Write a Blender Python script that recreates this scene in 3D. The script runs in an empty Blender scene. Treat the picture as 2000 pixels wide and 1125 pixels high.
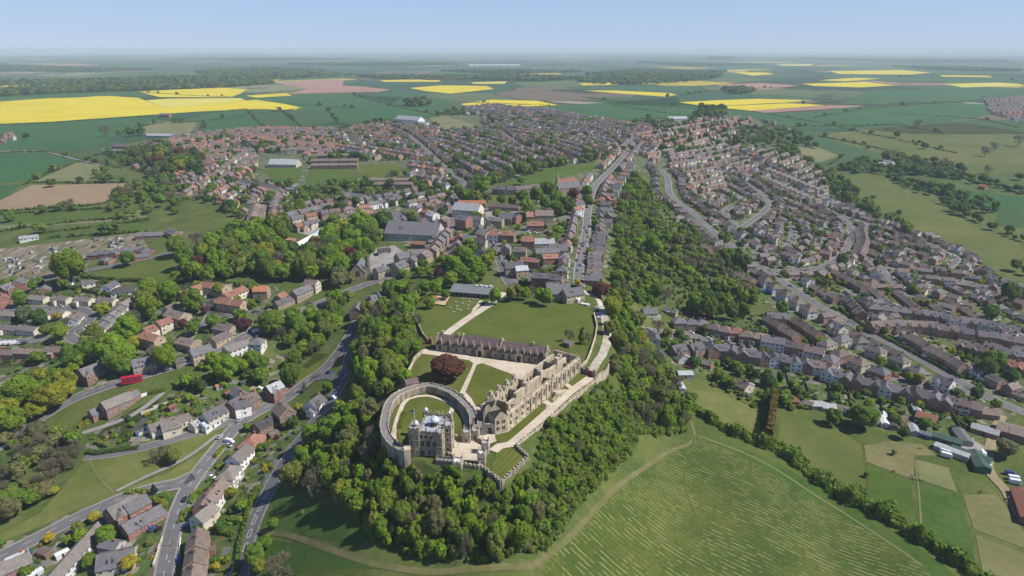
import bpy, math, random
import numpy as np
from mathutils import Vector, Matrix
random.seed(7); np.random.seed(7)
R = math.radians
S = bpy.context.scene
COL = S.collection
# ------------------------------------------------------------------ camera, sky, sun, exposure
CAM_Z = 150.0; PITCH = R(19.25); FPX = 2000*24/36.0
cam = bpy.data.objects.new('camera', bpy.data.cameras.new('camera')); COL.objects.link(cam)
cam.data.lens = 24; cam.data.sensor_width = 36; cam.data.clip_start = 1; cam.data.clip_end = 200000
cam.location = (0, 0, CAM_Z); cam.rotation_euler = (R(90)-PITCH, 0, 0); S.camera = cam
SUN_AZ = R(-10); SUN_EL = R(50)      # to the right of the view and a little behind the camera
W = bpy.data.worlds.new('World'); S.world = W; W.use_nodes = True
nt = W.node_tree; sky = nt.nodes.new('ShaderNodeTexSky'); sky.sky_type = 'NISHITA'; sky.sun_disc = False
sky.sun_elevation = SUN_EL; sky.sun_rotation = R(90)-SUN_AZ
sky.air_density = 1.0; sky.dust_density = 0.0; sky.ozone_density = 7.0; sky.altitude = 2000
tint = nt.nodes.new('ShaderNodeMix'); tint.data_type = 'RGBA'; tint.blend_type = 'MULTIPLY'; tint.inputs[0].default_value = 1; tint.inputs[7].default_value = (1.02, .92, 1.05, 1)
nt.links.new(sky.outputs[0], tint.inputs[6]); 
hm_ = nt.nodes.new('ShaderNodeMix'); hm_.data_type = 'RGBA'; hm_.inputs[7].default_value = (3.7, 5.0, 6.9, 1)   # the pale band of hazy air low in the sky
tcw = nt.nodes.new('ShaderNodeTexCoord'); sxw = nt.nodes.new('ShaderNodeSeparateXYZ'); mrw = nt.nodes.new('ShaderNodeMapRange'); mrw.inputs[1].default_value = .02; mrw.inputs[2].default_value = .3; mrw.inputs[3].default_value = .72; mrw.inputs[4].default_value = 0
nt.links.new(tcw.outputs['Generated'], sxw.inputs[0]); nt.links.new(sxw.outputs[2], mrw.inputs[0]); nt.links.new(mrw.outputs[0], hm_.inputs[0]); nt.links.new(tint.outputs[2], hm_.inputs[6]); nt.links.new(hm_.outputs[2], nt.nodes['Background'].inputs[0]); nt.nodes['Background'].inputs[1].default_value = 0.094
sun = bpy.data.objects.new('sun', bpy.data.lights.new('sun', 'SUN')); COL.objects.link(sun)
sun.data.energy = 4.8; sun.data.angle = R(0.5); sun.data.color = (1.0, 0.95, 0.87)
sd = Vector((math.cos(SUN_EL)*math.cos(SUN_AZ), math.cos(SUN_EL)*math.sin(SUN_AZ), math.sin(SUN_EL)))
sun.rotation_euler = sd.to_track_quat('Z', 'Y').to_euler()
S.view_settings.view_transform = 'Standard'; S.view_settings.look = 'None'
S.view_settings.exposure = 0.3; S.view_settings.gamma = 1.0
S.cycles.max_bounces = 6; S.cycles.diffuse_bounces = 2; S.cycles.glossy_bounces = 2
S.cycles.transmission_bounces = 2; S.cycles.transparent_max_bounces = 4; S.cycles.volume_bounces = 4
S.cycles.use_adaptive_sampling = False

# ------------------------------------------------------------------ terrain
FWD = np.array((0, math.cos(PITCH), -math.sin(PITCH))); UPV = np.array((0, math.sin(PITCH), math.cos(PITCH)))
def ray(px, py):
    d = FWD*FPX + UPV*(562.5-py); d = d.copy(); d[0] += px-1000; return d
def atz(px, py, z=0.0):
    d = ray(px, py); t = (z-CAM_Z)/d[2]; return (d[0]*t, d[1]*t)
CP = [(760,800,0),(850,750,0),(900,860,-.5),(1000,860,0),(1140,720,0),(850,690,0),(1070,700,0),(830,620,0),(1000,640,0),(1150,620,0),(950,580,0),
(1180,640,-1),(975,930,-2),(800,945,-8),(950,990,-8),(1080,880,-5),(1150,800,-8),(1080,980,-11),(850,1040,-13),(700,980,-17),(650,1000,-23),
(560,900,-36),(520,980,-40),(470,1090,-46),(700,880,-16),(690,790,-21),(680,740,-22),(640,760,-27),(705,630,-15),(730,600,-12),(760,570,-8),(800,520,-3),(870,470,0),(900,400,2),
(600,1060,-31),(850,1100,-20),(1050,1090,-19),(1300,900,-37),(1350,860,-38),(1250,1000,-31),(1500,1000,-43),(1100,1060,-22),(1800,1100,-50),(1600,950,-52),
(1750,950,-50),(1900,1000,-52),(1600,850,-47),(1420,780,-40),(1320,640,-34),(1280,600,-30),(1250,700,-22),(1400,660,-36),(1600,700,-42),(1800,780,-46),(1950,850,-48),
(1200,700,-9),(1230,760,-22),(1200,850,-21),(1300,800,-33),(1180,560,-2),(1160,450,0),(1170,400,2),(1220,300,3),(1240,550,-18),(1300,550,-26),(1220,480,-9),(1260,450,-18),
(1250,400,-11),(1290,380,-17),(1240,340,-3),(1300,330,-10),(1400,500,-31),(1500,560,-37),(1700,600,-42),(1900,600,-46),(1450,430,-27),(1600,450,-36),(1400,350,-18),(1500,330,-22),(1700,500,-40),
(1700,400,-37),(1900,430,-42),(1700,300,-22),(1900,300,-25),(1700,240,-8),(1950,230,-9),(1350,250,2),(1500,230,0),
(540,790,-37),(430,870,-42),(330,1080,-49),(100,1010,-50),(0,1080,-52),(250,740,-28),(60,830,-40),(400,700,-22),(500,650,-17),(600,700,-27),(620,760,-31),(300,820,-36),(200,930,-44),(100,900,-44),
(100,600,-24),(250,600,-18),(0,560,-26),(350,560,-12),(450,570,-10),(600,540,-8),(280,520,-14),(100,480,-18),(0,400,-20),(200,370,-10),(300,330,-4),(500,300,2),(100,280,-6),(100,220,4),
(600,450,-2),(500,400,0),(700,350,3),(800,300,5),(1000,250,8),(600,200,8),(1200,200,8),(1600,190,4),(100,180,8),(1000,170,8)]
def warp(x, y):
    s = np.maximum(y+120.0, 60.0)
    return x/s, 0.5*np.log(s/400.0)
cpw = np.array([atz(a, b, c) for a, b, c in CP]); cz = np.array([c for _, _, c in CP], float)
cu, cv = warp(cpw[:, 0], cpw[:, 1])
def tps(r2): return 0.5*r2*np.log(r2+1e-12)
n = len(CP); A = np.zeros((n+3, n+3))
A[:n, :n] = tps((cu[:, None]-cu)**2+(cv[:, None]-cv)**2)+np.eye(n)*1.5e-3
A[:n, n] = 1; A[:n, n+1] = cu; A[:n, n+2] = cv; A[n:, :n] = A[:n, n:].T
wts = np.linalg.solve(A, np.concatenate([cz, np.zeros(3)]))
def axis(lo, core0, core1, step, hi, g_lo, g_hi):
    c = list(np.arange(core0, core1+.1, step)); s = step; v = core1
    while v < hi: s *= g_hi; v += s; c.append(v)
    s = step; v = core0; pre = []
    while v > lo: s *= g_lo; v -= s; pre.append(v)
    return np.array(pre[::-1]+c)
XS = axis(-60000, -290, 290, 6, 60000, 1.045, 1.045); YS = axis(-400, 190, 720, 6, 60000, 1.2, 1.033)
GX, GY = np.meshgrid(XS, YS, indexing='ij')
PLAT = [(745,800),(760,770),(800,752),(790,740),(815,700),(812,640),(800,600),(850,568),(960,560),(1080,560),(1150,585),(1190,600),(1196,660),(1190,716),(1165,742),(1060,835),(1034,896),(980,946),(935,925),(860,912),(795,900),(765,872),(742,835)]
PLATW = np.array([atz(*p) for p in PLAT])
def seg_dist(px, py, poly):
    d = np.full(px.shape, 1e9); inside = np.zeros(px.shape, bool); m = len(poly)
    for i in range(m):
        ax, ay = poly[i]; bx, by = poly[(i+1) % m]
        t = np.clip(((px-ax)*(bx-ax)+(py-ay)*(by-ay))/((bx-ax)**2+(by-ay)**2), 0, 1)
        d = np.minimum(d, np.hypot(px-ax-t*(bx-ax), py-ay-t*(by-ay)))
        c = ((ay > py) != (by > py)); inside ^= c & (px < (bx-ax)*(py-ay)/(by-ay+1e-12)+ax)
    return np.where(inside, -d, d)
def terrain(x, y):
    u, v = warp(x, np.maximum(y, 150)); out = np.zeros(x.shape)
    for k in range(n): out += wts[k]*tps((u-cu[k])**2+(v-cv[k])**2)
    out += wts[n]+wts[n+1]*u+wts[n+2]*v
    out = np.clip(out, -58, 12)
    far = np.clip((np.hypot(x, y)-2600)/2500, 0, 1); far = far*far*(3-2*far)
    roll = 6+7*np.sin(x/1900+y/2700)+6*np.sin(y/1500-x/3300+1.3)+5*np.sin(x/900+1)*np.sin(y/1100)
    out = out*(1-far)+far*roll
    vf = np.clip((y-14000)/9000, 0, 1); out = out+vf*(18*np.sin(x/5200+2)+14*np.sin(x/2300+y/4000)+9*np.sin(x/1100+4))
    side = np.clip((np.abs(u)-.9)/.5, 0, 1); out = out*(1-side)+side*np.where(y < 1800, -40, 0)*1.0
    sdist = seg_dist(x, y, PLATW); out = out-2.8*np.exp(-np.maximum(sdist, 0)/16)*np.clip(-out/4, 0, 1); w = np.clip((sdist-.5)/5, 0, 1); w = w*w*(3-2*w)
    return out*w
GZ = np.zeros(GX.shape)
GZ[:] = terrain(GX, GY)
def hz(x, y):
    x = np.asarray(x, float); y = np.asarray(y, float)
    i = np.clip(np.searchsorted(XS, x)-1, 0, len(XS)-2); j = np.clip(np.searchsorted(YS, y)-1, 0, len(YS)-2)
    fx = (x-XS[i])/(XS[i+1]-XS[i]); fy = (y-YS[j])/(YS[j+1]-YS[j])
    a = GZ[i, j]; b = GZ[i+1, j]; c = GZ[i+1, j+1]; d = GZ[i, j+1]
    return np.where(fx >= fy, a+fx*(b-a)+fy*(c-b), a+fy*(d-a)+fx*(c-d))
TS = np.concatenate([np.geomspace(180, 2500, 420), np.geomspace(2550, 90000, 300)])
def gp(px, py, dz=0.0):
    """pixel of the photograph -> point on the ground (or dz above it)"""
    d = ray(px, py); d = d/np.linalg.norm(d)
    x = d[0]*TS; y = d[1]*TS; z = CAM_Z+d[2]*TS-hz(x, y)-dz
    k = np.argmax(z < 0)
    if z[k] >= 0: k = len(TS)-1
    lo, hi = TS[max(k-1, 0)], TS[k]
    for _ in range(18):
        m = .5*(lo+hi)
        if CAM_Z+d[2]*m-float(hz(d[0]*m, d[1]*m))-dz < 0: hi = m
        else: lo = m
    t = .5*(lo+hi); return (d[0]*t, d[1]*t)
def proj(x, y, z):
    v = np.array((x, y, z-CAM_Z)); dpt = v@FWD
    return 1000+FPX*v[0]/dpt, 562.5-FPX*(v@UPV)/dpt, dpt
def H(x, y): return float(hz(x, y))

# ------------------------------------------------------------------ materials
MATS = {}
def newmat(name):
    m = bpy.data.materials.new(name); m.use_nodes = True; MATS[name] = m
    t = m.node_tree; b = t.nodes['Principled BSDF']; b.inputs['Roughness'].default_value = .85
    b.inputs['Specular IOR Level'].default_value = .2
    return m, t, b
def N(t, kind, **kw):
    nd = t.nodes.new('ShaderNode'+kind)
    for k, v in kw.items():
        if k in nd.inputs: nd.inputs[k].default_value = v
        else: setattr(nd, k, v)
    return nd
def c4(c): return (c[0], c[1], c[2], 1)
def noise(t, vec, size, detail=3, rough=.55):
    nd = N(t, 'TexNoise'); nd.inputs['Scale'].default_value = 1.0/size; nd.inputs['Detail'].default_value = detail; nd.inputs['Roughness'].default_value = rough
    t.links.new(vec, nd.inputs['Vector']); return nd.outputs['Fac']
def ramp(t, fac, stops, interp='LINEAR'):
    nd = N(t, 'ValToRGB'); cr = nd.color_ramp; cr.interpolation = interp
    while len(cr.elements) < len(stops): cr.elements.new(.5)
    for e, (p, c) in zip(cr.elements, stops): e.position = p; e.color = c4(c)
    t.links.new(fac, nd.inputs[0]); return nd.outputs[0]
def mixc(t, a, b, fac, mode='MIX'):
    nd = N(t, 'Mix'); nd.data_type = 'RGBA'; nd.blend_type = mode
    for s, v in ((nd.inputs['Factor'], fac), (nd.inputs['A'], a), (nd.inputs['B'], b)): pass
    def put(sock, v):
        if isinstance(v, bpy.types.NodeSocket): t.links.new(v, sock)
        elif isinstance(v, (int, float)): sock.default_value = v
        else: sock.default_value = c4(v)
    put(nd.inputs[0], fac); put(nd.inputs[6], a); put(nd.inputs[7], b)
    return nd.outputs[2]
def math_(t, op, a, b=None, c=None):
    nd = N(t, 'Math', operation=op)
    for k, v in enumerate((a, b, c)):
        if v is None: continue
        if isinstance(v, bpy.types.NodeSocket): t.links.new(v, nd.inputs[k])
        else: nd.inputs[k].default_value = v
    return nd.outputs[0]
def pos(t): return N(t, 'NewGeometry').outputs['Position']
def coord_along(t, ang, origin=(0, 0)):
    """signed distance in metres across lines that run at angle ang"""
    s = N(t, 'SeparateXYZ'); t.links.new(pos(t), s.inputs[0])
    a = math_(t, 'MULTIPLY', s.outputs[0], -math.sin(ang)); b = math_(t, 'MULTIPLY', s.outputs[1], math.cos(ang))
    return math_(t, 'ADD', a, b), s
def gmat(name, cols, big=30, mid=5, fine=.8, stripe=None, rough=.95):
    """ground: three noise scales over a colour ramp, optional mowing/crop stripes (angle, width, strength)"""
    m, t, b = newmat(name); P = pos(t)
    f = math_(t, 'ADD', math_(t, 'MULTIPLY', noise(t, P, big, 4), .5), math_(t, 'ADD', math_(t, 'MULTIPLY', noise(t, P, mid, 3), .32), math_(t, 'MULTIPLY', noise(t, P, fine, 2), .18)))
    k = len(cols); lo, hi = .36, .64
    col = ramp(t, f, [(lo+(hi-lo)*i/(k-1), c) for i, c in enumerate(cols)])
    if stripe:
        ang, wid, st = stripe
        d, _ = coord_along(t, ang)
        w = math_(t, 'MULTIPLY_ADD', math_(t, 'SINE', math_(t, 'MULTIPLY', d, math.pi/wid)), .5, .5)
        col = mixc(t, col, tuple(v*(1-st) for v in cols[len(cols)//2]), math_(t, 'MULTIPLY', w, .6))
    t.links.new(col, b.inputs['Base Color']); b.inputs['Roughness'].default_value = rough
    return m

# ------------------------------------------------------------------ objects
def tag(o, label=None, cat=None, group=None, kind=None):
    if label: o['label'] = label
    if cat: o['category'] = cat
    if group: o['group'] = group
    if kind: o['kind'] = kind
    return o
def link(o, parent=None):
    COL.objects.link(o)
    if parent is not None: o.parent = parent
    return o
def empty(name, loc, rz=0.0, scale=1.0):
    o = bpy.data.objects.new(name, None); o.location = loc; o.rotation_euler = (0, 0, rz); o.scale = (scale,)*3
    o.empty_display_size = .5; COL.objects.link(o); return o
def mobj(name, me, parent=None, loc=None):
    o = bpy.data.objects.new(name, me); COL.objects.link(o)
    if parent is not None: o.parent = parent
    if loc is not None: o.location = loc
    return o
class MB:
    """collects polygons with material slots"""
    def __init__(s): s.v = []; s.f = []; s.m = []; s.mats = []
    def slot(s, mat):
        if mat not in s.mats: s.mats.append(mat)
        return s.mats.index(mat)
    def poly(s, pts, mat):
        k = len(s.v); s.v.extend(pts); s.f.append(tuple(range(k, k+len(pts)))); s.m.append(s.slot(mat))
    def prism(s, base, z0, z1, mat, top=True, bottom=False, topmat=None):
        """base: ccw xy list"""
        nb = len(base); k = len(s.v); sl = s.slot(mat)
        z1s = z1 if hasattr(z1, '__len__') else [z1]*nb; z0s = z0 if hasattr(z0, '__len__') else [z0]*nb
        s.v.extend([(x, y, z0s[i]) for i, (x, y) in enumerate(base)]); s.v.extend([(x, y, z1s[i]) for i, (x, y) in enumerate(base)])
        for i in range(nb):
            j = (i+1) % nb; s.f.append((k+i, k+j, k+nb+j, k+nb+i)); s.m.append(sl)
        if top: s.f.append(tuple(k+nb+i for i in range(nb))); s.m.append(s.slot(topmat) if topmat else sl)
        if bottom: s.f.append(tuple(k+i for i in reversed(range(nb)))); s.m.append(sl)
    def box(s, x0, x1, y0, y1, z0, z1, mat, topmat=None):
        s.prism([(x0, y0), (x1, y0), (x1, y1), (x0, y1)], z0, z1, mat, True, True, topmat)
    def obox(s, cx, cy, w, d, z0, z1, mat, ang=0, topmat=None):
        c, q = math.cos(ang), math.sin(ang)
        s.prism([(cx+c*a-q*b, cy+q*a+c*b) for a, b in ((-w/2, -d/2), (w/2, -d/2), (w/2, d/2), (-w/2, d/2))], z0, z1, mat, True, True, topmat)
    def tube(s, path, rad, mat, seg=6, cap=True):
        rings = []; sl = s.slot(mat); rr = rad if hasattr(rad, '__len__') else [rad]*len(path)
        for i, p in enumerate(path):
            p = Vector(p); a = Vector(path[max(i-1, 0)]); b = Vector(path[min(i+1, len(path)-1)]); d = (b-a).normalized()
            u = d.orthogonal().normalized(); w = d.cross(u); k = len(s.v)
            s.v.extend([tuple(p+(u*math.cos(2*math.pi*q/seg)+w*math.sin(2*math.pi*q/seg))*rr[i]) for q in range(seg)]); rings.append(k)
        for a, b in zip(rings, rings[1:]):
            for q in range(seg): s.f.append((a+q, a+(q+1) % seg, b+(q+1) % seg, b+q)); s.m.append(sl)
        if cap:
            s.f.append(tuple(rings[-1]+q for q in range(seg))); s.m.append(sl)
    def lathe(s, prof, cx, cy, mat, seg=10):
        """prof: (radius, z) list"""
        sl = s.slot(mat); k = len(s.v)
        for r, z in prof: s.v.extend([(cx+r*math.cos(2*math.pi*q/seg), cy+r*math.sin(2*math.pi*q/seg), z) for q in range(seg)])
        for i in range(len(prof)-1):
            for q in range(seg): a = k+i*seg; b = a+seg; s.f.append((a+q, a+(q+1) % seg, b+(q+1) % seg, b+q)); s.m.append(sl)
        s.f.append(tuple(k+(len(prof)-1)*seg+q for q in range(seg))); s.m.append(sl)
    def mesh(s, name, smooth=False):
        me = bpy.data.meshes.new(name); me.from_pydata(s.v, [], s.f)
        for m in s.mats: me.materials.append(MATS[m])
        me.polygons.foreach_set('material_index', s.m)
        if smooth: me.polygons.foreach_set('use_smooth', [True]*len(s.f))
        me.update(); return me
    def obj(s, name, parent=None, loc=None, smooth=False): return mobj(name, s.mesh(name, smooth), parent, loc)

# ------------------------------------------------------------------ draped ground sheets
def clip(poly, a, b, c):
    """keep a*x+b*y<=c"""
    out = []; k = len(poly)
    if not k: return out
    pv = poly[-1]; pd = a*pv[0]+b*pv[1]-c
    for q in poly:
        d = a*q[0]+b*q[1]-c
        if (d <= 0) != (pd <= 0):
            t = pd/(pd-d); out.append((pv[0]+t*(q[0]-pv[0]), pv[1]+t*(q[1]-pv[1])))
        if d <= 0: out.append(q)
        pv, pd = q, d
    return out
def area2(p): return sum(p[i-1][0]*p[i][1]-p[i][0]*p[i-1][1] for i in range(len(p)))
def drape(name, polys, mat, layer, kind='structure', lift=None):
    verts = []; faces = []; key = {}
    def vid(p):
        k = (round(p[0], 3), round(p[1], 3))
        if k not in key: key[k] = len(verts); verts.append(p)
        return key[k]
    for poly in polys:
        poly = [tuple(map(float, p)) for p in poly]
        if area2(poly) < 0: poly = poly[::-1]
        y0 = min(p[1] for p in poly); y1 = max(p[1] for p in poly)
        j = max(int(np.searchsorted(YS, y0))-1, 0); rem = poly
        while rem and YS[j] < y1 and j < len(YS)-1:
            yt = YS[j+1]; strip = clip(rem, 0, 1, yt); rem = clip(rem, 0, -1, -yt)
            if len(strip) > 2:
                x0 = min(p[0] for p in strip); x1 = max(p[0] for p in strip)
                i = max(int(np.searchsorted(XS, x0))-1, 0); r2 = strip
                while r2 and XS[i] < x1 and i < len(XS)-1:
                    xt = XS[i+1]; cell = clip(r2, 1, 0, xt); r2 = clip(r2, -1, 0, -xt)
                    if len(cell) > 2:
                        sx, sy = XS[i+1]-XS[i], YS[j+1]-YS[j]; a, b = -sy, sx; c = a*XS[i]+b*YS[j]
                        for pc in (clip(cell, a, b, c), clip(cell, -a, -b, -c)):
                            if len(pc) > 2 and area2(pc) > 1e-3:
                                ids = []
                                for p in pc:
                                    q = vid(p)
                                    if q not in ids: ids.append(q)
                                if len(ids) > 2: faces.append(ids)
                    i += 1
            j += 1
    if not faces: return None
    va = np.array(verts); z = hz(va[:, 0], va[:, 1]); dist = np.hypot(va[:, 0], va[:, 1])
    z = z+(lift if lift is not None else layer*(.03+dist*8e-5))
    me = bpy.data.meshes.new(name); me.from_pydata(np.column_stack([va, z]).tolist(), [], faces)
    me.materials.append(MATS[mat]); me.polygons.foreach_set('use_smooth', [True]*len(faces)); me.update()
    o = mobj(name, me); o['kind'] = kind; return o
def smooth_line(pts, step=6.0, closed=False):
    """Catmull-Rom through world points"""
    out = []; m = len(pts)
    rng = range(m) if closed else range(m-1)
    for i in rng:
        p0 = pts[(i-1) % m] if closed or i > 0 else pts[i]; p1 = pts[i]; p2 = pts[(i+1) % m]; p3 = pts[(i+2) % m] if closed or i+2 < m else p2
        L = math.dist(p1, p2); k = max(1, int(L/step))
        for q in range(k):
            t = q/k; out.append(tuple(.5*((2*p1[a])+(-p0[a]+p2[a])*t+(2*p0[a]-5*p1[a]+4*p2[a]-p3[a])*t*t+(-p0[a]+3*p1[a]-3*p2[a]+p3[a])*t**3) for a in (0, 1)))
    if not closed: out.append(tuple(pts[-1]))
    return out
def offset_line(pts, off):
    out = []
    for i in range(len(pts)):
        a = pts[max(i-1, 0)]; b = pts[min(i+1, len(pts)-1)]; dx, dy = b[0]-a[0], b[1]-a[1]; L = math.hypot(dx, dy) or 1
        out.append((pts[i][0]-dy/L*off, pts[i][1]+dx/L*off))
    return out
def ribbon(pts, w, off=0.0):
    l = offset_line(pts, off+w/2); r = offset_line(pts, off-w/2)
    return [[r[i], r[i+1], l[i+1], l[i]] for i in range(len(pts)-1)]
def W_(pts, dz=0.0): return [gp(a, b, dz) for a, b in pts]
def poly_px(pts, sm=True, step=8):
    w = W_(pts)
    far = max(p[1] for p in w)
    return smooth_line(w, max(step, far/120), True) if sm else w
def dirpx(a, b):
    p, q = gp(*a), gp(*b); return math.atan2(q[1]-p[1], q[0]-p[0])
def inpoly(x, y, poly):
    c = False; m = len(poly)
    for i in range(m):
        ax, ay = poly[i]; bx, by = poly[i-1]
        if (ay > y) != (by > y) and x < (bx-ax)*(y-ay)/(by-ay)+ax: c = not c
    return c
# ------------------------------------------------------------------ ground materials
def ground_material():
    """rough pasture near, a patchwork of fields with hedge lines far off"""
    m, t, b = newmat('terrain'); P = pos(t)
    near = ramp(t, math_(t, 'ADD', math_(t, 'MULTIPLY', noise(t, P, 28, 4), .6), math_(t, 'MULTIPLY', noise(t, P, 2.5, 3), .4)),
                [(.34, (.045, .072, .014)), (.5, (.076, .104, .022)), (.66, (.13, .132, .042))])
    wob = N(t, 'VectorMath', operation='MULTIPLY_ADD'); ns = N(t, 'TexNoise'); ns.inputs['Scale'].default_value = 1/500
    t.links.new(P, ns.inputs['Vector']); t.links.new(ns.outputs['Color'], wob.inputs[0]); wob.inputs[1].default_value = (160, 160, 0); t.links.new(P, wob.inputs[2])
    flat = N(t, 'VectorMath', operation='MULTIPLY'); flat.inputs[1].default_value = (1, 1, 0); t.links.new(wob.outputs[0], flat.inputs[0])
    def vor(size, feat):
        v = N(t, 'TexVoronoi'); v.feature = feat; v.inputs['Scale'].default_value = 1/size; v.inputs['Randomness'].default_value = .85; t.links.new(flat.outputs[0], v.inputs['Vector']); return v
    v1 = vor(430, 'F1'); sp = N(t, 'SeparateColor'); t.links.new(v1.outputs['Color'], sp.inputs[0])
    fcol = ramp(t, sp.outputs[0], [(0, (.028, .075, .03)), (.2, (.04, .1, .035)), (.36, (.06, .105, .03)), (.5, (.03, .08, .035)), (.62, (.1, .13, .045)), (.74, (.15, .11, .075)), (.83, (.05, .11, .03)), (.9, (.2, .2, .1)), (.94, (.28, .25, .18)), (.97, (.45, .36, .03))], 'CONSTANT')
    fcol = mixc(t, fcol, (.03, .05, .02), math_(t, 'MULTIPLY', noise(t, P, 60, 4), .35))
    v2 = vor(430, 'DISTANCE_TO_EDGE')
    hed = math_(t, 'LESS_THAN', v2.outputs['Distance'], .012)
    fcol = mixc(t, fcol, (.02, .035, .014), hed)
    # blocks of woodland and scrub in the far country
    wood = math_(t, 'GREATER_THAN', noise(t, P, 900, 5, .6), .56)
    fcol = mixc(t, fcol, ramp(t, noise(t, P, 30, 3), [(.35, (.018, .034, .016)), (.7, (.04, .06, .025))]), wood)
    s = N(t, 'SeparateXYZ'); t.links.new(P, s.inputs[0])
    far = N(t, 'MapRange'); far.inputs['From Min'].default_value = 900; far.inputs['From Max'].default_value = 1250; t.links.new(s.outputs[1], far.inputs['Value'])
    t.links.new(mixc(t, near, fcol, far.outputs[0]), b.inputs['Base Color']); b.inputs['Roughness'].default_value = 1
ground_material()
gmat('lawn', [(0.064, 0.091, 0.013), (0.086, 0.111, 0.017), (0.113, 0.122, 0.023)], 22, 4, .7)
gmat('castle_lawn', [(0.062, 0.079, 0.010), (0.095, 0.114, 0.016), (.15, .142, .04)], 30, 6, .6, (R(60), 1.1, .26))
gmat('parched', [(.08, .112, .02), (.12, .134, .034), (.17, .155, .058)], 18, 4, .8)
gmat('meadow', [(0.032, 0.067, 0.010), (0.050, 0.095, 0.014), (0.082, 0.107, 0.025)], 16, 3, .7)
gmat('pasture', [(0.068, 0.095, 0.020), (0.091, 0.111, 0.025), (0.136, 0.126, 0.039)], 60, 9, 1.2)
gmat('sward', [(0.045, 0.083, 0.011), (0.064, 0.103, 0.014), (0.091, 0.111, 0.025)], 26, 5, 1)
gmat('dry_paddock', [(.11, .122, .04), (.15, .143, .06), (.2, .175, .085)], 22, 4, .7)
gmat('crop', [(.024, .08, .022), (.034, .1, .027), (.046, .112, .034)], 140, 30, 4, (R(20), 9, .12))
gmat('crop_mid', [(0.032, 0.075, 0.020), (0.041, 0.087, 0.024), (0.054, 0.095, 0.029)], 120, 25, 3, (R(75), 8, .12))
gmat('rape', [(.44, .37, .012), (.58, .47, .018), (.62, .51, .04)], 160, 30, 4, (R(10), 14, .16))
gmat('rape_pale', [(.45, .4, .06), (.52, .46, .08), (.55, .5, .1)], 160, 30, 4)
gmat('ploughed', [(.22, .155, .09), (.27, .19, .115), (.3, .23, .14)], 60, 14, 2.5, (R(60), 5, .12))
gmat('red_soil', [(.27, .15, .11), (.31, .175, .135), (.34, .2, .15)], 160, 40, 5)
gmat('stubble', [(.11, .13, .05), (.15, .16, .065), (.2, .17, .09)], 70, 14, 2)
gmat('asphalt', [(.105, .102, .103), (.13, .126, .128), (.16, .155, .155)], 24, 3, .6)
gmat('footway', [(.2, .185, .175), (.25, .23, .215), (.29, .265, .25)], 14, 2.5, .6)
gmat('gravel', [(.4, .33, .25), (.5, .43, .34), (.58, .51, .41)], 9, 2, .5)
gmat('dirt', [(.2, .17, .09), (.26, .21, .12), (.3, .26, .16)], 10, 2.5, .6)
gmat('worn', [(.1, .11, .034), (.13, .125, .05), (.17, .15, .075)], 10, 2.5, .6)
gmat('chalk', [(.24, .21, .13), (.4, .36, .28), (.54, .5, .43)], 10, 2.5, .7)
gmat('paving', [(.2, .19, .19), (.27, .25, .24), (.36, .32, .29)], 8, 2, .5)
gmat('sand', [(.38, .28, .17), (.44, .33, .2), (.5, .38, .25)], 8, 2, .5)
gmat('flagstone', [(.2, .185, .18), (.24, .22, .215), (.28, .26, .25)], 8, 2, .5)
gmat('scrub_floor', [(.04, .07, .016), (.07, .1, .025), (.12, .125, .045)], 12, 3, .7)
def garden_material():
    """back gardens: lawns, beds, paving and gravel, plot by plot"""
    m, t, b = newmat('garden_ground'); P = pos(t)
    fl = N(t, 'VectorMath', operation='MULTIPLY'); fl.inputs[1].default_value = (1, 1, 0); t.links.new(P, fl.inputs[0])
    v = N(t, 'TexVoronoi'); v.distance = 'CHEBYCHEV'; v.inputs['Scale'].default_value = 1/3.4; t.links.new(fl.outputs[0], v.inputs['Vector'])
    sp = N(t, 'SeparateColor'); t.links.new(v.outputs['Color'], sp.inputs[0])
    c = ramp(t, sp.outputs[0], [(0, (.06, .11, .02)), (.24, (.08, .13, .03)), (.36, (.045, .075, .018)), (.52, (.2, .185, .17)), (.64, (.09, .12, .03)), (.72, (.3, .25, .2)), (.78, (.13, .1, .065)), (.88, (.11, .14, .04)), (.95, (.17, .165, .17))], 'CONSTANT')
    c = mixc(t, c, (.05, .065, .02), math_(t, 'MULTIPLY', noise(t, P, 2.2, 3), .55))
    t.links.new(c, b.inputs['Base Color'])
garden_material()
def allotment_material():
    m, t, b = newmat('allotment_ground'); P = pos(t)
    fl = N(t, 'VectorMath', operation='MULTIPLY'); fl.inputs[1].default_value = (1, .45, 0); t.links.new(P, fl.inputs[0])
    v = N(t, 'TexVoronoi'); v.distance = 'CHEBYCHEV'; v.inputs['Scale'].default_value = 1/3.4; t.links.new(fl.outputs[0], v.inputs['Vector'])
    sp = N(t, 'SeparateColor'); t.links.new(v.outputs['Color'], sp.inputs[0])
    c = ramp(t, sp.outputs[0], [(0, (.2, .15, .11)), (.35, (.25, .2, .15)), (.55, (.1, .12, .04)), (.72, (.3, .24, .19)), (.85, (.07, .1, .03)), (.96, (.4, .4, .38))], 'CONSTANT')
    c = mixc(t, c, (.12, .11, .06), math_(t, 'MULTIPLY', noise(t, P, 2, 3), .6))
    t.links.new(c, b.inputs['Base Color'])
allotment_material()
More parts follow.
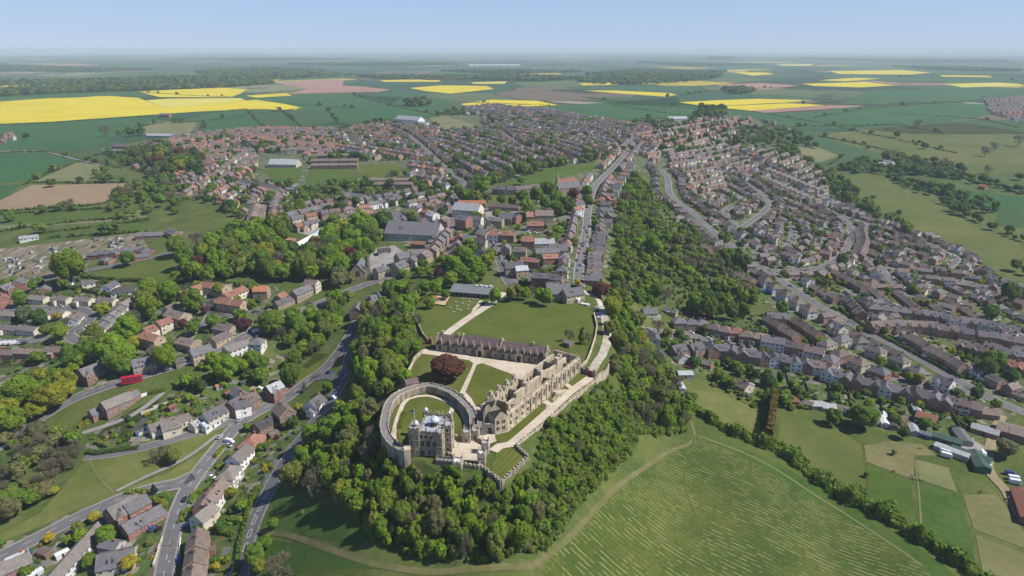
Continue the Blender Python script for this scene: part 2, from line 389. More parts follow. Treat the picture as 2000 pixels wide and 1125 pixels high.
def straw_material(ang):
    """mown field: green sward with broken pale lines of cut grass"""
    m, t, b = newmat('mown_field'); P = pos(t)
    f = math_(t, 'ADD', math_(t, 'MULTIPLY', noise(t, P, 28, 4), .6), math_(t, 'MULTIPLY', noise(t, P, 1.5, 3), .4))
    col = ramp(t, f, [(.36, (.034, .06, .006)), (.5, (.055, .084, .01)), (.64, (.1, .108, .022))])
    d, s = coord_along(t, ang)
    wob = math_(t, 'MULTIPLY', noise(t, P, 3, 2), .8)
    fr = math_(t, 'FRACT', math_(t, 'MULTIPLY', math_(t, 'ADD', d, wob), 1/2.3))
    line = math_(t, 'LESS_THAN', math_(t, 'ABSOLUTE', math_(t, 'SUBTRACT', fr, .5)), .075)
    along = N(t, 'CombineXYZ'); t.links.new(math_(t, 'MULTIPLY', d, .9), along.inputs[0])
    u = math_(t, 'ADD', math_(t, 'MULTIPLY', s.outputs[0], math.cos(ang)), math_(t, 'MULTIPLY', s.outputs[1], math.sin(ang)))
    t.links.new(math_(t, 'MULTIPLY', u,   .2), along.inputs[1])
    dash = math_(t, 'GREATER_THAN', noise(t, along.outputs[0], 1, 3), .48)
    patch = math_(t, 'GREATER_THAN', noise(t, P, 17, 4), .45)
    fac = math_(t, 'MULTIPLY', math_(t, 'MULTIPLY', line, dash), math_(t, 'MULTIPLY_ADD', patch, .36, .14))
    t.links.new(mixc(t, col, (.42, .38, .2), fac), b.inputs['Base Color'])
straw_material(.5*dirpx((1245, 997), (1306, 1036))+.5*dirpx((1500, 1040), (1560, 1078)))
# ------------------------------------------------------------------ the ground itself
nx, ny = len(XS), len(YS)
gv = np.column_stack([GX.ravel(), GY.ravel(), GZ.ravel()])
ii, jj = np.meshgrid(np.arange(nx-1), np.arange(ny-1), indexing='ij'); a0 = (ii*ny+jj).ravel()
tri = np.concatenate([np.column_stack([a0, a0+ny, a0+ny+1]), np.column_stack([a0, a0+ny+1, a0+1])])
me = bpy.data.meshes.new('ground'); me.vertices.add(len(gv)); me.vertices.foreach_set('co', gv.ravel())
me.loops.add(len(tri)*3); me.loops.foreach_set('vertex_index', tri.ravel().astype(np.int32))
me.polygons.add(len(tri)); me.polygons.foreach_set('loop_start', np.arange(0, len(tri)*3, 3, dtype=np.int32))
me.polygons.foreach_set('use_smooth', [True]*len(tri)); me.materials.append(MATS['terrain']); me.update(calc_edges=True)
g = mobj('ground', me); g['kind'] = 'structure'
def field(name, pts, mat, layer=1, sm=False): return drape(name, [poly_px(pts, sm)], mat, layer)

# far country: rape, soil and crops
YEL = [[(0,200),(90,193),(210,188),(270,191),(312,208),(330,211),(390,204),(500,195),(560,204),(590,211),(578,215),(500,213),(390,218),(330,222),(200,231),(100,238),(0,242)],
 [(268,179),(350,175),(430,171),(482,175),(470,183),(450,190),(312,190)],[(480,187),(560,182),(570,187),(500,191)],[(740,157),(800,155),(862,157),(855,160),(750,160)],
 [(800,172),(860,167),(950,168),(965,174),(880,183),(830,178)],[(920,161),(990,159),(985,164),(925,164)],[(900,203),(960,195),(1050,197),(1092,206),(1000,209),(960,206),(905,206)],
 [(1130,163),(1215,161),(1205,166),(1140,167)],[(1140,177),(1200,177),(1310,182),(1325,187),(1300,189),(1200,182)],[(1325,200),(1400,196),(1480,193),(1585,196),(1540,200),(1380,208)],
 [(1390,208),(1540,202),(1618,205),(1460,217)],[(1430,141),(1500,142),(1512,145),(1470,148)],[(1620,139),(1760,137),(1818,142),(1780,146),(1640,145)],
 [(1565,164),(1690,160),(1750,167),(1680,171),(1590,168)],[(1600,157),(1670,152),(1720,154),(1650,159)],[(1835,147),(1930,148),(1940,151),(1840,150)],[(1850,165),(1960,162),(2000,165),(1990,168),(1880,171)],[(0,167),(62,164),(60,168),(0,170)],[(800,147),(860,145),(850,149)],[(1515,126),(1590,125),(1580,129),(1530,129)]]
for k, p in enumerate(YEL): field('rapeseed_field', p, 'rape' if k not in (5, 16, 18, 19) else 'rape_pale', 2)
field('rapeseed_field', [(312,208),(330,211),(480,197),(470,192),(330,193),(285,196)], 'rape_pale', 3)
for p in ([(530,161),(600,157),(662,155),(672,159),(668,167),(700,169),(762,175),(740,180),(640,181),(560,184),(600,174)],): field('ploughed_field', p, 'red_soil', 2)
field('ploughed_field', [(1610,156),(1700,158),(1840,160),(1850,166),(1755,166),(1690,159)], 'red_soil', 1)
field('ploughed_field', [(1400,166),(1480,162),(1560,167),(1500,175),(1420,176)], 'red_soil', 1)
field('ploughed_field', [(1470,216),(1620,206),(1690,206),(1600,217),(1500,222)], 'red_soil', 1)
field('ploughed_field', [(60,127),(150,124),(200,126),(130,131)], 'red_soil', 1)
for p in ([(0,245),(100,241),(300,226),(290,245),(230,262),(180,290),(90,296),(0,293)],[(0,300),(90,298),(148,316),(60,352),(0,358)],[(0,362),(46,360),(0,388)],[(350,185),(560,186),(700,185),(790,190),(760,205),(660,212),(600,216),(560,203),(440,200)],
          [(395,222),(480,213),(520,250),(400,258),(370,262)],[(620,215),(760,208),(880,208),(860,226),(770,232),(640,240)],[(560,150),(700,146),(700,152),(540,158)],[(690,186),(800,180),(900,200),(860,206),(780,205)],
          [(960,215),(1080,208),(1320,190),(1420,215),(1380,230),(1200,236),(1100,218)],[(1460,222),(1620,212),(1860,200),(2000,210),(1900,232),(1680,248),(1500,248)],[(1560,140),(1700,148),(1990,155),(1990,160),(1760,165)],[(1700,175),(1990,172),(2000,196),(1850,198),(1640,204)],
          [(0,180),(180,176),(330,173),(268,180),(300,190),(200,187),(90,192),(0,198)],[(1840,365),(2000,385),(2000,430),(1880,400),(1800,372)]): field('crop_field', p, 'crop', 1)
for p in ([(480,213),(540,210),(590,216),(640,240),(560,250),(520,250)],[(1640,248),(1900,234),(2000,236),(2000,262),(1780,262)],[(1140,190),(1320,190),(1330,198),(1380,208),(1200,205)]): field('crop_field', p, 'crop_mid', 1)
field('stubble_field', [(270,240),(400,237),(405,248),(370,262),(280,262)], 'stubble', 1)
field('stubble_field', [(60,355),(150,318),(205,322),(190,340),(165,356)], 'stubble', 2)
field('ploughed_field', [(0,412),(0,392),(62,362),(170,360),(252,357),(208,395),(120,404)], 'ploughed', 2)
field('pasture', [(20,420),(120,410),(250,405),(225,424),(120,434),(10,440)], 'sward', 2)
field('ploughed_field', [(0,440),(120,434),(230,428),(290,402),(285,425),(200,434),(60,444),(0,452)], 'stubble', 2)
field('pasture', [(80,455),(160,446),(290,432),(275,452),(100,464)], 'sward', 2)
# right-hand pastures
field('pasture', [(1625,344),(1720,338),(1800,385),(1870,420),(1900,440),(1990,470),(2000,500),(1980,528),(1880,490),(1790,450),(1700,405),(1640,375)], 'pasture', 1)
field('pasture', [(1600,262),(1750,248),(1880,240),(2000,258),(2000,340),(1900,340),(1760,310),(1640,280)], 'pasture', 1)
field('pasture', [(1510,290),(1590,285),(1640,305),(1600,318)], 'stubble', 2)
field('pasture', [(1450,308),(1530,310),(1560,325),(1510,322)], 'sward', 2)
field('pasture', [(1460,270),(1540,268),(1530,282),(1470,280)], 'sward', 2)
field('crop_field', [(1600,322),(1650,302),(1760,318),(1700,335)], 'crop_mid', 1)
field('crop_field', [(1950,405),(2000,410),(2000,445),(1945,440)], 'crop_mid', 2)
field('pasture', [(1240,238),(1300,232),(1340,237),(1270,246)], 'stubble', 2)
# town greens and pitches
field('playing_field', [(508,330),(590,327),(584,358),(540,356)], 'sward', 2)
field('playing_field', [(605,330),(690,323),(700,352),(596,360)], 'sward', 2)
field('playing_field', [(697,323),(770,318),(798,334),(780,346),(704,350)], 'castle_lawn', 2)
field('playing_field', [(838,230),(870,227),(935,246),(890,252),(860,250)], 'stubble', 2)
field('recreation_ground', [(966,362),(1010,347),(1080,328),(1168,319),(1165,330),(1080,352),(1075,358),(975,364)], 'sward', 2)
field('churchyard', [(955,382),(1010,380),(1012,398),(958,398)], 'lawn', 2)
field('village_green', [(158,542),(230,525),(330,497),(398,488),(350,530),(330,548),(240,548)], 'lawn', 2)
field('parched_green', [(1716,563),(1757,570),(1800,592),(1862,590),(1895,612),(1800,604),(1740,592)], 'parched', 3)
field('parched_green', [(60,588),(230,590),(238,600),(190,640),(160,640),(185,620),(170,600),(60,596)], 'parched', 3)
field('allotments', [(0,486),(80,478),(150,470),(170,525),(100,540),(0,545)], 'allotment_ground', 2)
field('allotments', [(145,470),(270,455),(290,482),(180,500),(170,522)], 'allotment_ground', 3)
# castle hill and lower fields
field('mown_field', [(1356,852),(1400,870),(1480,908),(1560,958),(1680,1028),(1790,1100),(1830,1135),(1055,1135),(1075,1085),(1110,1042),(1200,962),(1262,912),(1320,880)], 'mown_field', 2)
field('field_margin', [(1356,848),(1420,862),(1500,895),(1600,950),(1700,1010),(1830,1095),(1880,1135),(1800,1135),(1680,1028),(1560,958),(1480,908),(1400,870)], 'meadow', 1)
field('pasture', [(1350,762),(1400,765),(1480,802),(1486,848),(1440,845),(1380,815),(1342,790)], 'parched', 2)
field('pasture', [(1525,802),(1560,812),(1620,830),(1682,868),(1692,975),(1660,968),(1600,925),(1540,880),(1518,862)], 'pasture', 2)
field('paddock', [(1692,905),(1780,942),(1790,1035),(1760,1020),(1694,980)], 'sward', 3)
field('paddock', [(1796,942),(1876,966),(1905,1100),(1840,1072),(1800,1040)], 'meadow', 3)
field('paddock', [(1880,967),(1947,966),(2005,1045),(2010,1075),(1902,1034)], 'dry_paddock', 3)
field('paddock', [(1688,870),(1740,862),(1800,868),(1830,890),(1786,890),(1785,938),(1692,902)], 'dry_paddock', 2)
field('paddock', [(1788,898),(1852,914),(1870,962),(1796,938)], 'stubble', 3)
field('paddock', [(1905,1045),(2010,1085),(2010,1135),(1920,1120)], 'dry_paddock', 3)
field('meadow', [(530,955),(570,950),(610,965),(650,1010),(720,1050),(700,1070),(620,1050),(535,1035)], 'meadow', 2)
field('meadow', [(515,1055),(600,1060),(700,1085),(800,1120),(850,1135),(500,1135)], 'meadow', 2)
field('grass_bank', [(0,1062),(60,1036),(140,998),(240,952),(330,915),(400,868),(430,845),(420,840),(350,862),(250,884),(165,900),(130,945),(80,1000),(20,1035),(0,1040)], 'parched', 1)
field('grass_bank', [(230,962),(330,922),(400,880),(412,872),(385,915),(360,935),(300,950)], 'parched', 1)
field('grass_bank', [(180,868),(300,845),(300,800),(330,790),(300,770),(200,838)], 'lawn', 1)
for p in ([(440,805),(500,770),(560,740),(620,690),(660,690),(600,740),(560,775),(480,815)],): field('grass_bank', p, 'lawn', 1)
# wood floors
for p in ([(640,830),(700,770),(740,800),(745,870),(800,905),(920,930),(985,965),(1035,905),(1065,845),(1120,790),(1185,735),(1235,780),(1255,830),(1240,880),(1190,935),(1130,995),(1090,1055),(1040,1095),(900,1112),(800,1092),(720,1062),(690,1010),(640,970),(570,945),(560,900),(600,860)],
          [(690,690),(720,620),(770,580),(815,575),(800,620),(825,660),(805,700),(785,745),(755,770),(740,800),(700,770)],[(1200,560),(1240,620),(1290,680),(1310,760),(1345,790),(1345,840),(1260,840),(1200,720)],
          [(1225,335),(1205,430),(1210,500),(1190,560),(1260,600),(1380,620),(1470,600),(1480,560),(1440,510),(1390,470),(1340,430),(1290,390),(1260,360)],[(300,590),(330,545),(380,500),(440,465),(540,440),(600,490),(700,450),(760,455),(760,500),(700,545),(560,560),(420,555)],
          [(500,640),(580,600),(660,600),(690,620),(660,680),(600,720),(540,690)],[(0,870),(60,850),(140,860),(170,885),(130,945),(80,1000),(0,1040)]): field('wood_floor', p, 'scrub_floor', 1)
# town and estate plots
GARD = [[(200,290),(300,272),(400,262),(540,252),(660,246),(770,240),(850,230),(900,212),(960,206),(1080,217),(1180,235),(1260,245),(1390,230),(1480,232),(1540,248),(1570,262),(1540,290),(1600,330),(1640,385),(1720,440),(1800,470),(1900,520),(2010,580),(2010,800),(1960,840),(1900,860),(1800,850),(1700,840),(1600,810),(1500,770),(1400,745),(1320,720),(1275,670),(1330,650),(1500,610),(1480,540),(1420,490),(1330,420),(1290,350),(1230,330),(1200,400),(1190,520),(1150,560),(1000,555),(900,480),(860,500),(760,540),(740,500),(780,450),(640,440),(560,440),(480,430),(440,400),(380,380),(330,350),(250,320)],
        [(0,545),(170,530),(260,580),(250,660),(200,690),(0,720)],[(140,560),(330,550),(540,560),(560,600),(480,660),(330,700),(250,690),(260,600)],[(0,1060),(120,1010),(250,962),(345,955),(370,960),(330,1135),(0,1135)],[(370,960),(430,880),(540,800),(640,790),(660,760),(650,800),(560,900),(510,980),(460,1130),(335,1135)],
        [(170,845),(280,790),(420,720),(560,690),(580,750),(480,810),(390,850),(280,870),(165,895)],[(0,700),(200,690),(330,710),(250,740),(140,775),(60,740),(0,770)],[(1150,400),(1215,340),(1240,300),(1200,300),(1160,350)]]
for p in GARD: field('gardens', p, 'garden_ground', 1)
# roads
def road(name, pts, w, mat='asphalt', layer=6, foot=None, sm=True):
    L = smooth_line(W_(pts), 5) if sm else W_(pts)
    if foot: drape('pavement', ribbon(L, w+2*foot), 'footway', layer-1)
    drape(name, ribbon(L, w), mat, layer); return L
ROADS = {}
def rd(key, pts, w, foot=1.0, **k): ROADS[key] = road('road', pts, w, foot=foot, **k)
rd('bus', [(-20,885),(60,830),(150,777),(250,742),(330,718),(400,692),(470,662),(520,640),(600,605),(690,565),(740,548),(800,524),(840,504),(868,476),(884,445),(882,415),(889,385),(912,365),(888,345),(870,331),(845,305),(800,266),(770,250)], 6.4)
rd('hill', [(722,600),(700,625),(676,668),(640,715),(600,745),(560,778),(510,800),(470,826),(440,858),(400,908),(370,950),(348,1000),(332,1060),(318,1135)], 6.3)
rd('wood', [(722,600),(704,632),(690,675),(675,728),(658,765),(632,800),(600,842),(570,882),(545,922),(522,965),(500,1010),(482,1060),(466,1135)], 6.5)
rd('curve', [(-20,1100),(60,1058),(130,1022),(190,995),(250,970),(300,955),(345,946),(378,930)], 6.2)
rd('slip', [(606,741),(640,735),(660,742),(664,757)], 5, foot=None)
rd('lane', [(166,893),(220,887),(280,875),(340,858),(400,841),(440,826),(490,806)], 4.5, foot=.5)
rd('track', [(160,847),(200,835),(260,811),(320,767)], 3, foot=None, mat='footway')
ROADS['fpath'] = road('footpath', [(228,960),(290,930),(356,900),(400,870),(425,850)], 1.8, 'footway')
rd('estate', [(-10,603),(60,602),(150,604),(174,616),(176,628),(140,646),(134,655),(155,668)], 5.5)
rd('green', [(4,600),(40,574),(66,554),(100,544),(166,530),(240,516),(320,498),(380,488)], 5.5)
rd('estate2', [(-10,670),(60,666),(96,660)], 5)
rd('close', [(440,616),(418,612),(408,585),(412,608),(404,630),(375,650),(352,684)], 5.5)
rd('closepark', [(412,612),(450,614),(510,610)], 7, foot=None)
rd('ridge', [(1132,560),(1130,540),(1135,500),(1145,450),(1150,400),(1165,360),(1200,325),(1222,300),(1237,283),(1228,272)], 5.6)
rd('market', [(1000,556),(992,546),(974,500),(958,476),(935,465),(900,470),(880,470)], 6.5)
rd('church', [(958,476),(990,466),(1030,450),(1060,432),(1100,427),(1145,420)], 6)
rd('valley', [(1290,330),(1304,349),(1310,381),(1348,413),(1390,450),(1420,476),(1466,508),(1500,530),(1540,558),(1600,598),(1660,632),(1748,676),(1808,709),(1880,749),(1940,781),(2020,815)], 6.8)
rd('loop', [(1432,402),(1416,416),(1440,444),(1480,472),(1530,484),(1548,466),(1545,440)], 5.5)
rd('bigcurve', [(1560,380),(1576,388),(1628,416),(1656,438),(1662,462),(1648,492),(1620,516),(1580,528),(1540,530),(1500,529)], 5.8)
rd('inner', [(1580,528),(1540,522),(1496,500),(1466,493)], 5.5)
rd('upper', [(1628,416),(1700,440),(1770,460),(1840,490),(1868,506),(1850,524)], 5.5)
rd('mid', [(1680,500),(1716,520),(1738,546),(1772,574),(1830,592),(1900,615)], 5.5)
rd('mid2', [(1728,522),(1792,540),(1880,552),(2010,575)], 5.5)
rd('cul', [(1660,632),(1700,617),(1760,615),(1790,626),(1860,644),(1960,676),(2010,690)], 6)
rd('street', [(1262,648),(1328,650),(1380,664),(1436,676),(1500,692),(1560,703),(1636,710),(1690,729),(1740,738),(1800,752),(1850,770),(1895,760)], 6.5)
rd('backlane', [(1450,445),(1500,400),(1460,360),(1400,330)], 5)
rd('farm', [(1957,812),(1938,858),(1930,915),(1965,960),(1992,1010)], 5, foot=None, mat='dirt')
rd('town1', [(380,385),(430,352),(470,320),(495,300),(480,285)], 6)
rd('town2', [(506,445),(520,390),(560,372)], 6)
rd('town3', [(560,450),(600,440),(680,425),(760,420),(870,440)], 6)
rd('town4', [(950,235),(1010,280),(1060,300),(1110,320)], 6)
rd('town5', [(1050,225),(1120,245),(1200,262),(1230,272),(1300,262)], 6)
rd('town6', [(1440,300),(1500,330),(1560,380)], 6)
rd('fields1', [(0,297),(80,296),(150,312),(210,324),(240,330)], 4, foot=None, mat='footway')
# car parks and yards
for nm, p, mt in (('car_park', [(742,420),(775,412),(798,425),(800,450),(748,452)], 'asphalt'), ('car_park', [(1018,430),(1062,428),(1058,448),(1022,450)], 'asphalt'), ('car_park', [(1005,530),(1048,528),(1050,548),(1010,552)], 'asphalt'),
                  ('market_place', [(925,458),(1000,452),(1010,470),(960,482),(925,478)], 'paving'), ('car_park', [(945,408),(1010,408),(1015,425),(950,428)], 'footway'), ('car_park', [(665,372),(725,368),(735,385),(670,392)], 'asphalt'),
                  ('yard', [(1835,868),(1900,860),(1935,880),(1930,912),(1860,892)], 'paving'), ('yard', [(700,490),(770,480),(800,500),(730,540)], 'paving'), ('yard', [(560,450),(640,428),(700,440),(640,470)], 'paving'), ('car_park', [(1955,765),(1990,752),(2010,770),(1980,785)], 'asphalt'),
                  ('driveway', [(318,850),(352,842),(360,852),(325,862)], 'paving'), ('driveway', [(133,752),(158,738),(165,752),(140,765)], 'asphalt'), ('driveway', [(500,772),(515,768),(530,785),(515,790)], 'footway'), ('car_park', [(1275,240),(1330,232),(1325,238),(1290,243)], 'asphalt')):
    drape(nm, [W_(p)], mt, 5)
ROADS['fieldpath'] = road('field_path', [(1340,800),(1357,850),(1345,868),(1300,886),(1220,940),(1150,1010),(1090,1070),(1040,1108)], 1.9, 'worn', 4)
road('field_path', [(510,1040),(560,1045),(640,1072),(700,1092),(760,1108),(850,1118),(960,1110),(1040,1108)], 2.2, 'worn', 4)
road('field_path', [(1357,852),(1345,900),(1335,930),(1345,975),(1370,1030),(1400,1125)], .7, 'sward', 4)
road('field_path', [(1365,852),(1440,880),(1520,920),(1620,985),(1720,1050),(1800,1105)], 1.2, 'stubble', 4)
road('farm_path', [(1785,900),(1792,935),(1800,1035)], 1.0, 'stubble', 4)
road('footpath', [(176,900),(190,930),(222,962)], 1.0, 'stubble', 4)
road('footpath', [(130,600),(160,640),(186,655),(150,660)], 1.2, 'footway', 4)
# white hatched boxes down the middle of the wood road, and dashes on the others
_, _t, _b = newmat('road_paint'); _b.inputs['Base Color'].default_value = (.62, .62, .6, 1)
def along(L):
    d = [0]
    for a, b in zip(L, L[1:]): d.append(d[-1]+math.dist(a, b))
    return d
def at_len(L, D, s):
    i = min(max(int(np.searchsorted(D, s))-1, 0), len(L)-2); t = (s-D[i])/max(D[i+1]-D[i], 1e-6)
    a, b = L[i], L[i+1]; return (a[0]+(b[0]-a[0])*t, a[1]+(b[1]-a[1])*t), math.atan2(b[1]-a[1], b[0]-a[0])
def bar(p, ang, l, w, ox=0, oy=0):
    c, s = math.cos(ang), math.sin(ang)
    return [(p[0]+c*(ox+a)-s*(oy+b), p[1]+s*(ox+a)+c*(oy+b)) for a, b in ((-l/2, -w/2), (l/2, -w/2), (l/2, w/2), (-l/2, w/2))]
mk = []; L = ROADS['wood']; D = along(L)
for q in np.arange(60, D[-1], 7.2):
    p, a = at_len(L, D, q); px, py, _ = proj(p[0], p[1], H(*p))
    if 735 < py < 775 or 950 < py < 1090:
        for by in (-.75, .75): mk.append(bar(p, a, 4.4, .22, 0, by))
        for bx in (-2.1, 2.1): mk.append(bar(p, a, .25, 1.5, bx, 0))
for key, gap in (('hill', 9), ('bus', 9), ('valley', 9), ('ridge', 9), ('curve', 9)):
    L = ROADS[key]; D = along(L)
    for q in np.arange(5, min(D[-1], 1100), gap):
        p, a = at_len(L, D, q); mk.append(bar(p, a, 3.2, .16))
drape('road_markings', mk, 'road_paint', 8)
# ------------------------------------------------------------------ castle grounds
def zpoly(name, pts, mat, layer): return drape(name, [[atz(*p) for p in pts]], mat, layer)
zpoly('courtyard', [(828,682),(852,684),(900,693),(975,704),(1062,712),(1080,700),(1140,720),(1100,770),(1000,850),(975,860),(950,870),(905,860),(925,820),(905,770),(890,765),(800,745),(795,735),(812,700)], 'gravel', 3)
zpoly('castle_lawn', [(823,691),(868,697),(916,704),(924,710),(921,720),(898,767),(886,766),(850,752),(817,752),(797,741),(800,725),(811,705)], 'castle_lawn', 4)
zpoly('castle_lawn', [(931,713),(942,710),(956,715),(1004,733),(1000,742),(985,760),(965,770),(945,788),(930,795),(920,777),(909,766),(912,760)], 'castle_lawn', 4)
zpoly('castle_lawn', [(966,850),(992,844),(1061,786),(1068,791),(1062,809),(1020,842),(990,866),(980,867),(970,861)], 'castle_lawn', 4)
zpoly('castle_lawn', [(1068,781),(1106,751),(1117,759),(1082,790)], 'castle_lawn', 4)
zpoly('castle_lawn', [(1108,749),(1131,729),(1147,735),(1120,755)], 'castle_lawn', 4)
zpoly('castle_lawn', [(1002,872),(1030,852),(1066,821),(1100,791),(1158,742),(1167,741),(1112,785),(1050,840),(1010,873)], 'castle_lawn', 4)
zpoly('bastion_lawn', [(972,876),(997,876),(1028,898),(979,940),(959,918)], 'castle_lawn', 4)
zpoly('garden_lawn', [(775,842),(780,825),(788,803),(790,792),(800,782),(815,778),(832,777),(850,781),(866,787),(883,795),(880,812),(885,850),(870,880),(800,880),(782,868)], 'castle_lawn', 3)
zpoly('garden_lawn', [(889,797),(900,809),(906,826),(905,838),(900,845),(884,844),(881,808)], 'castle_lawn', 3)
gl = smooth_line([atz(*p) for p in [(783,880),(770,858),(770,842),(775,822),(783,800),(787,790),(797,780),(814,775),(832,773.5),(845,775),(866,782),(886,792),(898,800),(908,818),(912,835),(908,845)]], 3)
drape('garden_path', ribbon(gl, 2.0), 'gravel', 5)
drape('garden_path', ribbon(smooth_line([atz(*p) for p in [(886,792),(882,803),(876,818)]], 3), 2.0), 'gravel', 5)
zpoly('forecourt', [(880,858),(905,862),(945,868),(950,880),(935,905),(900,898),(885,890),(872,880)], 'gravel', 4)
zpoly('castle_meadow', [(808,612),(850,582),(940,584),(946,588),(912,618),(866,654),(856,660),(835,664),(826,652),(815,630)], 'lawn', 2)
zpoly('castle_meadow', [(872,656),(920,618),(958,592),(985,590),(1080,600),(1128,586),(1150,598),(1162,640),(1158,672),(1120,692),(1085,680),(1000,664),(930,652),(900,655)], 'lawn', 2)
zpoly('mown_patch', [(1002,662),(1010,655),(1060,662),(1090,676),(1080,682)], 'pasture', 3)
drape('castle_path', ribbon(smooth_line([atz(*p) for p in [(866,658),(900,632),(930,612),(958,594),(975,580),(985,572)]], 4), 5.2), 'gravel', 4)
drape('castle_path', ribbon(smooth_line([atz(*p) for p in [(924,614),(927,604),(934,597),(940,588)]], 4), 2.4), 'gravel', 5)
zpoly('playground', [(828,592),(846,578),(880,580),(870,598)], 'sand', 5)
drape('track', ribbon(smooth_line([gp(*p) for p in [(1130,570),(1168,585),(1176,600),(1184,640),(1186,660),(1178,690),(1166,708),(1152,734)]], 4), 4.6), 'chalk', 4)
drape('terrace_path', ribbon(smooth_line([atz(*p) for p in [(1154,737),(1114,766),(1086,791),(1056,818),(1022,848),(996,869),(976,872),(963,882)]], 4), 4.2), 'gravel', 5)
drape('terrace_path', ribbon([atz(*p) for p in [(1106,751),(1119,761)]], 2.5)+ribbon([atz(*p) for p in [(1062,785),(1080,794)]], 2.5), 'gravel', 6)
# ------------------------------------------------------------------ foliage
def leafmat(name, attr):
    m, t, b = newmat(name)
    if attr: col = N(t, 'Attribute', attribute_name='tint').outputs['Color']
    else: col = N(t, 'ObjectInfo').outputs['Color']
    lv = N(t, 'Attribute', attribute_name='lv').outputs['Fac']
    hs = N(t, 'HueSaturation'); t.links.new(col, hs.inputs['Color']); t.links.new(lv, hs.inputs['Value'])
    t.links.new(math_(t, 'MULTIPLY_ADD', lv, .05, .45), hs.inputs['Hue'])
    t.links.new(hs.outputs[0], b.inputs['Base Color']); b.inputs['Roughness'].default_value = .7; b.inputs['Specular IOR Level'].default_value = .25
    tr = N(t, 'BsdfTranslucent'); t.links.new(hs.outputs[0], tr.inputs['Color'])
    mx = N(t, 'MixShader'); mx.inputs[0].default_value = .46
    t.links.new(b.outputs[0], mx.inputs[1]); t.links.new(tr.outputs[0], mx.inputs[2]); t.links.new(mx.outputs[0], t.nodes['Material Output'].inputs[0])
leafmat('leaf', False); leafmat('leaf_mass', True)
_m, _t, _b = newmat('bark'); _b.inputs['Base Color'].default_value = (.09, .07, .05, 1)
_b.inputs['Base Color'].default_value = (.1, .08, .06, 1)
def quads_to_arrays(P, Nn, size, aspect=1.0, rng=None):
    k = len(P); Nn = Nn/np.linalg.norm(Nn, axis=1, keepdims=True)
    a = rng.normal(size=(k, 3)); u = np.cross(Nn, a); u /= np.linalg.norm(u, axis=1, keepdims=True)+1e-9; v = np.cross(Nn, u)
    su = (size*rng.uniform(.6, 1.3, k))[:, None]; sv = su*aspect*rng.uniform(.7, 1.2, (k, 1))
    bend = Nn*su*.25
    return np.stack([P-u*su-v*sv-bend, P+u*su-v*sv, P+u*su+v*sv-bend, P-u*su+v*sv], 1).reshape(-1, 3)
def lumps_crown(seed, nl, nq, leaf, kind='round'):
    rng = np.random.default_rng(seed); C = []; Rr = []
    if kind == 'round':
        for i in range(nl):
            th = 2*math.pi*(i*.618+rng.uniform(-.05, .05)); zz = rng.uniform(-.8, .95); q = math.sqrt(max(0, 1-zz*zz))*(1 if zz > 0 else .92)
            C.append((q*math.cos(th)*.62, q*math.sin(th)*.62, zz*.62)); Rr.append(rng.uniform(.3, .5)*(1-.15*max(zz, 0)))
        C.append((0, 0, 0)); Rr.append(.6)
    elif kind == 'column':
        for i in range(nl): C.append((rng.uniform(-.3, .3), rng.uniform(-.3, .3), -.85+1.7*i/nl)); Rr.append(rng.uniform(.3, .5)*(1-.5*i/nl))
    elif kind == 'cone':
        for i in range(nl):
            f = (i+.5)/nl; th = i*2.4; rad = (1-f)*.55; C.append((rad*math.cos(th), rad*math.sin(th), -.9+1.75*f)); Rr.append(.16+.36*(1-f))
    elif kind == 'shrub':
        for i in range(nl): C.append((rng.uniform(-.6, .6), rng.uniform(-.6, .6), rng.uniform(-.6, .35))); Rr.append(rng.uniform(.35, .6))
    C = np.array(C); Rr = np.array(Rr); lv = rng.uniform(.82, 1.2, len(C))
    pts = []; nrm = []; val = []
    while sum(map(len, pts)) < nq:
        k = rng.choice(len(C), 600, p=Rr**2/np.sum(Rr**2)); d = rng.normal(size=(600, 3)); d[:, 2] += .25; d /= np.linalg.norm(d, axis=1, keepdims=True)
        p = C[k]+d*(Rr[k]*rng.uniform(.78, 1.06, 600))[:, None]
        dist = np.linalg.norm(p[:, None]-C[None], axis=2)/Rr[None]; dist[np.arange(600), k] = 9
        ok = (dist.min(1) > .86) & (p[:, 2] > -.95)
        p, d, k = p[ok], d[ok], k[ok]
        pts.append(p); nrm.append(d+rng.normal(size=d.shape)*.36+np.array((0, 0, .4))); val.append(lv[k]*rng.uniform(.82, 1.16, len(k)))
    P = np.concatenate(pts)[:nq]; Nn = np.concatenate(nrm)[:nq]; V = np.concatenate(val)[:nq]
    v = quads_to_arrays(P, Nn, leaf, 1.0, rng); v = v*np.array((.5, .5, .42))+np.array((0, 0, .58))
    return v, np.repeat(V, 4)
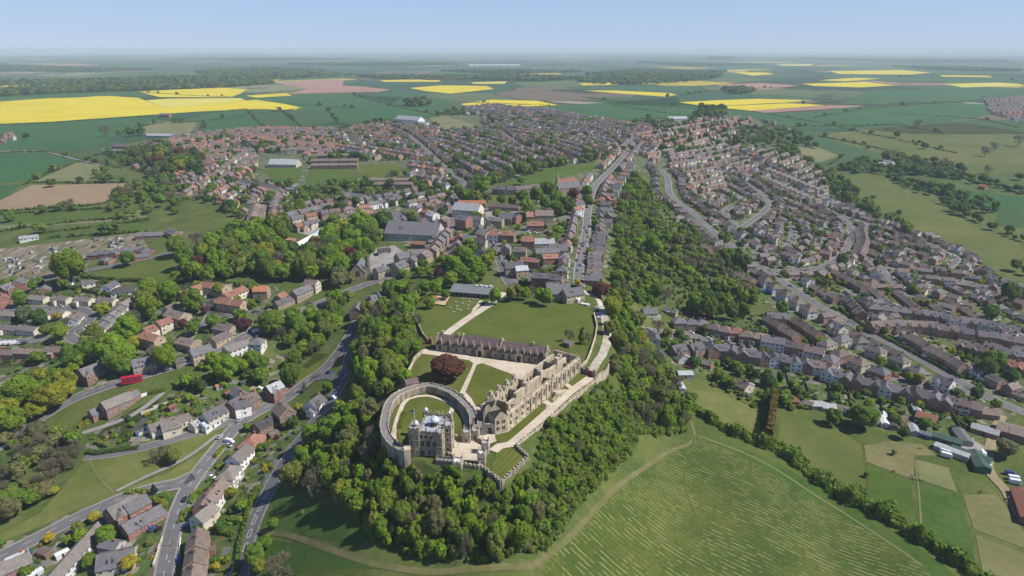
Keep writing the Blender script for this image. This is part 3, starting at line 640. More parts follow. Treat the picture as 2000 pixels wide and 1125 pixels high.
def twig_crown(seed, nq):
    """leafless or barely budding crown: limbs that fork out into many fine twigs"""
    rng = np.random.default_rng(seed); seg = []
    def grow(p, d, L, w, lev):
        q = p+d*L; seg.append((p, q, w))
        if lev == 0: return
        for _ in range(rng.integers(2, 5)):
            e = d+rng.normal(size=3)*.55; e[2] += .08; e /= np.linalg.norm(e); grow(q, e, L*rng.uniform(.62, .85), w*.62, lev-1)
    for i in range(6):
        th = i*1.05+rng.uniform(-.3, .3); d = np.array((math.cos(th)*.55, math.sin(th)*.55, rng.uniform(.5, .95))); d /= np.linalg.norm(d); grow(np.array((0, 0, .2)), d, .2, .016, 4)
    V = []; vals = []
    for p, q, w in seg[:nq]:
        d = q-p; a = np.cross(d, rng.normal(size=3)); a = a/(np.linalg.norm(a)+1e-9)*max(w, .0042); V += [p-a, p+a, q+a*.6, q-a*.6]; vals += [rng.uniform(.75, 1.2)]*4
        if w < .006:
            for _ in range(3):
                c = q+rng.normal(size=3)*.028; u = rng.normal(size=3); u = u/np.linalg.norm(u)*.016; b2 = np.cross(u, rng.normal(size=3)); b2 = b2/np.linalg.norm(b2)*.016; V += [c-u, c-b2, c+u, c+b2]; vals += [rng.uniform(.9, 1.5)]*4
    V = np.array(V); mx = np.abs(V[:, :2]).max(); V[:, :2] *= .5/mx; V[:, 2] = .14+(V[:, 2]-V[:, 2].min())/(V[:, 2].max()-V[:, 2].min())*.86
    return V, np.array(vals)
def qmesh(name, v, val, mat):
    k = len(v)//4; me = bpy.data.meshes.new(name); me.vertices.add(len(v)); me.vertices.foreach_set('co', np.ascontiguousarray(v, dtype=np.float32).ravel())
    me.loops.add(len(v)); me.loops.foreach_set('vertex_index', np.arange(len(v), dtype=np.int32))
    me.polygons.add(k); me.polygons.foreach_set('loop_start', np.arange(0, 4*k, 4, dtype=np.int32))
    me.update(calc_edges=True); a = me.attributes.new('lv', 'FLOAT', 'POINT'); a.data.foreach_set('value', val.astype(np.float32)); me.materials.append(MATS[mat]); return me
TPL = {}
def tpl(kind, lod, i):
    key = (kind, lod, i)
    if key not in TPL:
        nq, leaf, nl = {3: (2600, .062, 26), 2: (1300, .085, 20), 1: (420, .14, 14), 0: (110, .26, 9)}[lod]
        sd = hash((kind == 'round', lod, i)) % 1000+i*17+lod*131+len(kind)*7
        if kind == 'twig': v, val = twig_crown(sd, {3: 4000, 2: 2600, 1: 700, 0: 260}[lod])
        elif kind in ('column', 'cone'): v, val = lumps_crown(sd, 12, int(nq*.7), leaf*.85, kind)
        elif kind == 'shrub': v, val = lumps_crown(sd, 7, nq//3, leaf*1.4, kind); v = (v-np.array((0, 0, .58)))*np.array((1, 1, 1.15))+np.array((0, 0, .45))
        else: v, val = lumps_crown(sd, nl, nq, leaf)
        TPL[key] = (v, val, qmesh('crown', v, val, 'leaf'))
    return TPL[key]
def trunk_mesh():
    b = MB(); rng = random.Random(3)
    b.tube([(0, 0, -.05), (.005, 0, .15), (0, .01, .34), (.01, 0, .62)], [.034, .026, .021, .008], 'bark', 7)
    for k in range(5):
        th = k*1.3; z0 = .2+.05*k; b.tube([(0, 0, z0), (.14*math.cos(th), .14*math.sin(th), z0+.12), (.28*math.cos(th), .28*math.sin(th), z0+.3)], [.014, .01, .004], 'bark', 5)
    return b.mesh('trunk')
TRUNK = trunk_mesh()
GREENS = {'fresh': (.205, .31, .022), 'mid': (.155, .245, .027), 'dark': (.09, .155, .028), 'lime': (.3, .32, .03), 'olive': (.2, .235, .042), 'bare': (.21, .18, .12), 'copper': (.15, .055, .038), 'conifer': (.022, .05, .022),
          'gold': (.42, .34, .03), 'purple': (.11, .035, .055), 'pale': (.17, .2, .09), 'blossom': (.42, .4, .34), 'orange': (.2, .15, .03), 'tan': (.2, .2, .075)}
ADJ = {'fresh': 'fresh green', 'mid': 'mid green', 'dark': 'dark green', 'lime': 'bright lime green', 'olive': 'olive green', 'bare': 'bare greyish brown', 'copper': 'copper leaved', 'conifer': 'blackish green', 'gold': 'golden yellow', 'purple': 'purple leaved', 'pale': 'pale grey green', 'blossom': 'white blossoming', 'orange': 'orange brown', 'tan': 'dull tan budding'}
TREES = []       # dict: name, kind, x, y, r, h, col, label, group, pri
def tree(px, py, rpx, col, label=None, kind='round', name=None, hr=1.25, group=None, base=False, pri=False, jitter=.08):
    """px,py: centre of the crown in the photograph, rpx: its half width there"""
    x, y = gp(px, py); d = proj(x, y, H(x, y))[2]; r = rpx*d/FPX
    h = 2*r*hr
    x, y = gp(px, py, 0 if base else h*.5); r *= 1.0
    add_tree(x, y, r, h, col, label, kind, name, group, pri)
def add_tree(x, y, r, h, col, label=None, kind='round', name=None, group=None, pri=False):
    if col == 'bare' and kind == 'round': kind = 'twig'
    name = name or {'round': 'broadleaf_tree', 'twig': 'bare_tree', 'cone': 'conifer_tree', 'column': 'columnar_tree', 'shrub': 'shrub'}[kind]
    TREES.append(dict(x=x, y=y, r=r, h=h, col=col, label=label, kind=kind, name=name, group=group, pri=pri))
def dcastle(x, y): return float(seg_dist(np.array([x]), np.array([y]), PLATW)[0]) if y < 420 and abs(x) < 90 else 99
def near_castle(x, y): return dcastle(x, y) < 1.5
def wood(pts, sp, mix, rng=(3.5, 5.5), hr=1.3, label='the wood', group=None, shrub=0.0, edge=0, seed=1, world=False, avoid=None):
    rd_ = random.Random(seed); poly = pts if world else W_(pts)
    x0, x1 = min(p[0] for p in poly), max(p[0] for p in poly); y0, y1 = min(p[1] for p in poly), max(p[1] for p in poly)
    y = y0; row = 0; cols = list(mix); wt = [mix[c] for c in cols]
    while y < y1:
        x = x0+(row % 2)*sp/2
        while x < x1:
            qx, qy = x+rd_.uniform(-.42, .42)*sp, y+rd_.uniform(-.42, .42)*sp
            if inpoly(qx, qy, poly) and not (avoid and avoid(qx, qy)) and not near_castle(qx, qy):
                c = rd_.choices(cols, wt)[0]; r = rd_.uniform(*rng)*rd_.choice((.72, .9, 1, 1, 1.12, 1.3))
                if rd_.random() < .06: x += sp; continue
                if y < 290: r *= min(1, .4+dcastle(qx, qy)/22)
                if rd_.random() < shrub: add_tree(qx, qy, r*.6, r*.9, c if c != 'bare' else 'olive', kind='shrub', group=(group or label), label='%s bush in %s' % (ADJ[c if c != 'bare' else 'olive'], label))
                else: add_tree(qx, qy, r, 2*r*hr*rd_.uniform(.85, 1.2), c, '%s %s in %s' % (ADJ[c], 'tree' if c != 'bare' else 'twiggy tree', label), 'cone' if c == 'conifer' else 'round', group=(group or label))
            x += sp
        y += sp*.87; row += 1
def place_tree(t, lod):
    i = random.randrange(4 if lod > 1 else 3); z = H(t['x'], t['y'])
    e = empty(t['name'], (t['x'], t['y'], z-.1), random.uniform(0, 6.28)); e.scale = (2*t['r'], 2*t['r'], t['h'])
    c = mobj('crown', tpl(t['kind'], lod, i)[2], e); g = GREENS[t['col']]; k = random.uniform(.85, 1.15)
    c.color = (g[0]*k*random.uniform(.92, 1.08), g[1]*k, g[2]*k, 1)
    if t['kind'] != 'shrub': mobj('trunk', TRUNK, e)
    tag(e, t['label'], {'broadleaf_tree': 'tree', 'bare_tree': 'tree', 'conifer_tree': 'tree', 'columnar_tree': 'tree'}.get(t['name'], 'shrub'), t['group'])
    return e
def carpet(pts, n_, mix, rng, seed, hh=1.1):
    rd_ = random.Random(seed); poly = W_(pts); x0, x1 = min(p[0] for p in poly), max(p[0] for p in poly); y0, y1 = min(p[1] for p in poly), max(p[1] for p in poly); cols = list(mix); wt = [mix[c] for c in cols]; out = []
    while len(out) < n_:
        x, y = rd_.uniform(x0, x1), rd_.uniform(y0, y1); n_ -= .2
        if inpoly(x, y, poly) and not near_castle(x, y): r = rd_.uniform(*rng); out.append(dict(x=x, y=y, r=r, h=2*r*hh*rd_.uniform(.7, 1.3), col=rd_.choices(cols, wt)[0], kind='shrub'))
    return out
def mass(name, items, lodf):
    """very many small trees or bushes as one object"""
    vs = []; vals = []; tint = []
    for t in items:
        lod = lodf(t); v, val, _ = tpl(t['kind'], lod, random.randrange(3)); a = random.uniform(0, 6.28); c, s = math.cos(a), math.sin(a)
        w = v*np.array((2*t['r'], 2*t['r'], t['h'])); w = np.column_stack([w[:, 0]*c-w[:, 1]*s+t['x'], w[:, 0]*s+w[:, 1]*c+t['y'], w[:, 2]+t['z']]) if 'z' in t else np.column_stack([w[:, 0]*c-w[:, 1]*s+t['x'], w[:, 0]*s+w[:, 1]*c+t['y'], w[:, 2]+H(t['x'], t['y'])-.1])
        k = random.uniform(.82, 1.18); g = GREENS[t['col']]
        vs.append(w.astype(np.float32)); vals.append(val); tint.append(np.tile(np.array((g[0]*k*random.uniform(.92, 1.08), g[1]*k, g[2]*k, 1), np.float32), (len(v), 1)))
    if not vs: return
    v = np.concatenate(vs); me = qmesh(name, v, np.concatenate(vals), 'leaf_mass')
    a = me.attributes.new('tint', 'FLOAT_COLOR', 'POINT'); a.data.foreach_set('color', np.concatenate(tint).ravel())
    o = mobj(name, me); o['kind'] = 'stuff'; return o
def hedge_mesh(L, w, h, col, leaf=.3, dens=5.0, rag=.25, seed=0):
    """a clipped or straggling hedge along world points, as many leaf faces"""
    rng = np.random.default_rng(seed); P = []; Nn = []; D = along(L); tot = D[-1]
    k = int(tot*(w+2*h)*dens)
    for _ in range(max(k, 20)):
        (x, y), a = at_len(L, D, rng.uniform(0, tot)); s = rng.uniform(-1, 1); top = rng.random() < w/(w+2*h)
        hh = h*(1+rag*(math.sin(x*.9+y*.7)*.3+math.sin(x*.31-y*.27)*.45+rng.uniform(-.5, .5)*.6)); ww = w*(1+rag*(math.sin(x*.6-y*.8)*.35+math.sin(x*.23+y*.19)*.3))
        if top: off = s*ww/2; z = hh; nn = (0, 0, 1)
        else: sg = 1 if s > 0 else -1; off = sg*ww/2; z = rng.uniform(.05, 1)*hh; nn = (-math.sin(a)*sg, math.cos(a)*sg, .35)
        px_, py_ = x-math.sin(a)*off, y+math.cos(a)*off
        P.append((px_, py_, H(px_, py_)+z)); Nn.append(nn)
    P = np.array(P); Nn = np.array(Nn)+rng.normal(size=P.shape)*.4
    P += rng.normal(size=P.shape)*leaf*.35
    v = quads_to_arrays(P, Nn, leaf, 1.0, rng)
    return qmesh('hedge', v-np.array((L[0][0], L[0][1], 0)), np.repeat(rng.uniform(.75, 1.2, len(P)), 4), 'leaf')
def hedge(pts, w, h, col, label, group=None, leaf=.35, dens=4.0, rag=.25, px=True, name='hedge'):
    L = smooth_line(W_(pts), 4) if px else pts
    o = mobj(name, hedge_mesh(L, w, h, col, leaf, dens, rag, len(bpy.data.meshes)), None, (L[0][0], L[0][1], 0))
    g = GREENS[col]; o.color = (*g, 1); tag(o, label, 'hedge', group); return o
# ------------------------------------------------------------------ house materials and templates
def wallmat(name, col, var=.25, size=.5):
    m, t, b = newmat(name); P = N(t, 'TexCoord').outputs['Object']
    n1 = noise(t, P, size, 3); n2 = noise(t, P, 3.5, 3)
    c = ramp(t, math_(t, 'ADD', math_(t, 'MULTIPLY', n1, .5), math_(t, 'MULTIPLY', n2, .5)), [(.36, tuple(v*(1-var) for v in col)), (.62, tuple(v*(1+var*.6) for v in col))])
    hs = N(t, 'HueSaturation'); t.links.new(c, hs.inputs['Color']); rnd = N(t, 'ObjectInfo').outputs['Random']
    t.links.new(math_(t, 'MULTIPLY_ADD', rnd, .32, .84), hs.inputs['Value']); t.links.new(hs.outputs[0], b.inputs['Base Color'])
def roofmat(name, col, band=.35):
    m, t, b = newmat(name); P = N(t, 'TexCoord').outputs['Object']
    s = N(t, 'SeparateXYZ'); t.links.new(P, s.inputs[0])
    w = math_(t, 'FRACT', math_(t, 'MULTIPLY', s.outputs[2], 1/band)); n2 = noise(t, P, 1.6, 4); n3 = noise(t, P, .35, 2)
    f = math_(t, 'ADD', math_(t, 'MULTIPLY', n2, .6), math_(t, 'MULTIPLY', n3, .4))
    c = ramp(t, f, [(.34, tuple(v*.7 for v in col)), (.66, tuple(min(v*1.25, .9) for v in col))])
    c = mixc(t, c, tuple(v*.6 for v in col), math_(t, 'MULTIPLY', math_(t, 'LESS_THAN', w, .22), .5))
    hs = N(t, 'HueSaturation'); t.links.new(c, hs.inputs['Color']); rnd = N(t, 'ObjectInfo').outputs['Random']
    t.links.new(math_(t, 'MULTIPLY_ADD', rnd, .42, .8), hs.inputs['Value']); t.links.new(hs.outputs[0], b.inputs['Base Color']); b.inputs['Roughness'].default_value = .8
def plain(name, col, rough=.6, metal=0, spec=.3):
    m, t, b = newmat(name); P = N(t, 'TexCoord').outputs['Object']
    c = ramp(t, noise(t, P, 1.3, 4), [(.35, tuple(v*.85 for v in col)), (.65, tuple(min(1, v*1.1) for v in col))])
    t.links.new(c, b.inputs['Base Color']); b.inputs['Roughness'].default_value = rough; b.inputs['Metallic'].default_value = metal; b.inputs['Specular IOR Level'].default_value = spec
WALLS = {'brick': ((.31, .155, .115), 'red brick'), 'brown': ((.26, .165, .125), 'brown brick'), 'buff': ((.40, .31, .2), 'buff stone'), 'cream': ((.6, .54, .42), 'cream rendered'), 'white': ((.74, .73, .7), 'white rendered'), 'grey': ((.42, .41, .39), 'grey rendered'), 'pink': ((.42, .26, .2), 'pinkish brick'), 'stone': ((.33, .27, .19), 'old stone')}
ROOFS = {'slate': ((.14, .135, .142), 'dark slate'), 'brownt': ((.185, .145, .122), 'brown tiled'), 'greyt': ((.19, .17, .155), 'grey brown tiled'), 'redt': ((.28, .14, .1), 'red tiled'), 'orange': ((.42, .17, .09), 'orange pantiled'), 'dark': ((.075, .068, .068), 'blackish tiled'), 'light': ((.36, .37, .38), 'pale grey roofed'), 'purple': ((.165, .128, .125), 'purplish tiled')}
for k, (c, _) in WALLS.items(): wallmat('wall_'+k, c)
for k, (c, _) in ROOFS.items(): roofmat('roof_'+k, c)
plain('frame_white', (.7, .7, .68)); plain('chimney_brick', (.27, .12, .085), .9); plain('pot', (.4, .22, .13), .9); plain('door_dark', (.09, .05, .04), .5); plain('metal_white', (.7, .7, .7), .5); plain('shed_wood', (.2, .14, .09), .9); plain('shed_green', (.06, .12, .08), .8); plain('concrete', (.36, .34, .31), .9)
_m, _t, _b = newmat('glass'); _b.inputs['Base Color'].default_value = (.03, .035, .045, 1); _b.inputs['Roughness'].default_value = .12; _b.inputs['Specular IOR Level'].default_value = .6
def gable_roof(b, x0, x1, d, eh, pitch, mat, cy=0, axis='x', o=.32, th=.16):
    tn = math.tan(R(pitch)); rise = d/2*tn; ez = eh-o*tn
    def P(a, c, z): return (a, cy+c, z) if axis == 'x' else (cy+c, a, z)
    a0, a1 = x0-o*.7, x1+o*.7; h = d/2+o
    fl = axis == 'x'
    for s in (-1, 1):
        q = [P(a0, s*h, ez), P(a1, s*h, ez), P(a1, 0, eh+rise), P(a0, 0, eh+rise)]
        if (s > 0) == fl: q = q[::-1]
        b.poly([(x, y, z+th) for x, y, z in q], mat); b.poly(q[::-1], mat)
        e = [P(a0, s*h, ez), P(a1, s*h, ez), (*P(a1, s*h, ez)[:2], ez+th), (*P(a0, s*h, ez)[:2], ez+th)]
        if (s > 0) == fl: e = e[::-1]
        b.poly(e, mat)
    for a, sg in ((a0, -1), (a1, 1)):
        p = [P(a, -h, ez), P(a, 0, eh+rise), P(a, h, ez), P(a, h, ez+th), P(a, 0, eh+rise+th), P(a, -h, ez+th)]
        b.poly([p[0], p[1], p[4], p[5]], 'frame_white'); b.poly([p[1], p[2], p[3], p[4]], 'frame_white')
def hip_roof(b, x0, x1, d, eh, pitch, mat, cy=0, o=.35):
    tn = math.tan(R(pitch)); h = d/2+o; rise = h*tn; ez = eh-.05
    a0, a1 = x0-o, x1+o; r0, r1 = a0+h*.95, a1-h*.95
    if r0 > r1: r0 = r1 = (a0+a1)/2
    y0, y1 = cy-h, cy+h; A, B, C, D = (a0, y0, ez), (a1, y0, ez), (a1, y1, ez), (a0, y1, ez); E, F = (r0, cy, ez+rise), (r1, cy, ez+rise)
    b.poly([A, B, F, E], mat); b.poly([C, D, E, F], mat); b.poly([B, C, F], mat); b.poly([D, A, E], mat); b.poly([D, C, B, A], mat)
def walls_box(b, x0, x1, y0, y1, eh, mat, gable=None, pitch=35, z0=-2.0):
    b.prism([(x0, y0), (x1, y0), (x1, y1), (x0, y1)], z0, eh, mat, True)
    if gable == 'x':
        r = (y1-y0)/2*math.tan(R(pitch)); m = (y0+y1)/2
        b.poly([(x0, y1, eh), (x0, y0, eh), (x0, m, eh+r)], mat); b.poly([(x1, y0, eh), (x1, y1, eh), (x1, m, eh+r)], mat)
    if gable == 'y':
        r = (x1-x0)/2*math.tan(R(pitch)); m = (x0+x1)/2
        b.poly([(x0, y0, eh), (x1, y0, eh), (m, y0, eh+r)], mat); b.poly([(x1, y1, eh), (x0, y1, eh), (m, y1, eh+r)], mat)
def window_mesh(w, h):
    b = MB(); f = .1
    b.box(-w/2, w/2, -.06, .03, 0, f, 'frame_white'); b.box(-w/2, w/2, -.06, .03, h-f, h, 'frame_white')
    b.box(-w/2, -w/2+f, -.06, .03, f, h-f, 'frame_white'); b.box(w/2-f, w/2, -.06, .03, f, h-f, 'frame_white'); b.box(-f/2, f/2, -.055, .03, f, h-f, 'frame_white')
    b.box(-w/2+f, w/2-f, -.03, .02, f, h-f, 'glass'); return b.mesh('window')
WINS = {}
def winmesh(w, h):
    if (w, h) not in WINS: WINS[(w, h)] = window_mesh(w, h)
    return WINS[(w, h)]
def door_mesh():
    b = MB(); b.box(-.55, .55, -.06, .03, 0, 2.1, 'frame_white'); b.box(-.43, .43, -.09, .02, .05, 2.0, 'door_dark'); return b.mesh('door')
DOOR = door_mesh()
def chimney_mesh():
    b = MB(); b.box(-.5, .5, -.35, .35, -1.2, 1.15, 'chimney_brick'); b.box(-.57, .57, -.42, .42, 1.15, 1.3, 'chimney_brick')
    for x in (-.25, .25): b.lathe([(.14, 1.3), (.12, 1.7)], x, 0, 'pot', 7)
    return b.mesh('chimney')
CHIM = chimney_mesh()
HT = {  # width, depth, eaves, pitch, roof, options
 'terraced_house': dict(w=5.6, d=8.2, eh=5.4, p=34, roof='gable', wing=True), 'semi_detached_house': dict(w=13, d=8.4, eh=5.2, p=36, roof='hip', bay=True),
 'gabled_semi': dict(w=12.5, d=8.2, eh=5.1, p=36, roof='gable'), 'detached_house': dict(w=10, d=8.4, eh=5.2, p=36, roof='gable', cross=True), 'narrow_house': dict(w=8.2, d=8.0, eh=5.0, p=37, roof='gable', wing=True),
 'bungalow': dict(w=11, d=8.2, eh=2.7, p=30, roof='gable'), 'hip_bungalow': dict(w=11, d=9, eh=2.7, p=32, roof='hip'), 'long_bungalow': dict(w=16, d=7.4, eh=2.7, p=27, roof='gable'),
 'cottage': dict(w=12.5, d=6.8, eh=5.0, p=38, roof='gable'), 'gable_front': dict(w=7.6, d=10, eh=5.0, p=38, roof='gable_y'), 'court_house': dict(w=10.5, d=8.2, eh=4.8, p=30, roof='gable'), 'shop': dict(w=11, d=9, eh=6.2, p=34, roof='gable')}
KIND = {'gabled_semi': 'semi_detached_house', 'narrow_house': 'terraced_house', 'hip_bungalow': 'bungalow', 'long_bungalow': 'bungalow', 'gable_front': 'detached_house', 'court_house': 'detached_house', 'shop': 'shop_building'}
WORD = {'terraced_house': 'terraced house', 'semi_detached_house': 'pair of semis', 'gabled_semi': 'gabled semis', 'detached_house': 'detached house', 'narrow_house': 'narrow house', 'bungalow': 'bungalow', 'hip_bungalow': 'hipped bungalow', 'long_bungalow': 'long bungalow', 'cottage': 'cottage', 'gable_front': 'gable fronted house', 'court_house': 'court house', 'shop': 'shop building'}
HM = {}
def house_parts(ty, wall, roof, lvl, w=None, d=None, eh=None, var=0):
    key = (ty, wall, roof, lvl, w, d, eh, var)
    if key in HM: return HM[key]
    q = dict(HT[ty]); q['w'] = w or q['w']; q['d'] = d or q['d']; q['eh'] = eh or q['eh']
    w, d, eh, p = q['w'], q['d'], q['eh'], q['p']; wm, rm = 'wall_'+wall, 'roof_'+roof; a, b = MB(), MB(); x0, x1, y0, y1 = -w/2, w/2, -d/2, d/2
    rise = d/2*math.tan(R(p)); wins = []; doors = []; ch = []
    if q['roof'] == 'gable': walls_box(a, x0, x1, y0, y1, eh, wm, 'x', p); gable_roof(b, x0, x1, d, eh, p, rm)
    elif q['roof'] == 'gable_y': walls_box(a, x0, x1, y0, y1, eh, wm, 'y', p); gable_roof(b, y0, y1, w, eh, p, rm, 0, 'y'); rise = w/2*math.tan(R(p))
    else: walls_box(a, x0, x1, y0, y1, eh, wm); hip_roof(b, x0, x1, d, eh, p, rm)
    if q.get('wing'):
        ww = w*.5; a2 = x0+.02; walls_box(a, a2, a2+ww, y1-.1, y1+4, eh-.9, wm, None); ap = ww/2*math.tan(R(36))
        a.poly([(a2+ww, y1+4, eh-.9), (a2, y1+4, eh-.9), (a2+ww/2, y1+4, eh-.9+ap)], wm); gable_roof(b, y1-.5, y1+4, ww, eh-.9, 36, rm, a2+ww/2, 'y', .2)
    if q.get('cross'):
        cx0, cx1 = x0+.5, x0+4.6; walls_box(a, cx0, cx1, y0-1.5, y0+.5, eh, wm, 'y', 40); gable_roof(b, y0-1.5, 0, cx1-cx0, eh, 40, rm, (cx0+cx1)/2, 'y')
        a.box(x1, x1+3, y0+1, y0+6.5, -1, 2.5, wm); b.poly([(x1, y0+.8, 3.2), (x1+3.2, y0+.8, 2.5), (x1+3.2, y0+6.7, 2.5), (x1, y0+6.7, 3.2)], rm)
    if q.get('bay'):
        for cx in (-w/4-.8, w/4+.8):
            a.prism([(cx-1.4, y0+.1), (cx-.9, y0-.8), (cx+.9, y0-.8), (cx+1.4, y0+.1)], -1, 2.7, 'wall_white' if wall != 'white' else wm)
            b.prism([(cx-1.5, y0+.15), (cx-1, y0-.95), (cx+1, y0-.95), (cx+1.5, y0+.15)], 2.7, 2.95, rm)
    if var in (1, 3) and ty != 'shop': a.box(w*.04, w*.04+min(3.4, w*.4), y1-.05, y1+2.6, -1, 2.5, wm, 'roof_light' if var == 3 else rm)
    if var in (2, 3) and q['roof'] == 'gable':
        for k in range(2): u = -w*.25+k*2; b.poly([(u, y0*.7, eh+rise*.3+.22), (u+.9, y0*.7, eh+rise*.3+.22), (u+.9, y0*.45, eh+rise*.55+.22), (u, y0*.45, eh+rise*.55+.22)], 'glass')
    if var == 1 and q['roof'] == 'hip': a.box(x1-.02, x1+2.8, y0+1, y0+6, -1, 2.4, wm, rm)
    two = eh > 4; nwin = max(2, int(w/2.9)); zs = [.9]+([3.5] if two else [])
    for z in zs:
        for k in range(nwin):
            x = x0+w*(k+.5)/nwin
            if z < 1 and k == nwin//2 and nwin > 2: doors.append((x, y0, 0)); continue
            yy = y0
            if q.get('bay') and z < 1: yy = y0-.82
            if q.get('cross') and x < x0+4.6: yy = y0-1.52
            wins.append((x, yy, z, 0))
        for k in range(nwin):
            x = x0+w*(k+.5)/nwin
            if not (q.get('wing') and x < x0+w*.52): wins.append((x, y1, z, math.pi))
        if not q.get('wing') and ty not in ('long_bungalow',):
            wins.append((x1, .6, z, math.pi/2)); wins.append((x0, .6, z, -math.pi/2))
    if ty in ('terraced_house', 'narrow_house', 'cottage', 'shop'): ch = [(x1-.5, 0)]
    elif ty in ('semi_detached_house', 'gabled_semi'): ch = [(0, 0)]
    elif ty in ('detached_house',): ch = [(x1-1, 0)]
    elif ty in ('bungalow', 'hip_bungalow', 'long_bungalow'): ch = [(w*.2, 0)]
    elif ty == 'gable_front': ch = [(0, 2)]
    chz = eh+rise-.35
    if lvl < 2:
        for x, y, z, an in wins:
            c, s = math.cos(an), math.sin(an); ww, hh = .75, .62; ox, oy = s*.05, -c*.05
            pts = [(x+c*u+ox, y+s*u+oy, z+v) for u, v in ((-ww, 0), (ww, 0), (ww, 2*hh), (-ww, 2*hh))]; a.poly(pts, 'frame_white')
            pts = [(x+c*u+ox*1.5, y+s*u+oy*1.5, z+v) for u, v in ((-ww+.12, .12), (ww-.12, .12), (ww-.12, 2*hh-.12), (-ww+.12, 2*hh-.12))]; a.poly(pts, 'glass')
    if lvl == 0:
        for x, y in ch: a.box(x-.5, x+.5, y-.35, y+.35, chz-.9, chz+1.2, 'chimney_brick')
    HM[key] = dict(wall=a.mesh('wall'), roof=b.mesh('roof'), wins=wins, doors=doors, ch=[(x, y, chz) for x, y in ch], q=q)
    return HM[key]
def build_house(hs, lvl):
    hp = house_parts(hs['ty'], hs['wall'], hs['roof'], lvl, hs.get('w'), hs.get('d'), hs.get('eh'), int(abs(hs['x'])*7)%4)
    nm = KIND.get(hs['ty'], hs['ty']); e = empty(nm, (hs['x'], hs['y'], hs['z']), hs['yaw'])
    tag(e, hs['label'], 'shop' if nm == 'shop_building' else 'house', hs['group'])
    mobj('wall', hp['wall'], e); rf = mobj('roof', hp['roof'], e)
    for x, y, z in hp['ch']: mobj('chimney', CHIM, rf if False else e, (x, y, z))
    if lvl >= 2:
        wm = winmesh(1.5, 1.25)
        for x, y, z, an in hp['wins']:
            o = mobj('window', wm, e, (x, y, z)); o.rotation_euler = (0, 0, an)
        for x, y, z in hp['doors']: mobj('door', DOOR, e, (x, y, z))
    return e
HOUSES = []; GRIDH = {}
def near_house(x, y, dmin):
    c = int(x//20), int(y//20)
    for i in (-1, 0, 1):
        for j in (-1, 0, 1):
            for (a, b) in GRIDH.get((c[0]+i, c[1]+j), ()):
                if (a-x)**2+(b-y)**2 < dmin*dmin: return True
    return False
ORD = 'first second third fourth fifth sixth seventh eighth ninth tenth eleventh twelfth thirteenth fourteenth fifteenth sixteenth seventeenth eighteenth nineteenth twentieth'.split()
def ordw(i):
    if i < 20: return ORD[i]
    t = {2: 'twenty', 3: 'thirty', 4: 'forty', 5: 'fifty', 6: 'sixty', 7: 'seventy'}[(i+1)//10]
    return t+'-'+ORD[(i+1) % 10-1] if (i+1) % 10 else {2: 'twentieth', 3: 'thirtieth', 4: 'fortieth', 5: 'fiftieth', 6: 'sixtieth', 7: 'seventieth'}[(i+1)//10]
def add_house(x, y, yaw, ty, wall, roof, label, group=None, **kw):
    q = HT[ty]; w = kw.get('w') or q['w']; d = kw.get('d') or q['d']; c, s = math.cos(yaw), math.sin(yaw)
    zs = [H(x+c*a-s*b, y+s*a+c*b) for a in (-w/2, 0, w/2) for b in (-d/2, d/2)]; z = min(max(zs)-.1, min(zs)+1.6)
    HOUSES.append(dict(x=x, y=y, z=z, yaw=yaw, ty=ty, wall=wall, roof=roof, label=label, group=group, **kw)); GRIDH.setdefault((int(x//20), int(y//20)), []).append((x, y))
def one(px, py, ang, ty, wall, roof, label, **kw):
    """px,py: middle of the roof in the photograph; ang: a pixel step along the ridge"""
    if 300 < py < 560 and kw.get('w', 0) > 12 and not (800 < px < 820 or 1040 < px < 1056 or 210 < px < 340): kw['w'] *= .62; kw['d'] = kw.get('d', HT[ty]['d'])*.8
    q = HT[ty]; dz = (kw.get('eh') or q['eh'])+1.2; x, y = gp(px, py, dz); a = gp(px+ang[0], py+ang[1], dz)
    add_house(x, y, math.atan2(a[1]-y, a[0]-x)+(math.pi if kw.pop('flip', False) else 0), ty, wall, roof, label, **kw)
CASTLE = atz(840, 860)
def rowlabel(i, word, phrase):
    l = '%s %s from the castle end of %s' % (ordw(i), word, phrase)
    return l if len(l.split()) <= 16 else '%s of %s' % (ordw(i), phrase)
def row(pts, n_, ty, walls, roofs, phrase, across=False, flip=False, jit=0.0, fixed=None, **kw):
    """n_ houses with roofs along the pixel line pts"""
    q = HT[ty]; dz = q['eh']+1.2; L = smooth_line(W_(pts, dz), 4) if len(pts) > 2 else W_(pts, dz); D = along(L); n_ = max(n_, int(D[-1]/6.3)+1) if ty == 'terraced_house' and 'w' not in kw else n_; ps = [at_len(L, D, D[-1]*(i/(n_-1) if n_ > 1 else .5)) for i in range(n_)]
    if math.dist(ps[0][0], CASTLE) > math.dist(ps[-1][0], CASTLE): ps = [(p, a+math.pi) for p, a in ps[::-1]]
    if ty in ('terraced_house',) and not across and 'w' not in kw: kw = dict(kw, w=round(max(4.6, min(14, D[-1]/max(n_-1, 1))), 2))
    for i, (p, a) in enumerate(ps):
        wl, rf = random.choice(walls), random.choice(roofs); ct = ty; k2 = dict(kw); ac = across
        if ty == 'narrow_house' and i % 3 != 1: ct, k2['w'], ac = 'gable_front', 7.2, False
        r_ = random.Random(i*7+len(phrase))
        add_house(p[0]+r_.uniform(-jit, jit), p[1]+r_.uniform(-jit, jit), a+(math.pi/2 if ac else 0)+(math.pi if flip else 0), ct, wl, rf, rowlabel(i, WORD[ty], phrase) if n_ > 1 else phrase, phrase, **k2)
ROADPTS = []
for _L in ROADS.values(): ROADPTS += smooth_line(_L, 5)
RGRID = {}
for _p in ROADPTS: RGRID.setdefault((int(_p[0]//20), int(_p[1]//20)), []).append(_p)
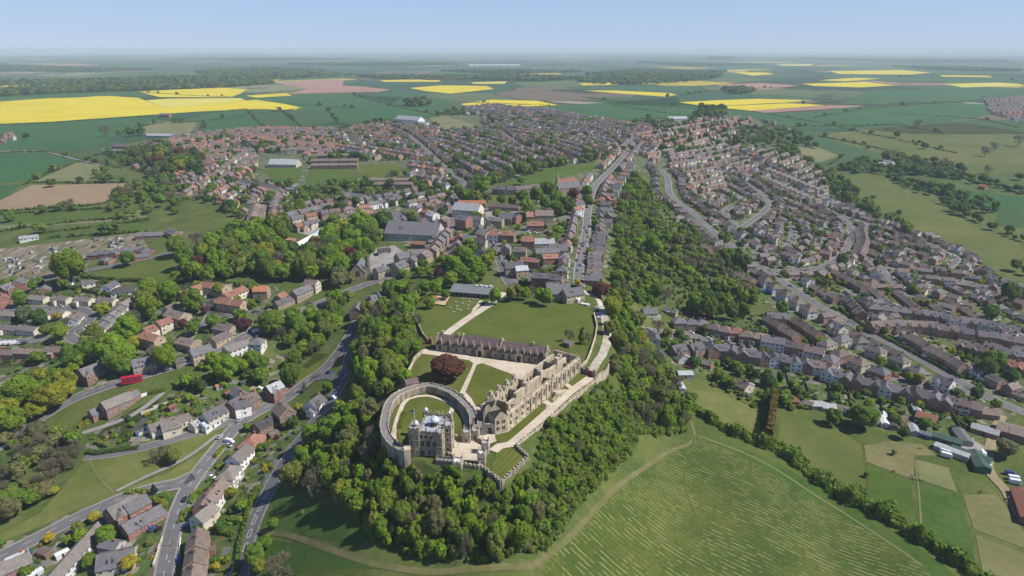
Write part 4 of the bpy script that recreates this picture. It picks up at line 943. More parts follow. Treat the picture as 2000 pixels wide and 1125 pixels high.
def near_road(x, y, dmin):
    c = int(x//20), int(y//20)
    return any((a-x)**2+(b-y)**2 < dmin*dmin for i in (-1, 0, 1) for j in (-1, 0, 1) for (a, b) in RGRID.get((c[0]+i, c[1]+j), ()))
NOBUILD = []
def blocked(x, y): return any(inpoly(x, y, p) for p in NOBUILD)
def along_road(key, side, off, sp, tys, walls, roofs, phrase, s0=0.0, s1=1.0, dmin=9, rd_=None):
    rd_ = rd_ or random.Random(len(phrase)+int(off)+(5 if side > 0 else 0)); L = ROADS[key]; D = along(L); s = D[-1]*s0+4; items = []
    while s < D[-1]*s1:
        p, a = at_len(L, D, s); ty = rd_.choice(tys); x, y = p[0]-math.sin(a)*off*side, p[1]+math.cos(a)*off*side
        s += HT[ty]['w']+sp+rd_.uniform(-.5, 1.5)
        if near_house(x, y, dmin) or blocked(x, y) or near_road(x, y, off-3.5): continue
        items.append((x, y, a+(math.pi if side < 0 else 0)+math.pi*0, ty))
    if items and math.dist(items[0][:2], CASTLE) > math.dist(items[-1][:2], CASTLE): items.reverse()
    for i, (x, y, a, ty) in enumerate(items):
        add_house(x, y, a+(0 if side > 0 else 0), ty, rd_.choice(walls), rd_.choice(roofs), '%s house from castle along %s' % (ordw(i), phrase), phrase, w=HT[ty]['w']*.86, d=HT[ty]['d']*.9)
def fill(pts, ang, rowsp, sp, tys, walls, roofs, phrase, dmin=9, keep=1.0, seed=5, rdist=10):
    rd_ = random.Random(seed); poly = W_(pts); c, s = math.cos(ang), math.sin(ang)
    us = [p[0]*c+p[1]*s for p in poly]; vs = [-p[0]*s+p[1]*c for p in poly]; v = min(vs); k = 0
    while v < max(vs):
        u = min(us)+rd_.uniform(0, sp); rt = rd_.choice(roofs); wt_ = rd_.choice(walls); tt = rd_.choice(tys)
        while u < max(us):
            uu, vv = u, v+rd_.uniform(-1, 1)+6*math.sin(u/90); x, y = uu*c-vv*s, uu*s+vv*c; u += sp+rd_.uniform(-1, 2)
            if rd_.random() > keep or not inpoly(x, y, poly) or near_house(x, y, dmin) or near_road(x, y, rdist) or blocked(x, y): continue
            rf = rt if rd_.random() < .6 else rd_.choice(roofs); wl = wt_ if rd_.random() < .5 else rd_.choice(walls); ty = tt if rd_.random() < .6 else rd_.choice(tys)
            add_house(x, y, ang+(math.pi if k % 2 else 0)+rd_.uniform(-.05, .05)+(math.pi/2 if rd_.random() < .12 else 0), ty, wl, rf, '%s %s %s %s' % (ROOFS[rf][1], WALLS[wl][1], WORD[ty], phrase), phrase, w=HT[ty]['w']*.84, d=HT[ty]['d']*.88)
        v += rowsp; k += 1
# ------------------------------------------------------------------ houses traced one by one
NOBUILD += [W_(p) for p in ([(500,325),(800,312),(805,345),(590,365),(500,362)],[(735,405),(805,405),(805,455),(735,455)],[(940,400),(1018,400),(1018,427),(940,430)],[(920,452),(1012,448),(1015,482),(920,480)],[(955,350),(1010,340),(1175,312),(1170,345),(1080,365),(960,370)],
     [(945,375),(1120,372),(1125,412),(1040,412),(950,402)],[(835,225),(940,225),(945,255),(860,255)],[(500,300),(600,300),(600,330),(500,330)],[(1350,560),(1240,330),(1195,340),(1170,560)],[(760,222),(850,222),(850,246),(760,246)],[(0,480),(290,450),(400,480),(350,550),(160,545),(0,545)],[(1480,236),(1570,262),(1540,290),(1440,285),(1440,250)])]
BR = ['slate', 'slate', 'brownt', 'purple']; A_ = (10, 0)
# bottom left, beside the hill road
row([(378,1117),(385,1057)], 3, 'gabled_semi', ['brick'], ['brownt'], 'the brick row with back gardens on the hatched road', w=11, flip=True)
one(399,1003,(10,2),'gable_front','cream','greyt','cream gable fronted house between the brick row and a long brown roof')
one(404,977,(6,-12),'gabled_semi','brick','brownt','brown roofed brick pair just above the cream gabled house')
one(421,957,(14,-22),'gabled_semi','white','brownt','long brown roofed white terrace with yellow shrubs in its back garden', w=17)
one(447,921,(12,-20),'semi_detached_house','white','greyt','white hipped pair of houses with a white car on its drive', w=11)
one(468,886,(10,-12),'gabled_semi','white','greyt','white gabled house below the red hipped bungalow', w=12)
one(493,858,(10,-14),'hip_bungalow','brick','redt','brick bungalow with a red hipped roof by the hill road', w=13, d=10)
one(519,824,(13,-8),'bungalow','brown','dark','bungalow with blackish roof and dark solar panels', w=12)
one(554,801,(10,-6),'gable_front','brown','brownt','brown gabled house beside two dark conifers', w=9, d=11)
one(614,779,(8,-10),'detached_house','white','slate','white house with grey roof on the grass wedge between two roads', w=10)
one(613,794,(8,-8),'bungalow','white','greyt','low white annexe in front of the white house on the wedge', w=7, d=6)
one(534,755,(12,-8),'detached_house','brick','light','square red brick house with pale grey roof at the road fork', w=9, d=8)
one(486,777,(11,-7),'cottage','brown','brownt','brown brick house beside the white gable at the bend', w=9, d=8)
one(459,784,(10,-8),'cottage','brick','slate','dark red brick end house of the group at the bend', w=9, d=8)
one(472,789,(3,8),'gable_front','white','slate','white gable wall in the middle of the group at the bend', w=6.5, d=8)
one(466,765,(8,8),'cottage','brown','slate','slate roofed house behind the white gable at the bend', w=9, d=7)
one(421,801,(13,-9),'cottage','cream','slate','cream and white double fronted building with long slate roof', w=15, d=8)
one(408,822,(13,-9),'bungalow','white','light','low white garage building below the cream slate roofed one', w=9, d=6)
one(389,820,(12,-8),'bungalow','cream','light','flat pale garage beside the drive of the chalet bungalow', w=10, d=6)
one(316,825,(13,-6),'bungalow','cream','greyt','cream chalet bungalow wing with roof windows', w=13, d=8)
one(352,816,(13,-7),'bungalow','cream','greyt','cream chalet bungalow wing farther from the red car', w=9, d=7)
one(333,829,(3,9),'gable_front','cream','greyt','cream chalet gable above two garage doors and a red car', w=8, d=9, eh=3.8)
one(226,779,(14,-9),'cottage','brown','greyt','brick house with big white windows above a white garden wall', w=15, d=8)
one(252,770,(13,-8),'bungalow','brick','slate','low brick wing joined to the house above the white garden wall', w=9, d=7)
one(194,797,(13,-8),'bungalow','brick','slate','separate brick garage with grey roof below the bus road', w=10, d=7)
one(176,720,(14,-9),'detached_house','brick','slate','detached red brick house with white gable below the big trees', w=12, d=9)
one(280,704,(14,-5),'cottage','stone','slate','stone house with slate roof beside the bus', w=12, d=8)
one(303,683,(8,8),'cottage','buff','brownt','brown roofed house tucked behind the slate roofed stone one', w=10, d=7)
one(391,682,(13,-6),'cottage','buff','slate','stone house with pale slate roof beside the bus road', w=12, d=8)
one(362,697,(14,-6),'bungalow','stone','slate','low stone outbuilding against the bus road', w=12, d=5)
one(50,749,(14,0),'semi_detached_house','white','brownt','white and brick pair of houses with two small front gables', w=16)
one(7,752,(10,8),'gable_front','white','greyt','white gabled house at the very edge above yellow trees')
one(240,988,(13,-9),'detached_house','brick','greyt','large brick house with white bay windows inside the bend', w=13, d=10)
one(264,984,(13,-9),'cottage','brick','slate','dark roofed wing joined to the large brick house inside the bend', w=10, d=8, eh=4)
one(277,1010,(14,-9),'bungalow','brick','slate','long low brick bungalow with dark roof inside the bend', w=17, d=9)
one(147,1068,(12,-17),'cottage','white','greyt','very long narrow white terrace with many small windows', w=36, d=6.5)
one(228,1085,(13,-4),'bungalow','cream','slate','cream bungalow with wide dark roof beside the hill road', w=14, d=12)
one(217,1060,(12,2),'bungalow','shed' if False else 'grey','slate','small grey roofed outbuilding behind the cream bungalow', w=9, d=6, eh=2.2)
one(15,1104,(14,-7),'cottage','brick','greyt','brick house with white windows in the bottom corner', w=15, d=8)
one(33,1087,(12,-6),'bungalow','white','light','white flat annexe beside the brick corner house', w=8, d=7)
one(511,834,(12,-7),'bungalow','brown','dark','small dark shed house in front of the solar bungalow', w=6, d=5, eh=2.2)
# upper left estate of pale bungalows
row([(76,580),(120,581),(165,583),(210,584)], 4, 'long_bungalow', ['cream'], ['greyt'], 'the line of four long bungalows above the looped road', w=14.5)
row([(14,610),(108,608)], 2, 'long_bungalow', ['cream'], ['greyt'], 'the two bungalows inside the looped road', w=17)
one(146,618,(10,-11),'bungalow','white','greyt','small bungalow set slantwise inside the loop of road', w=12)
one(88,561,(8,-12),'bungalow','brown','greyt','slanting bungalow above the four long ones', w=13)
row([(17,637),(56,639)], 2, 'long_bungalow', ['cream'], ['greyt'], 'the lower bungalows by the parked white vans', w=16)
row([(10,685),(58,683),(114,679)], 3, 'long_bungalow', ['brown'], ['brownt'], 'the brown bungalow row above the white gabled pair', w=18)
row([(192,640),(246,589)], 6, 'long_bungalow', ['white'], ['greyt'], 'the long straight pale terrace running up the slope', w=13, d=8)
one(130,547,(12,-2),'bungalow','white','greyt','white fronted bungalow under the big field edge', w=15)
one(171,551,(13,-4),'bungalow','cream','slate','cream bungalow beside a clipped dark hedge', w=14)
one(214,557,(12,-9),'bungalow','white','slate','slate roofed white bungalow with a glazed gable', w=12)
one(240,565,(12,-3),'hip_bungalow','white','dark','modern white bungalow with blackish roof and blue side', w=15, d=10)
one(11,561,(12,-7),'detached_house','brick','slate','brick house with solar roof at the edge by the estate road')
one(36,550,(8,-10),'detached_house','brick','slate','brick house with pale gable below the allotments')
one(3,580,(8,10),'detached_house','brick','redt','red brick house with red tiles at the edge')
# courtyard of cream houses with orange tiles
one(295,640,(12,-7),'court_house','cream','redt','red tiled cream house in the middle court, lower of a stepped pair')
one(321,627,(12,-7),'court_house','cream','redt','red tiled cream house in the middle court, upper of a stepped pair')
one(296,657,(14,4),'court_house','buff','redt','red tiled buff house at the foot of the court', w=15)
one(346,613,(14,3),'court_house','buff','brownt','dark brown roofed buff house with cream gable beside the court road', w=15, d=10)
one(336,598,(12,-7),'court_house','cream','brownt','brown roofed cream house behind the dark roofed one in the court')
one(364,570,(12,-6),'court_house','buff','redt','red roofed house partly behind a round tree in the court')
one(386,561,(12,-6),'court_house','cream','redt','red roofed cream house at the top of the court')
row([(409,556),(431,559)], 2, 'court_house', ['buff'], ['redt'], 'the joined pair at the edge of the wood', d=9)
one(457,570,(13,-7),'court_house','cream','redt','long red roofed cream house with a low garage wing', w=18)
row([(441,587),(464,591)], 2, 'court_house', ['buff'], ['redt'], 'the joined pair above the small car park', d=9)
one(510,564,(7,-9),'gable_front','buff','orange','small buff house with bright orange roof', w=7)
one(439,637,(13,4),'court_house','buff','purple','purplish roofed low house beside the purple tree', w=14, eh=3)
one(430,655,(13,-8),'court_house','buff','purple','purplish roofed low house by the bus road', w=13, eh=3)
one(367,666,(13,4),'court_house','buff','brownt','brown roofed low house above the stone houses', w=13, eh=3)
one(461,673,(14,-7),'cottage','white','greyt','long white house with black windows beside the bus road', w=15)
one(502,664,(10,2),'semi_detached_house','white','slate','small white hipped house beside the bus road', w=8, d=8)
one(588,566,(14,-8),'cottage','stone','slate','long slate roofed stone house under the wood', w=16, d=7)
one(609,552,(8,-6),'gable_front','cream','brownt','tall cream gable at the end of the slate roofed stone house', w=7)
one(548,577,(8,-6),'cottage','stone','redt','small stone barn with red roof', w=8, d=6, eh=3)
one(556,586,(14,-6),'bungalow','stone','slate','low slate outbuilding in front of the stone house', w=16, d=6)
row([(698,601),(722,596)], 2, 'gable_front', ['brick'], ['slate'], 'the brick gables above the parked cars at the fork', w=9)
row([(734,581),(748,574)], 2, 'terraced_house', ['brick'], ['slate'], 'the brick cottages climbing above the fork', w=8)
one(759,567,(10,-7),'cottage','white','slate','white end cottage at the top of the climbing brick row', w=9)
one(780,518,(10,-6),'cottage','buff','slate','slate roofed stone house in the bend below the high street', w=11, d=9)
one(786,500,(12,-4),'cottage','buff','slate','large slate roofed stone house behind the one in the bend', w=16, d=11)
one(750,487,(12,-2),'bungalow','grey','dark','dark flat roofed store behind the chapel', w=16, d=8)
one(741,526,(8,-4),'cottage','stone','slate','small stone lodge beside the chapel', w=8)
one(805,505,(8,-10),'cottage','cream','slate','cream gabled stone house on the high street corner', w=9)
row([(830,496),(845,486),(855,471),(864,460),(872,450)], 6, 'terraced_house', ['buff','buff','stone'], ['slate','brownt'], 'the stone row on the high street', w=9)
one(820,492,(12,-2),'shop','buff','slate','long slate roofed stone hall behind the high street', w=22, d=10, eh=5)
one(810,449,(14,0),'shop','grey','slate','very wide flat looking grey industrial roof behind the high street', w=46, d=24, eh=5)
one(820,474,(14,0),'cottage','brick','redt','long low brick range with red roof behind the high street', w=24, d=6, eh=3)
row([(888,490),(893,475),(898,462)], 3, 'terraced_house', ['brick','brown'], ['redt','brownt'], 'the red roofed houses across the high street', w=9)
one(918,464,(14,-1),'shop','white','slate','white walled shop with dark roof beside the market place', w=16)
one(938,471,(7,-7),'gable_front','cream','dark','cream gable with black roof on the market corner', w=8)
one(941,489,(5,-12),'cottage','grey','dark','dark roofed house on the market corner', w=14, d=9)
one(947,454,(10,2),'shop','buff','greyt','stone hall at the head of the market place', w=12, d=10)
one(965,455,(14,0),'shop','white','redt','white shop front facing the market cross', w=13, d=9)
one(992,455,(14,0),'shop','brown','redt','brown brick shop range with red roof facing the market', w=18, d=9)
one(988,482,(6,-12),'cottage','buff','slate','stone house at the foot of the market place', w=13, d=9)
one(1016,486,(14,0),'shop','buff','brownt','brown roofed stone house behind the market place', w=15)
one(1032,466,(10,0),'shop','brick','redt','small red roofed brick building behind the market', w=10)
one(1062,470,(14,0),'shop','grey','light','long pale flat hall behind the market car park', w=26, d=12, eh=4)
one(1068,488,(14,0),'shop','buff','slate','long slate hall above the red brick one', w=28, d=10, eh=4.5)
one(1090,484,(4,12),'gable_front','stone','slate','steep slate gable of the small stone school', w=10, d=14)
one(1074,499,(14,0),'shop','brick','redt','red brick hall with red tiled roof', w=18, d=9, eh=4.5)
one(1036,506,(14,1),'cottage','brick','redt','red tiled cottage row among garden trees', w=22, d=7)
one(1004,518,(5,10),'gable_front','buff','slate','stone gable beside the line of red parked cars', w=9, d=13)
one(1018,523,(12,-2),'cottage','buff','light','pale roofed stone wing beside the line of red parked cars', w=14, d=8)
one(1062,541,(14,1),'shop','brick','slate','long inn with green and red painted front', w=26, d=9)
one(1086,543,(12,1),'shop','brick','slate','brick end house of the long painted inn', w=15, d=9)
one(1090,564,(4,12),'gable_front','stone','slate','slate roofed stone house with two steep gables at the castle gate', w=12, d=15)
one(1080,556,(4,10),'gable_front','stone','slate','lower steep slate gable beside the castle gate', w=8, d=9)
one(1118,569,(12,-2),'cottage','buff','slate','square stone house with bay windows at the castle track', w=13, d=9)
row([(1158,540),(1163,512),(1164,492),(1168,474),(1174,455)], 15, 'gable_front', ['buff','brown','brick','stone'], ['slate','slate','brownt'], 'the terrace on the cliff side of the ridge road', w=7, jit=1.2)
row([(1185,430),(1188,412),(1183,398),(1190,380)], 6, 'narrow_house', ['brown','brick','cream'], ['brownt','slate','redt'], 'the broken row at the cliff head', flip=True)
row([(1200,372),(1212,350),(1226,332),(1232,318)], 8, 'gable_front', ['white','cream','white'], ['slate','brownt','redt'], 'the white gabled villas near the top of the ridge road')
one(1128,407,(12,0),'shop','white','redt','white walled house with red roof beside churchyard trees', w=15)
one(1131,396,(12,0),'shop','cream','slate','slate roofed house behind the red roofed one by the churchyard', w=15)
one(914,406,(14,0),'shop','cream','light','supermarket with a brilliant white flat roof', w=42, d=20, eh=6)
one(922,395,(14,-1),'shop','brick','orange','long bright orange roofed market range', w=44, d=9, eh=4.5)
one(985,402,(14,0),'shop','brick','purple','long low dark red range beside the market car park', w=48, d=8, eh=3.5)
one(1052,418,(12,0),'shop','buff','redt','red roofed stone church hall', w=22, d=10, eh=6)
one(1063,416,(2,12),'gable_front','buff','brownt','tall gable of the stone church hall', w=10, d=16, eh=7)
one(906,426,(10,1),'shop','brick','slate','three storey brick building with white upper windows', w=12, d=10, eh=8)
one(929,425,(14,0),'shop','white','slate','white rendered shop row with slate roof', w=20, d=9)
one(968,428,(14,0),'shop','buff','slate','long stone building behind the white shop row', w=22, d=9)
one(989,423,(8,-8),'gable_front','buff','slate','stone gable facing the market car park', w=10, d=12)
one(1007,420,(10,2),'shop','brick','slate','brick house with white gables by the market car park', w=14)
one(956,440,(6,8),'cottage','buff','slate','steep slate roofed stone barn near the white shop row', w=15, d=9)
one(936,443,(6,-8),'cottage','stone','slate','stone house end on to the market lane', w=13, d=8)
one(1046,436,(10,0),'cottage','brick','redt','red roofed cottage on the church road', w=14)
one(866,428,(10,-7),'detached_house','brick','brownt','red brick house in the dense block by the car park', w=12)
one(850,432,(10,-6),'detached_house','brick','slate','brick house nearest the busy car park', w=14)
one(845,417,(10,2),'shop','white','light','small white roofed shop', w=10)
one(872,398,(8,-9),'cottage','brick','slate','brick shops along the upper high street', w=18)
one(882,384,(7,-10),'cottage','buff','slate','stone shops at the neck of the upper high street', w=18)
one(840,400,(10,-2),'shop','brick','brownt','brown roofed brick shop behind the upper high street', w=16)
one(700,384,(14,2),'shop','brick','slate','brick building with a big slate double roof', w=30, d=16, eh=4)
one(770,385,(10,-7),'shop','brown','slate','brown health centre with steep dark roofs', w=22, d=16, eh=4)
row([(536,425),(550,421),(564,417),(580,413)], 5, 'terraced_house', ['brick'], ['slate'], 'the red brick row at the edge of the wood', w=9)
row([(590,412),(605,408),(622,404),(640,400)], 5, 'terraced_house', ['brick'], ['slate','brownt'], 'the upper red brick row beyond the wood', w=9)
row([(470,352),(498,357),(522,362),(545,368)], 11, 'terraced_house', ['brown'], ['slate'], 'the black and white terrace beside the pitches')
one(570,367,(14,0),'cottage','white','slate','white end block of the terrace beside the pitches', w=20)
row([(489,430),(494,415),(500,400)], 8, 'terraced_house', ['pink'], ['brownt'], 'the long pinkish terrace running away from the wood', flip=True)
row([(975,367),(1000,368),(1025,366),(1050,363),(1072,361)], 8, 'gabled_semi', ['brown','cream','brick'], ['slate','purple'], 'the gabled villas below the recreation ground')
one(1107,355,(14,0),'shop','brick','redt','red roofed brick school below the recreation ground', w=36, d=18, eh=5)
for i, (u, v, w_) in enumerate([(733,349,4),(733,357,4)]): row([(u,v),(u+60,v)], w_, 'court_house', ['brown'], ['brownt'], ['the back row of brown flats below the pitch','the front row of brown flats below the pitch'][i], w=15)
for i, v in enumerate((302,312,321)): row([(616,v),(690,v-1)], 5, 'court_house', ['brown','pink'], ['brownt'], ['the back row of brown flats above the pitch','the middle row of brown flats above the pitch','the front row of brown flats above the pitch'][i], w=11.5)
one(556,318,(14,0),'shop','cream','light','school with two long pale metal roofs beside the pitches', w=62, d=22, eh=4)
one(800,232,(14,1),'shop','white','light','large grey and white secondary school by the fields', w=66, d=20, eh=6)
one(826,242,(14,1),'shop','cream','light','pale sports hall in front of the secondary school', w=26, d=16, eh=5)
one(292,456,(14,-2),'long_bungalow','brown','slate','long dark roofed care home by the allotments', w=22, d=9)
one(338,453,(12,4),'long_bungalow','brown','slate','care home wing turned towards the wood', w=18, d=9)
row([(192,495),(226,491),(262,485)], 4, 'long_bungalow', ['brick'], ['slate'], 'the red brick bungalow row behind the green', w=16)
one(282,488,(8,5),'hip_bungalow','brick','slate','brick bungalow with a red gable by the green', w=12)
one(206,505,(12,2),'hip_bungalow','brick','slate','low brick bungalow nearest the lone tree on the green', w=13)
one(268,499,(13,-3),'long_bungalow','brick','slate','brick bungalow facing the village green', w=17)
one(56,462,(14,-3),'bungalow','white','light','white farm shed at the edge of the allotments', w=24, d=8)
one(250,285,(14,0),'shop','brick','purple','sprawling farmstead with long purplish roofs', w=52, d=12, eh=5)
one(292,283,(14,0),'shop','brick','purple','purplish roofed barn at the far side of the farmstead', w=44, d=14, eh=6)
one(224,294,(14,0),'shop','cream','greyt','pale yard building of the purplish roofed farmstead', w=40, d=9, eh=3)
one(318,264,(14,0),'shop','grey','light','long glasshouse roof among the fields', w=60, d=10, eh=2.5)
one(352,264,(14,0),'shop','grey','light','smaller glasshouse roof among the fields', w=30, d=10, eh=2.5)
one(322,223,(14,0),'shop','brick','brownt','lone brick farmhouse by two poplars in the fields', w=24, d=10)
one(1322,231,(14,0),'shop','grey','light','long barn beside the dark clump at the town edge', w=44, d=14, eh=5)
one(1736,316,(12,3),'shop','white','light','white farm shed among the scrub', w=26, d=12, eh=4)
one(1722,319,(12,0),'shop','white','light','lower white shed of the scrub farm', w=18, d=10, eh=3)
one(1700,313,(12,4),'shop','grey','light','grey barn of the scrub farm', w=20, d=10, eh=4)
one(1921,362,(10,2),'shop','brick','orange','tiny orange roofed barn in a hedge', w=14, d=9, eh=4)
one(966,127,(14,0),'shop','white','metal' if False else 'light','huge white warehouse far off on the hazy plain', w=480, d=24, eh=8)
fill([(880,134),(1110,133),(1090,140),(900,140)], 0, 90, 40, ['shop'], ['brick','cream','white'], ['redt','light','slate'], 'in the far village on the plain', seed=18)
# right: the two sided street
row([(1326,630),(1348,633),(1370,634)], 3, 'hip_bungalow', ['white','cream','brown'], ['slate','brownt'], 'the hipped houses at the upper end of the side street', eh=4.6, w=9)
row([(1394,636),(1421,643),(1439,645),(1457,651),(1480,655)], 5, 'semi_detached_house', ['brown','white','brick'], ['purple','redt','brownt'], 'the hipped houses on the upper side of the side street', w=10)
row([(1510,664),(1547,672),(1586,682)], 3, 'gabled_semi', ['white','brown'], ['purple','slate'], 'the flat fronted pairs on the upper side of the side street', w=15)
row([(1622,699),(1644,688),(1683,707),(1718,722)], 4, 'semi_detached_house', ['brick','cream'], ['brownt','slate'], 'the hipped pairs where the side street bends', w=11)
row([(1616,668),(1668,656),(1695,673),(1737,691),(1768,704),(1794,721)], 6, 'semi_detached_house', ['white','cream'], ['greyt','slate'], 'the pale hipped pairs below the valley road', w=11)
one(1638,637,(10,6),'detached_house','cream','slate','cream house standing below the valley road junction', w=11)
one(1845,742,(10,4),'detached_house','white','slate','white house with blue gable near the lower junction', w=10)
row([(1324,677),(1358,676)], 2, 'detached_house', ['brown'], ['slate'], 'the first houses on the lower side of the side street')
row([(1390,677),(1414,679),(1436,684),(1458,688),(1478,692),(1512,695),(1540,702),(1566,706),(1596,711)], 11, 'narrow_house', ['brown','brick','brown','white'], ['slate','slate','purple'], 'the lower side of the side street', w=9.5)
row([(1620,723),(1658,736),(1698,746),(1728,753),(1756,759),(1780,764),(1816,771),(1848,780)], 13, 'narrow_house', ['brick','brown','brick','white'], ['slate','slate','dark'], 'the long brick terrace with narrow back gardens', w=9.5)
row([(1872,782),(1894,788)], 2, 'gabled_semi', ['brick','cream'], ['brownt'], 'the red roofed pair at the low end of the terrace', w=13)
one(1928,800,(12,2),'bungalow','brown','brownt','brown bungalow at the top of the farm track', w=11)
row([(1320,664+22),(1330,695)], 1, 'bungalow', ['grey'], ['slate'], 'grey bungalow below the first house of the side street')
one(1450,749,(10,6),'bungalow','cream','brownt','cream garage house with a drive at the edge of the parched field', w=10)
row([(1497,544),(1513,558),(1535,572),(1557,586),(1580,602)], 5, 'semi_detached_house', ['white'], ['brownt'], 'the white hipped pairs along the valley road', w=12)
row([(1508,615),(1531,617)], 2, 'detached_house', ['brown','white'], ['slate'], 'the small houses behind the white hipped pairs', w=8)
row([(1513,629),(1541,647)], 2, 'gabled_semi', ['brick'], ['brownt'], 'the brown brick blocks nearest the side street', w=17)
row([(1565,631),(1588,646)], 2, 'gabled_semi', ['brick'], ['brownt'], 'the brown brick blocks with red cars between', w=16)
one(1269,601,(6,9),'gable_front','cream','slate','cream gabled house alone at the foot of the cliff wood', w=8)
one(1310,604,(8,4),'bungalow','stone','slate','rough stone outbuilding beside the lone cream house', w=10, d=6)
row([(1280,656),(1287,688)], 2, 'bungalow', ['grey'], ['slate'], 'the garages hidden under the castle trees', w=8, d=6)
row([(1446,536),(1463,544)], 2, 'bungalow', ['brown'], ['brownt'], 'the brown bungalows among the cliff wood trees')
one(1380,482,(10,4),'bungalow','brown','brownt','brown bungalow hidden in the cliff wood')
one(1326,424,(12,0),'hip_bungalow','white','greyt','white bungalow with grey hipped roof in the cliff gardens', w=18, d=10)
one(1370,392,(6,8),'gable_front','white','slate','bright white gable among dark trees', w=7)
one(1348,366,(12,2),'detached_house','brick','redt','large red brick house with red roof on the valley road', w=16, d=12)
# right: estates beyond the valley road
row([(1660,585),(1680,607)], 3, 'gabled_semi', ['brick'], ['brownt','slate'], 'the stepped brick houses at the corner of the close', w=9)
row([(1709,598),(1765,605)], 4, 'semi_detached_house', ['brick','white'], ['purple','slate'], 'the near end of the mock Tudor row', w=10)
row([(1788,607),(1834,614),(1880,623),(1925,629),(1978,640)], 11, 'detached_house', ['brick','white','brown'], ['purple','slate','slate'], 'the long mock Tudor row', w=9)
row([(1710,632),(1732,631),(1750,630)], 3, 'detached_house', ['brick','pink'], ['brownt','slate'], 'the brick trio facing the close', w=9)
row([(1776,631),(1797,632),(1820,633),(1844,639),(1864,641),(1886,645)], 6, 'detached_house', ['brick','pink'], ['brownt','slate'], 'the brick houses on the lower side of the close', w=10)
row([(1930,652),(1956,656),(1980,661)], 3, 'gabled_semi', ['brick'], ['purple','slate'], 'the brick block near the car park edge', w=13)
row([(1787,660),(1805,670),(1822,682),(1844,692),(1871,708)], 5, 'detached_house', ['brick','pink'], ['brownt'], 'the brick houses behind the dark hedge of the valley road', w=11)
row([(1888,671),(1913,678)], 2, 'detached_house', ['brown'], ['purple','brownt'], 'the gabled houses with a white van')
row([(1958,683),(1985,688)], 2, 'detached_house', ['brown','brick'], ['slate'], 'the gabled houses beyond the grass corner')
row([(1975,708),(1996,713)], 2, 'detached_house', ['brick'], ['redt'], 'the red roofed houses behind the big dark trees', w=9)
row([(1697,558),(1737,590)], 4, 'long_bungalow', ['brown'], ['brownt'], 'the first slanting brown terrace on the parched green', w=15, flip=True)
row([(1759,574),(1788,597)], 3, 'long_bungalow', ['brown'], ['purple'], 'the second slanting brown terrace on the parched green', w=15, flip=True)
row([(1806,582),(1838,604)], 3, 'long_bungalow', ['brown'], ['brownt'], 'the short brown terrace beside three round trees', w=14, flip=True)
row([(1863,589),(1900,611)], 4, 'long_bungalow', ['brown'], ['brownt'], 'the third slanting brown terrace on the parched green', w=15, flip=True)
row([(1712,557),(1744,558)], 2, 'long_bungalow', ['brown'], ['brownt'], 'the cross terrace at the head of the parched green', w=14)
row([(1686,446),(1690,470),(1686,482),(1680,496)], 12, 'terraced_house', ['brown','pink'], ['purple','brownt'], 'the tight brown row right of the big curve', across=False, w=8)
row([(1640,452),(1630,472),(1612,492)], 8, 'narrow_house', ['pink','brown'], ['brownt'], 'the stepped row inside the big curve', flip=True)
row([(1500,330),(1540,345),(1580,362),(1610,372)], 12, 'court_house', ['pink','cream'], ['brownt','greyt'], 'the pale gabled row along the outer edge of the estate', across=True, w=9)
row([(1490,345),(1530,362),(1570,380),(1596,390)], 11, 'court_house', ['pink','cream'], ['brownt','greyt'], 'the second pale gabled row of the outer estate', across=True, w=9)
EST = ['brown', 'pink', 'brown', 'brick', 'cream', 'brown', 'white']; ER = ['brownt', 'purple', 'slate', 'brownt', 'greyt']
for key, ph in (('loop', 'the looped valley estate road'), ('bigcurve', 'the broad curving estate road'), ('inner', 'the lane behind the big curve'), ('upper', 'the road climbing to the fields'), ('cul', 'the close off the valley road'), ('mid', 'the slanting lower estate road'), ('mid2', 'the lower estate cross road'), ('backlane', 'the upper estate back lane'), ('valley', 'the valley road')):
    for sd_, nm_ in ((1, 'ridge side of '), (-1, 'field side of ')):
        along_road(key, sd_, 13.5 if key != 'valley' else 17, 1.2, ['bungalow', 'detached_house', 'court_house', 'gable_front', 'bungalow'], EST, ER, 'the '+nm_+ph)
for key, ph in (('ridge', 'the ridge road'), ('town1', 'the western town street'), ('town2', 'the street by the wood'), ('town3', 'the cross street of the town'), ('town4', 'the far eastern street'), ('town5', 'the far street at the fields'), ('town6', 'the upper estate street'), ('bus', 'the high street')):
    for sd_, nm_ in ((1, 'town side of '), (-1, 'outer side of ')):
        along_road(key, sd_, 11.5, .6, ['narrow_house', 'gabled_semi', 'cottage', 'semi_detached_house'], ['brick', 'brown', 'pink', 'cream', 'buff', 'white'], ['slate', 'brownt', 'redt', 'purple'], 'the '+nm_+ph, s0=.62 if key == 'bus' else (.5 if key == 'green' else 0))
dv = dirpx((1400,470),(1600,600)); dt = dirpx((700,300),(900,330))
fill([(1350,410),(1430,360),(1480,330),(1560,380),(1660,400),(1730,445),(1800,470),(1900,520),(2000,575),(2010,640),(1900,615),(1800,585),(1700,585),(1640,560),(1560,540),(1500,525),(1440,485)], dv, 22, 10.4, ['bungalow','detached_house','hip_bungalow','court_house'], EST, ER, 'on the valley estate below the ridge', seed=3)
fill([(1300,310),(1400,285),(1480,295),(1560,310),(1600,340),(1620,380),(1500,345),(1440,370),(1380,400),(1320,360)], dirpx((1350,340),(1480,310)), 20, 10, ['court_house','gabled_semi','detached_house'], ['pink','cream','brown'], ER, 'on the upper pale estate', seed=4)
fill([(1890,655),(2010,690),(2010,740),(1960,700)], dv, 26, 13, ['detached_house'], EST, ER, 'near the far corner of the lower estate', seed=6)
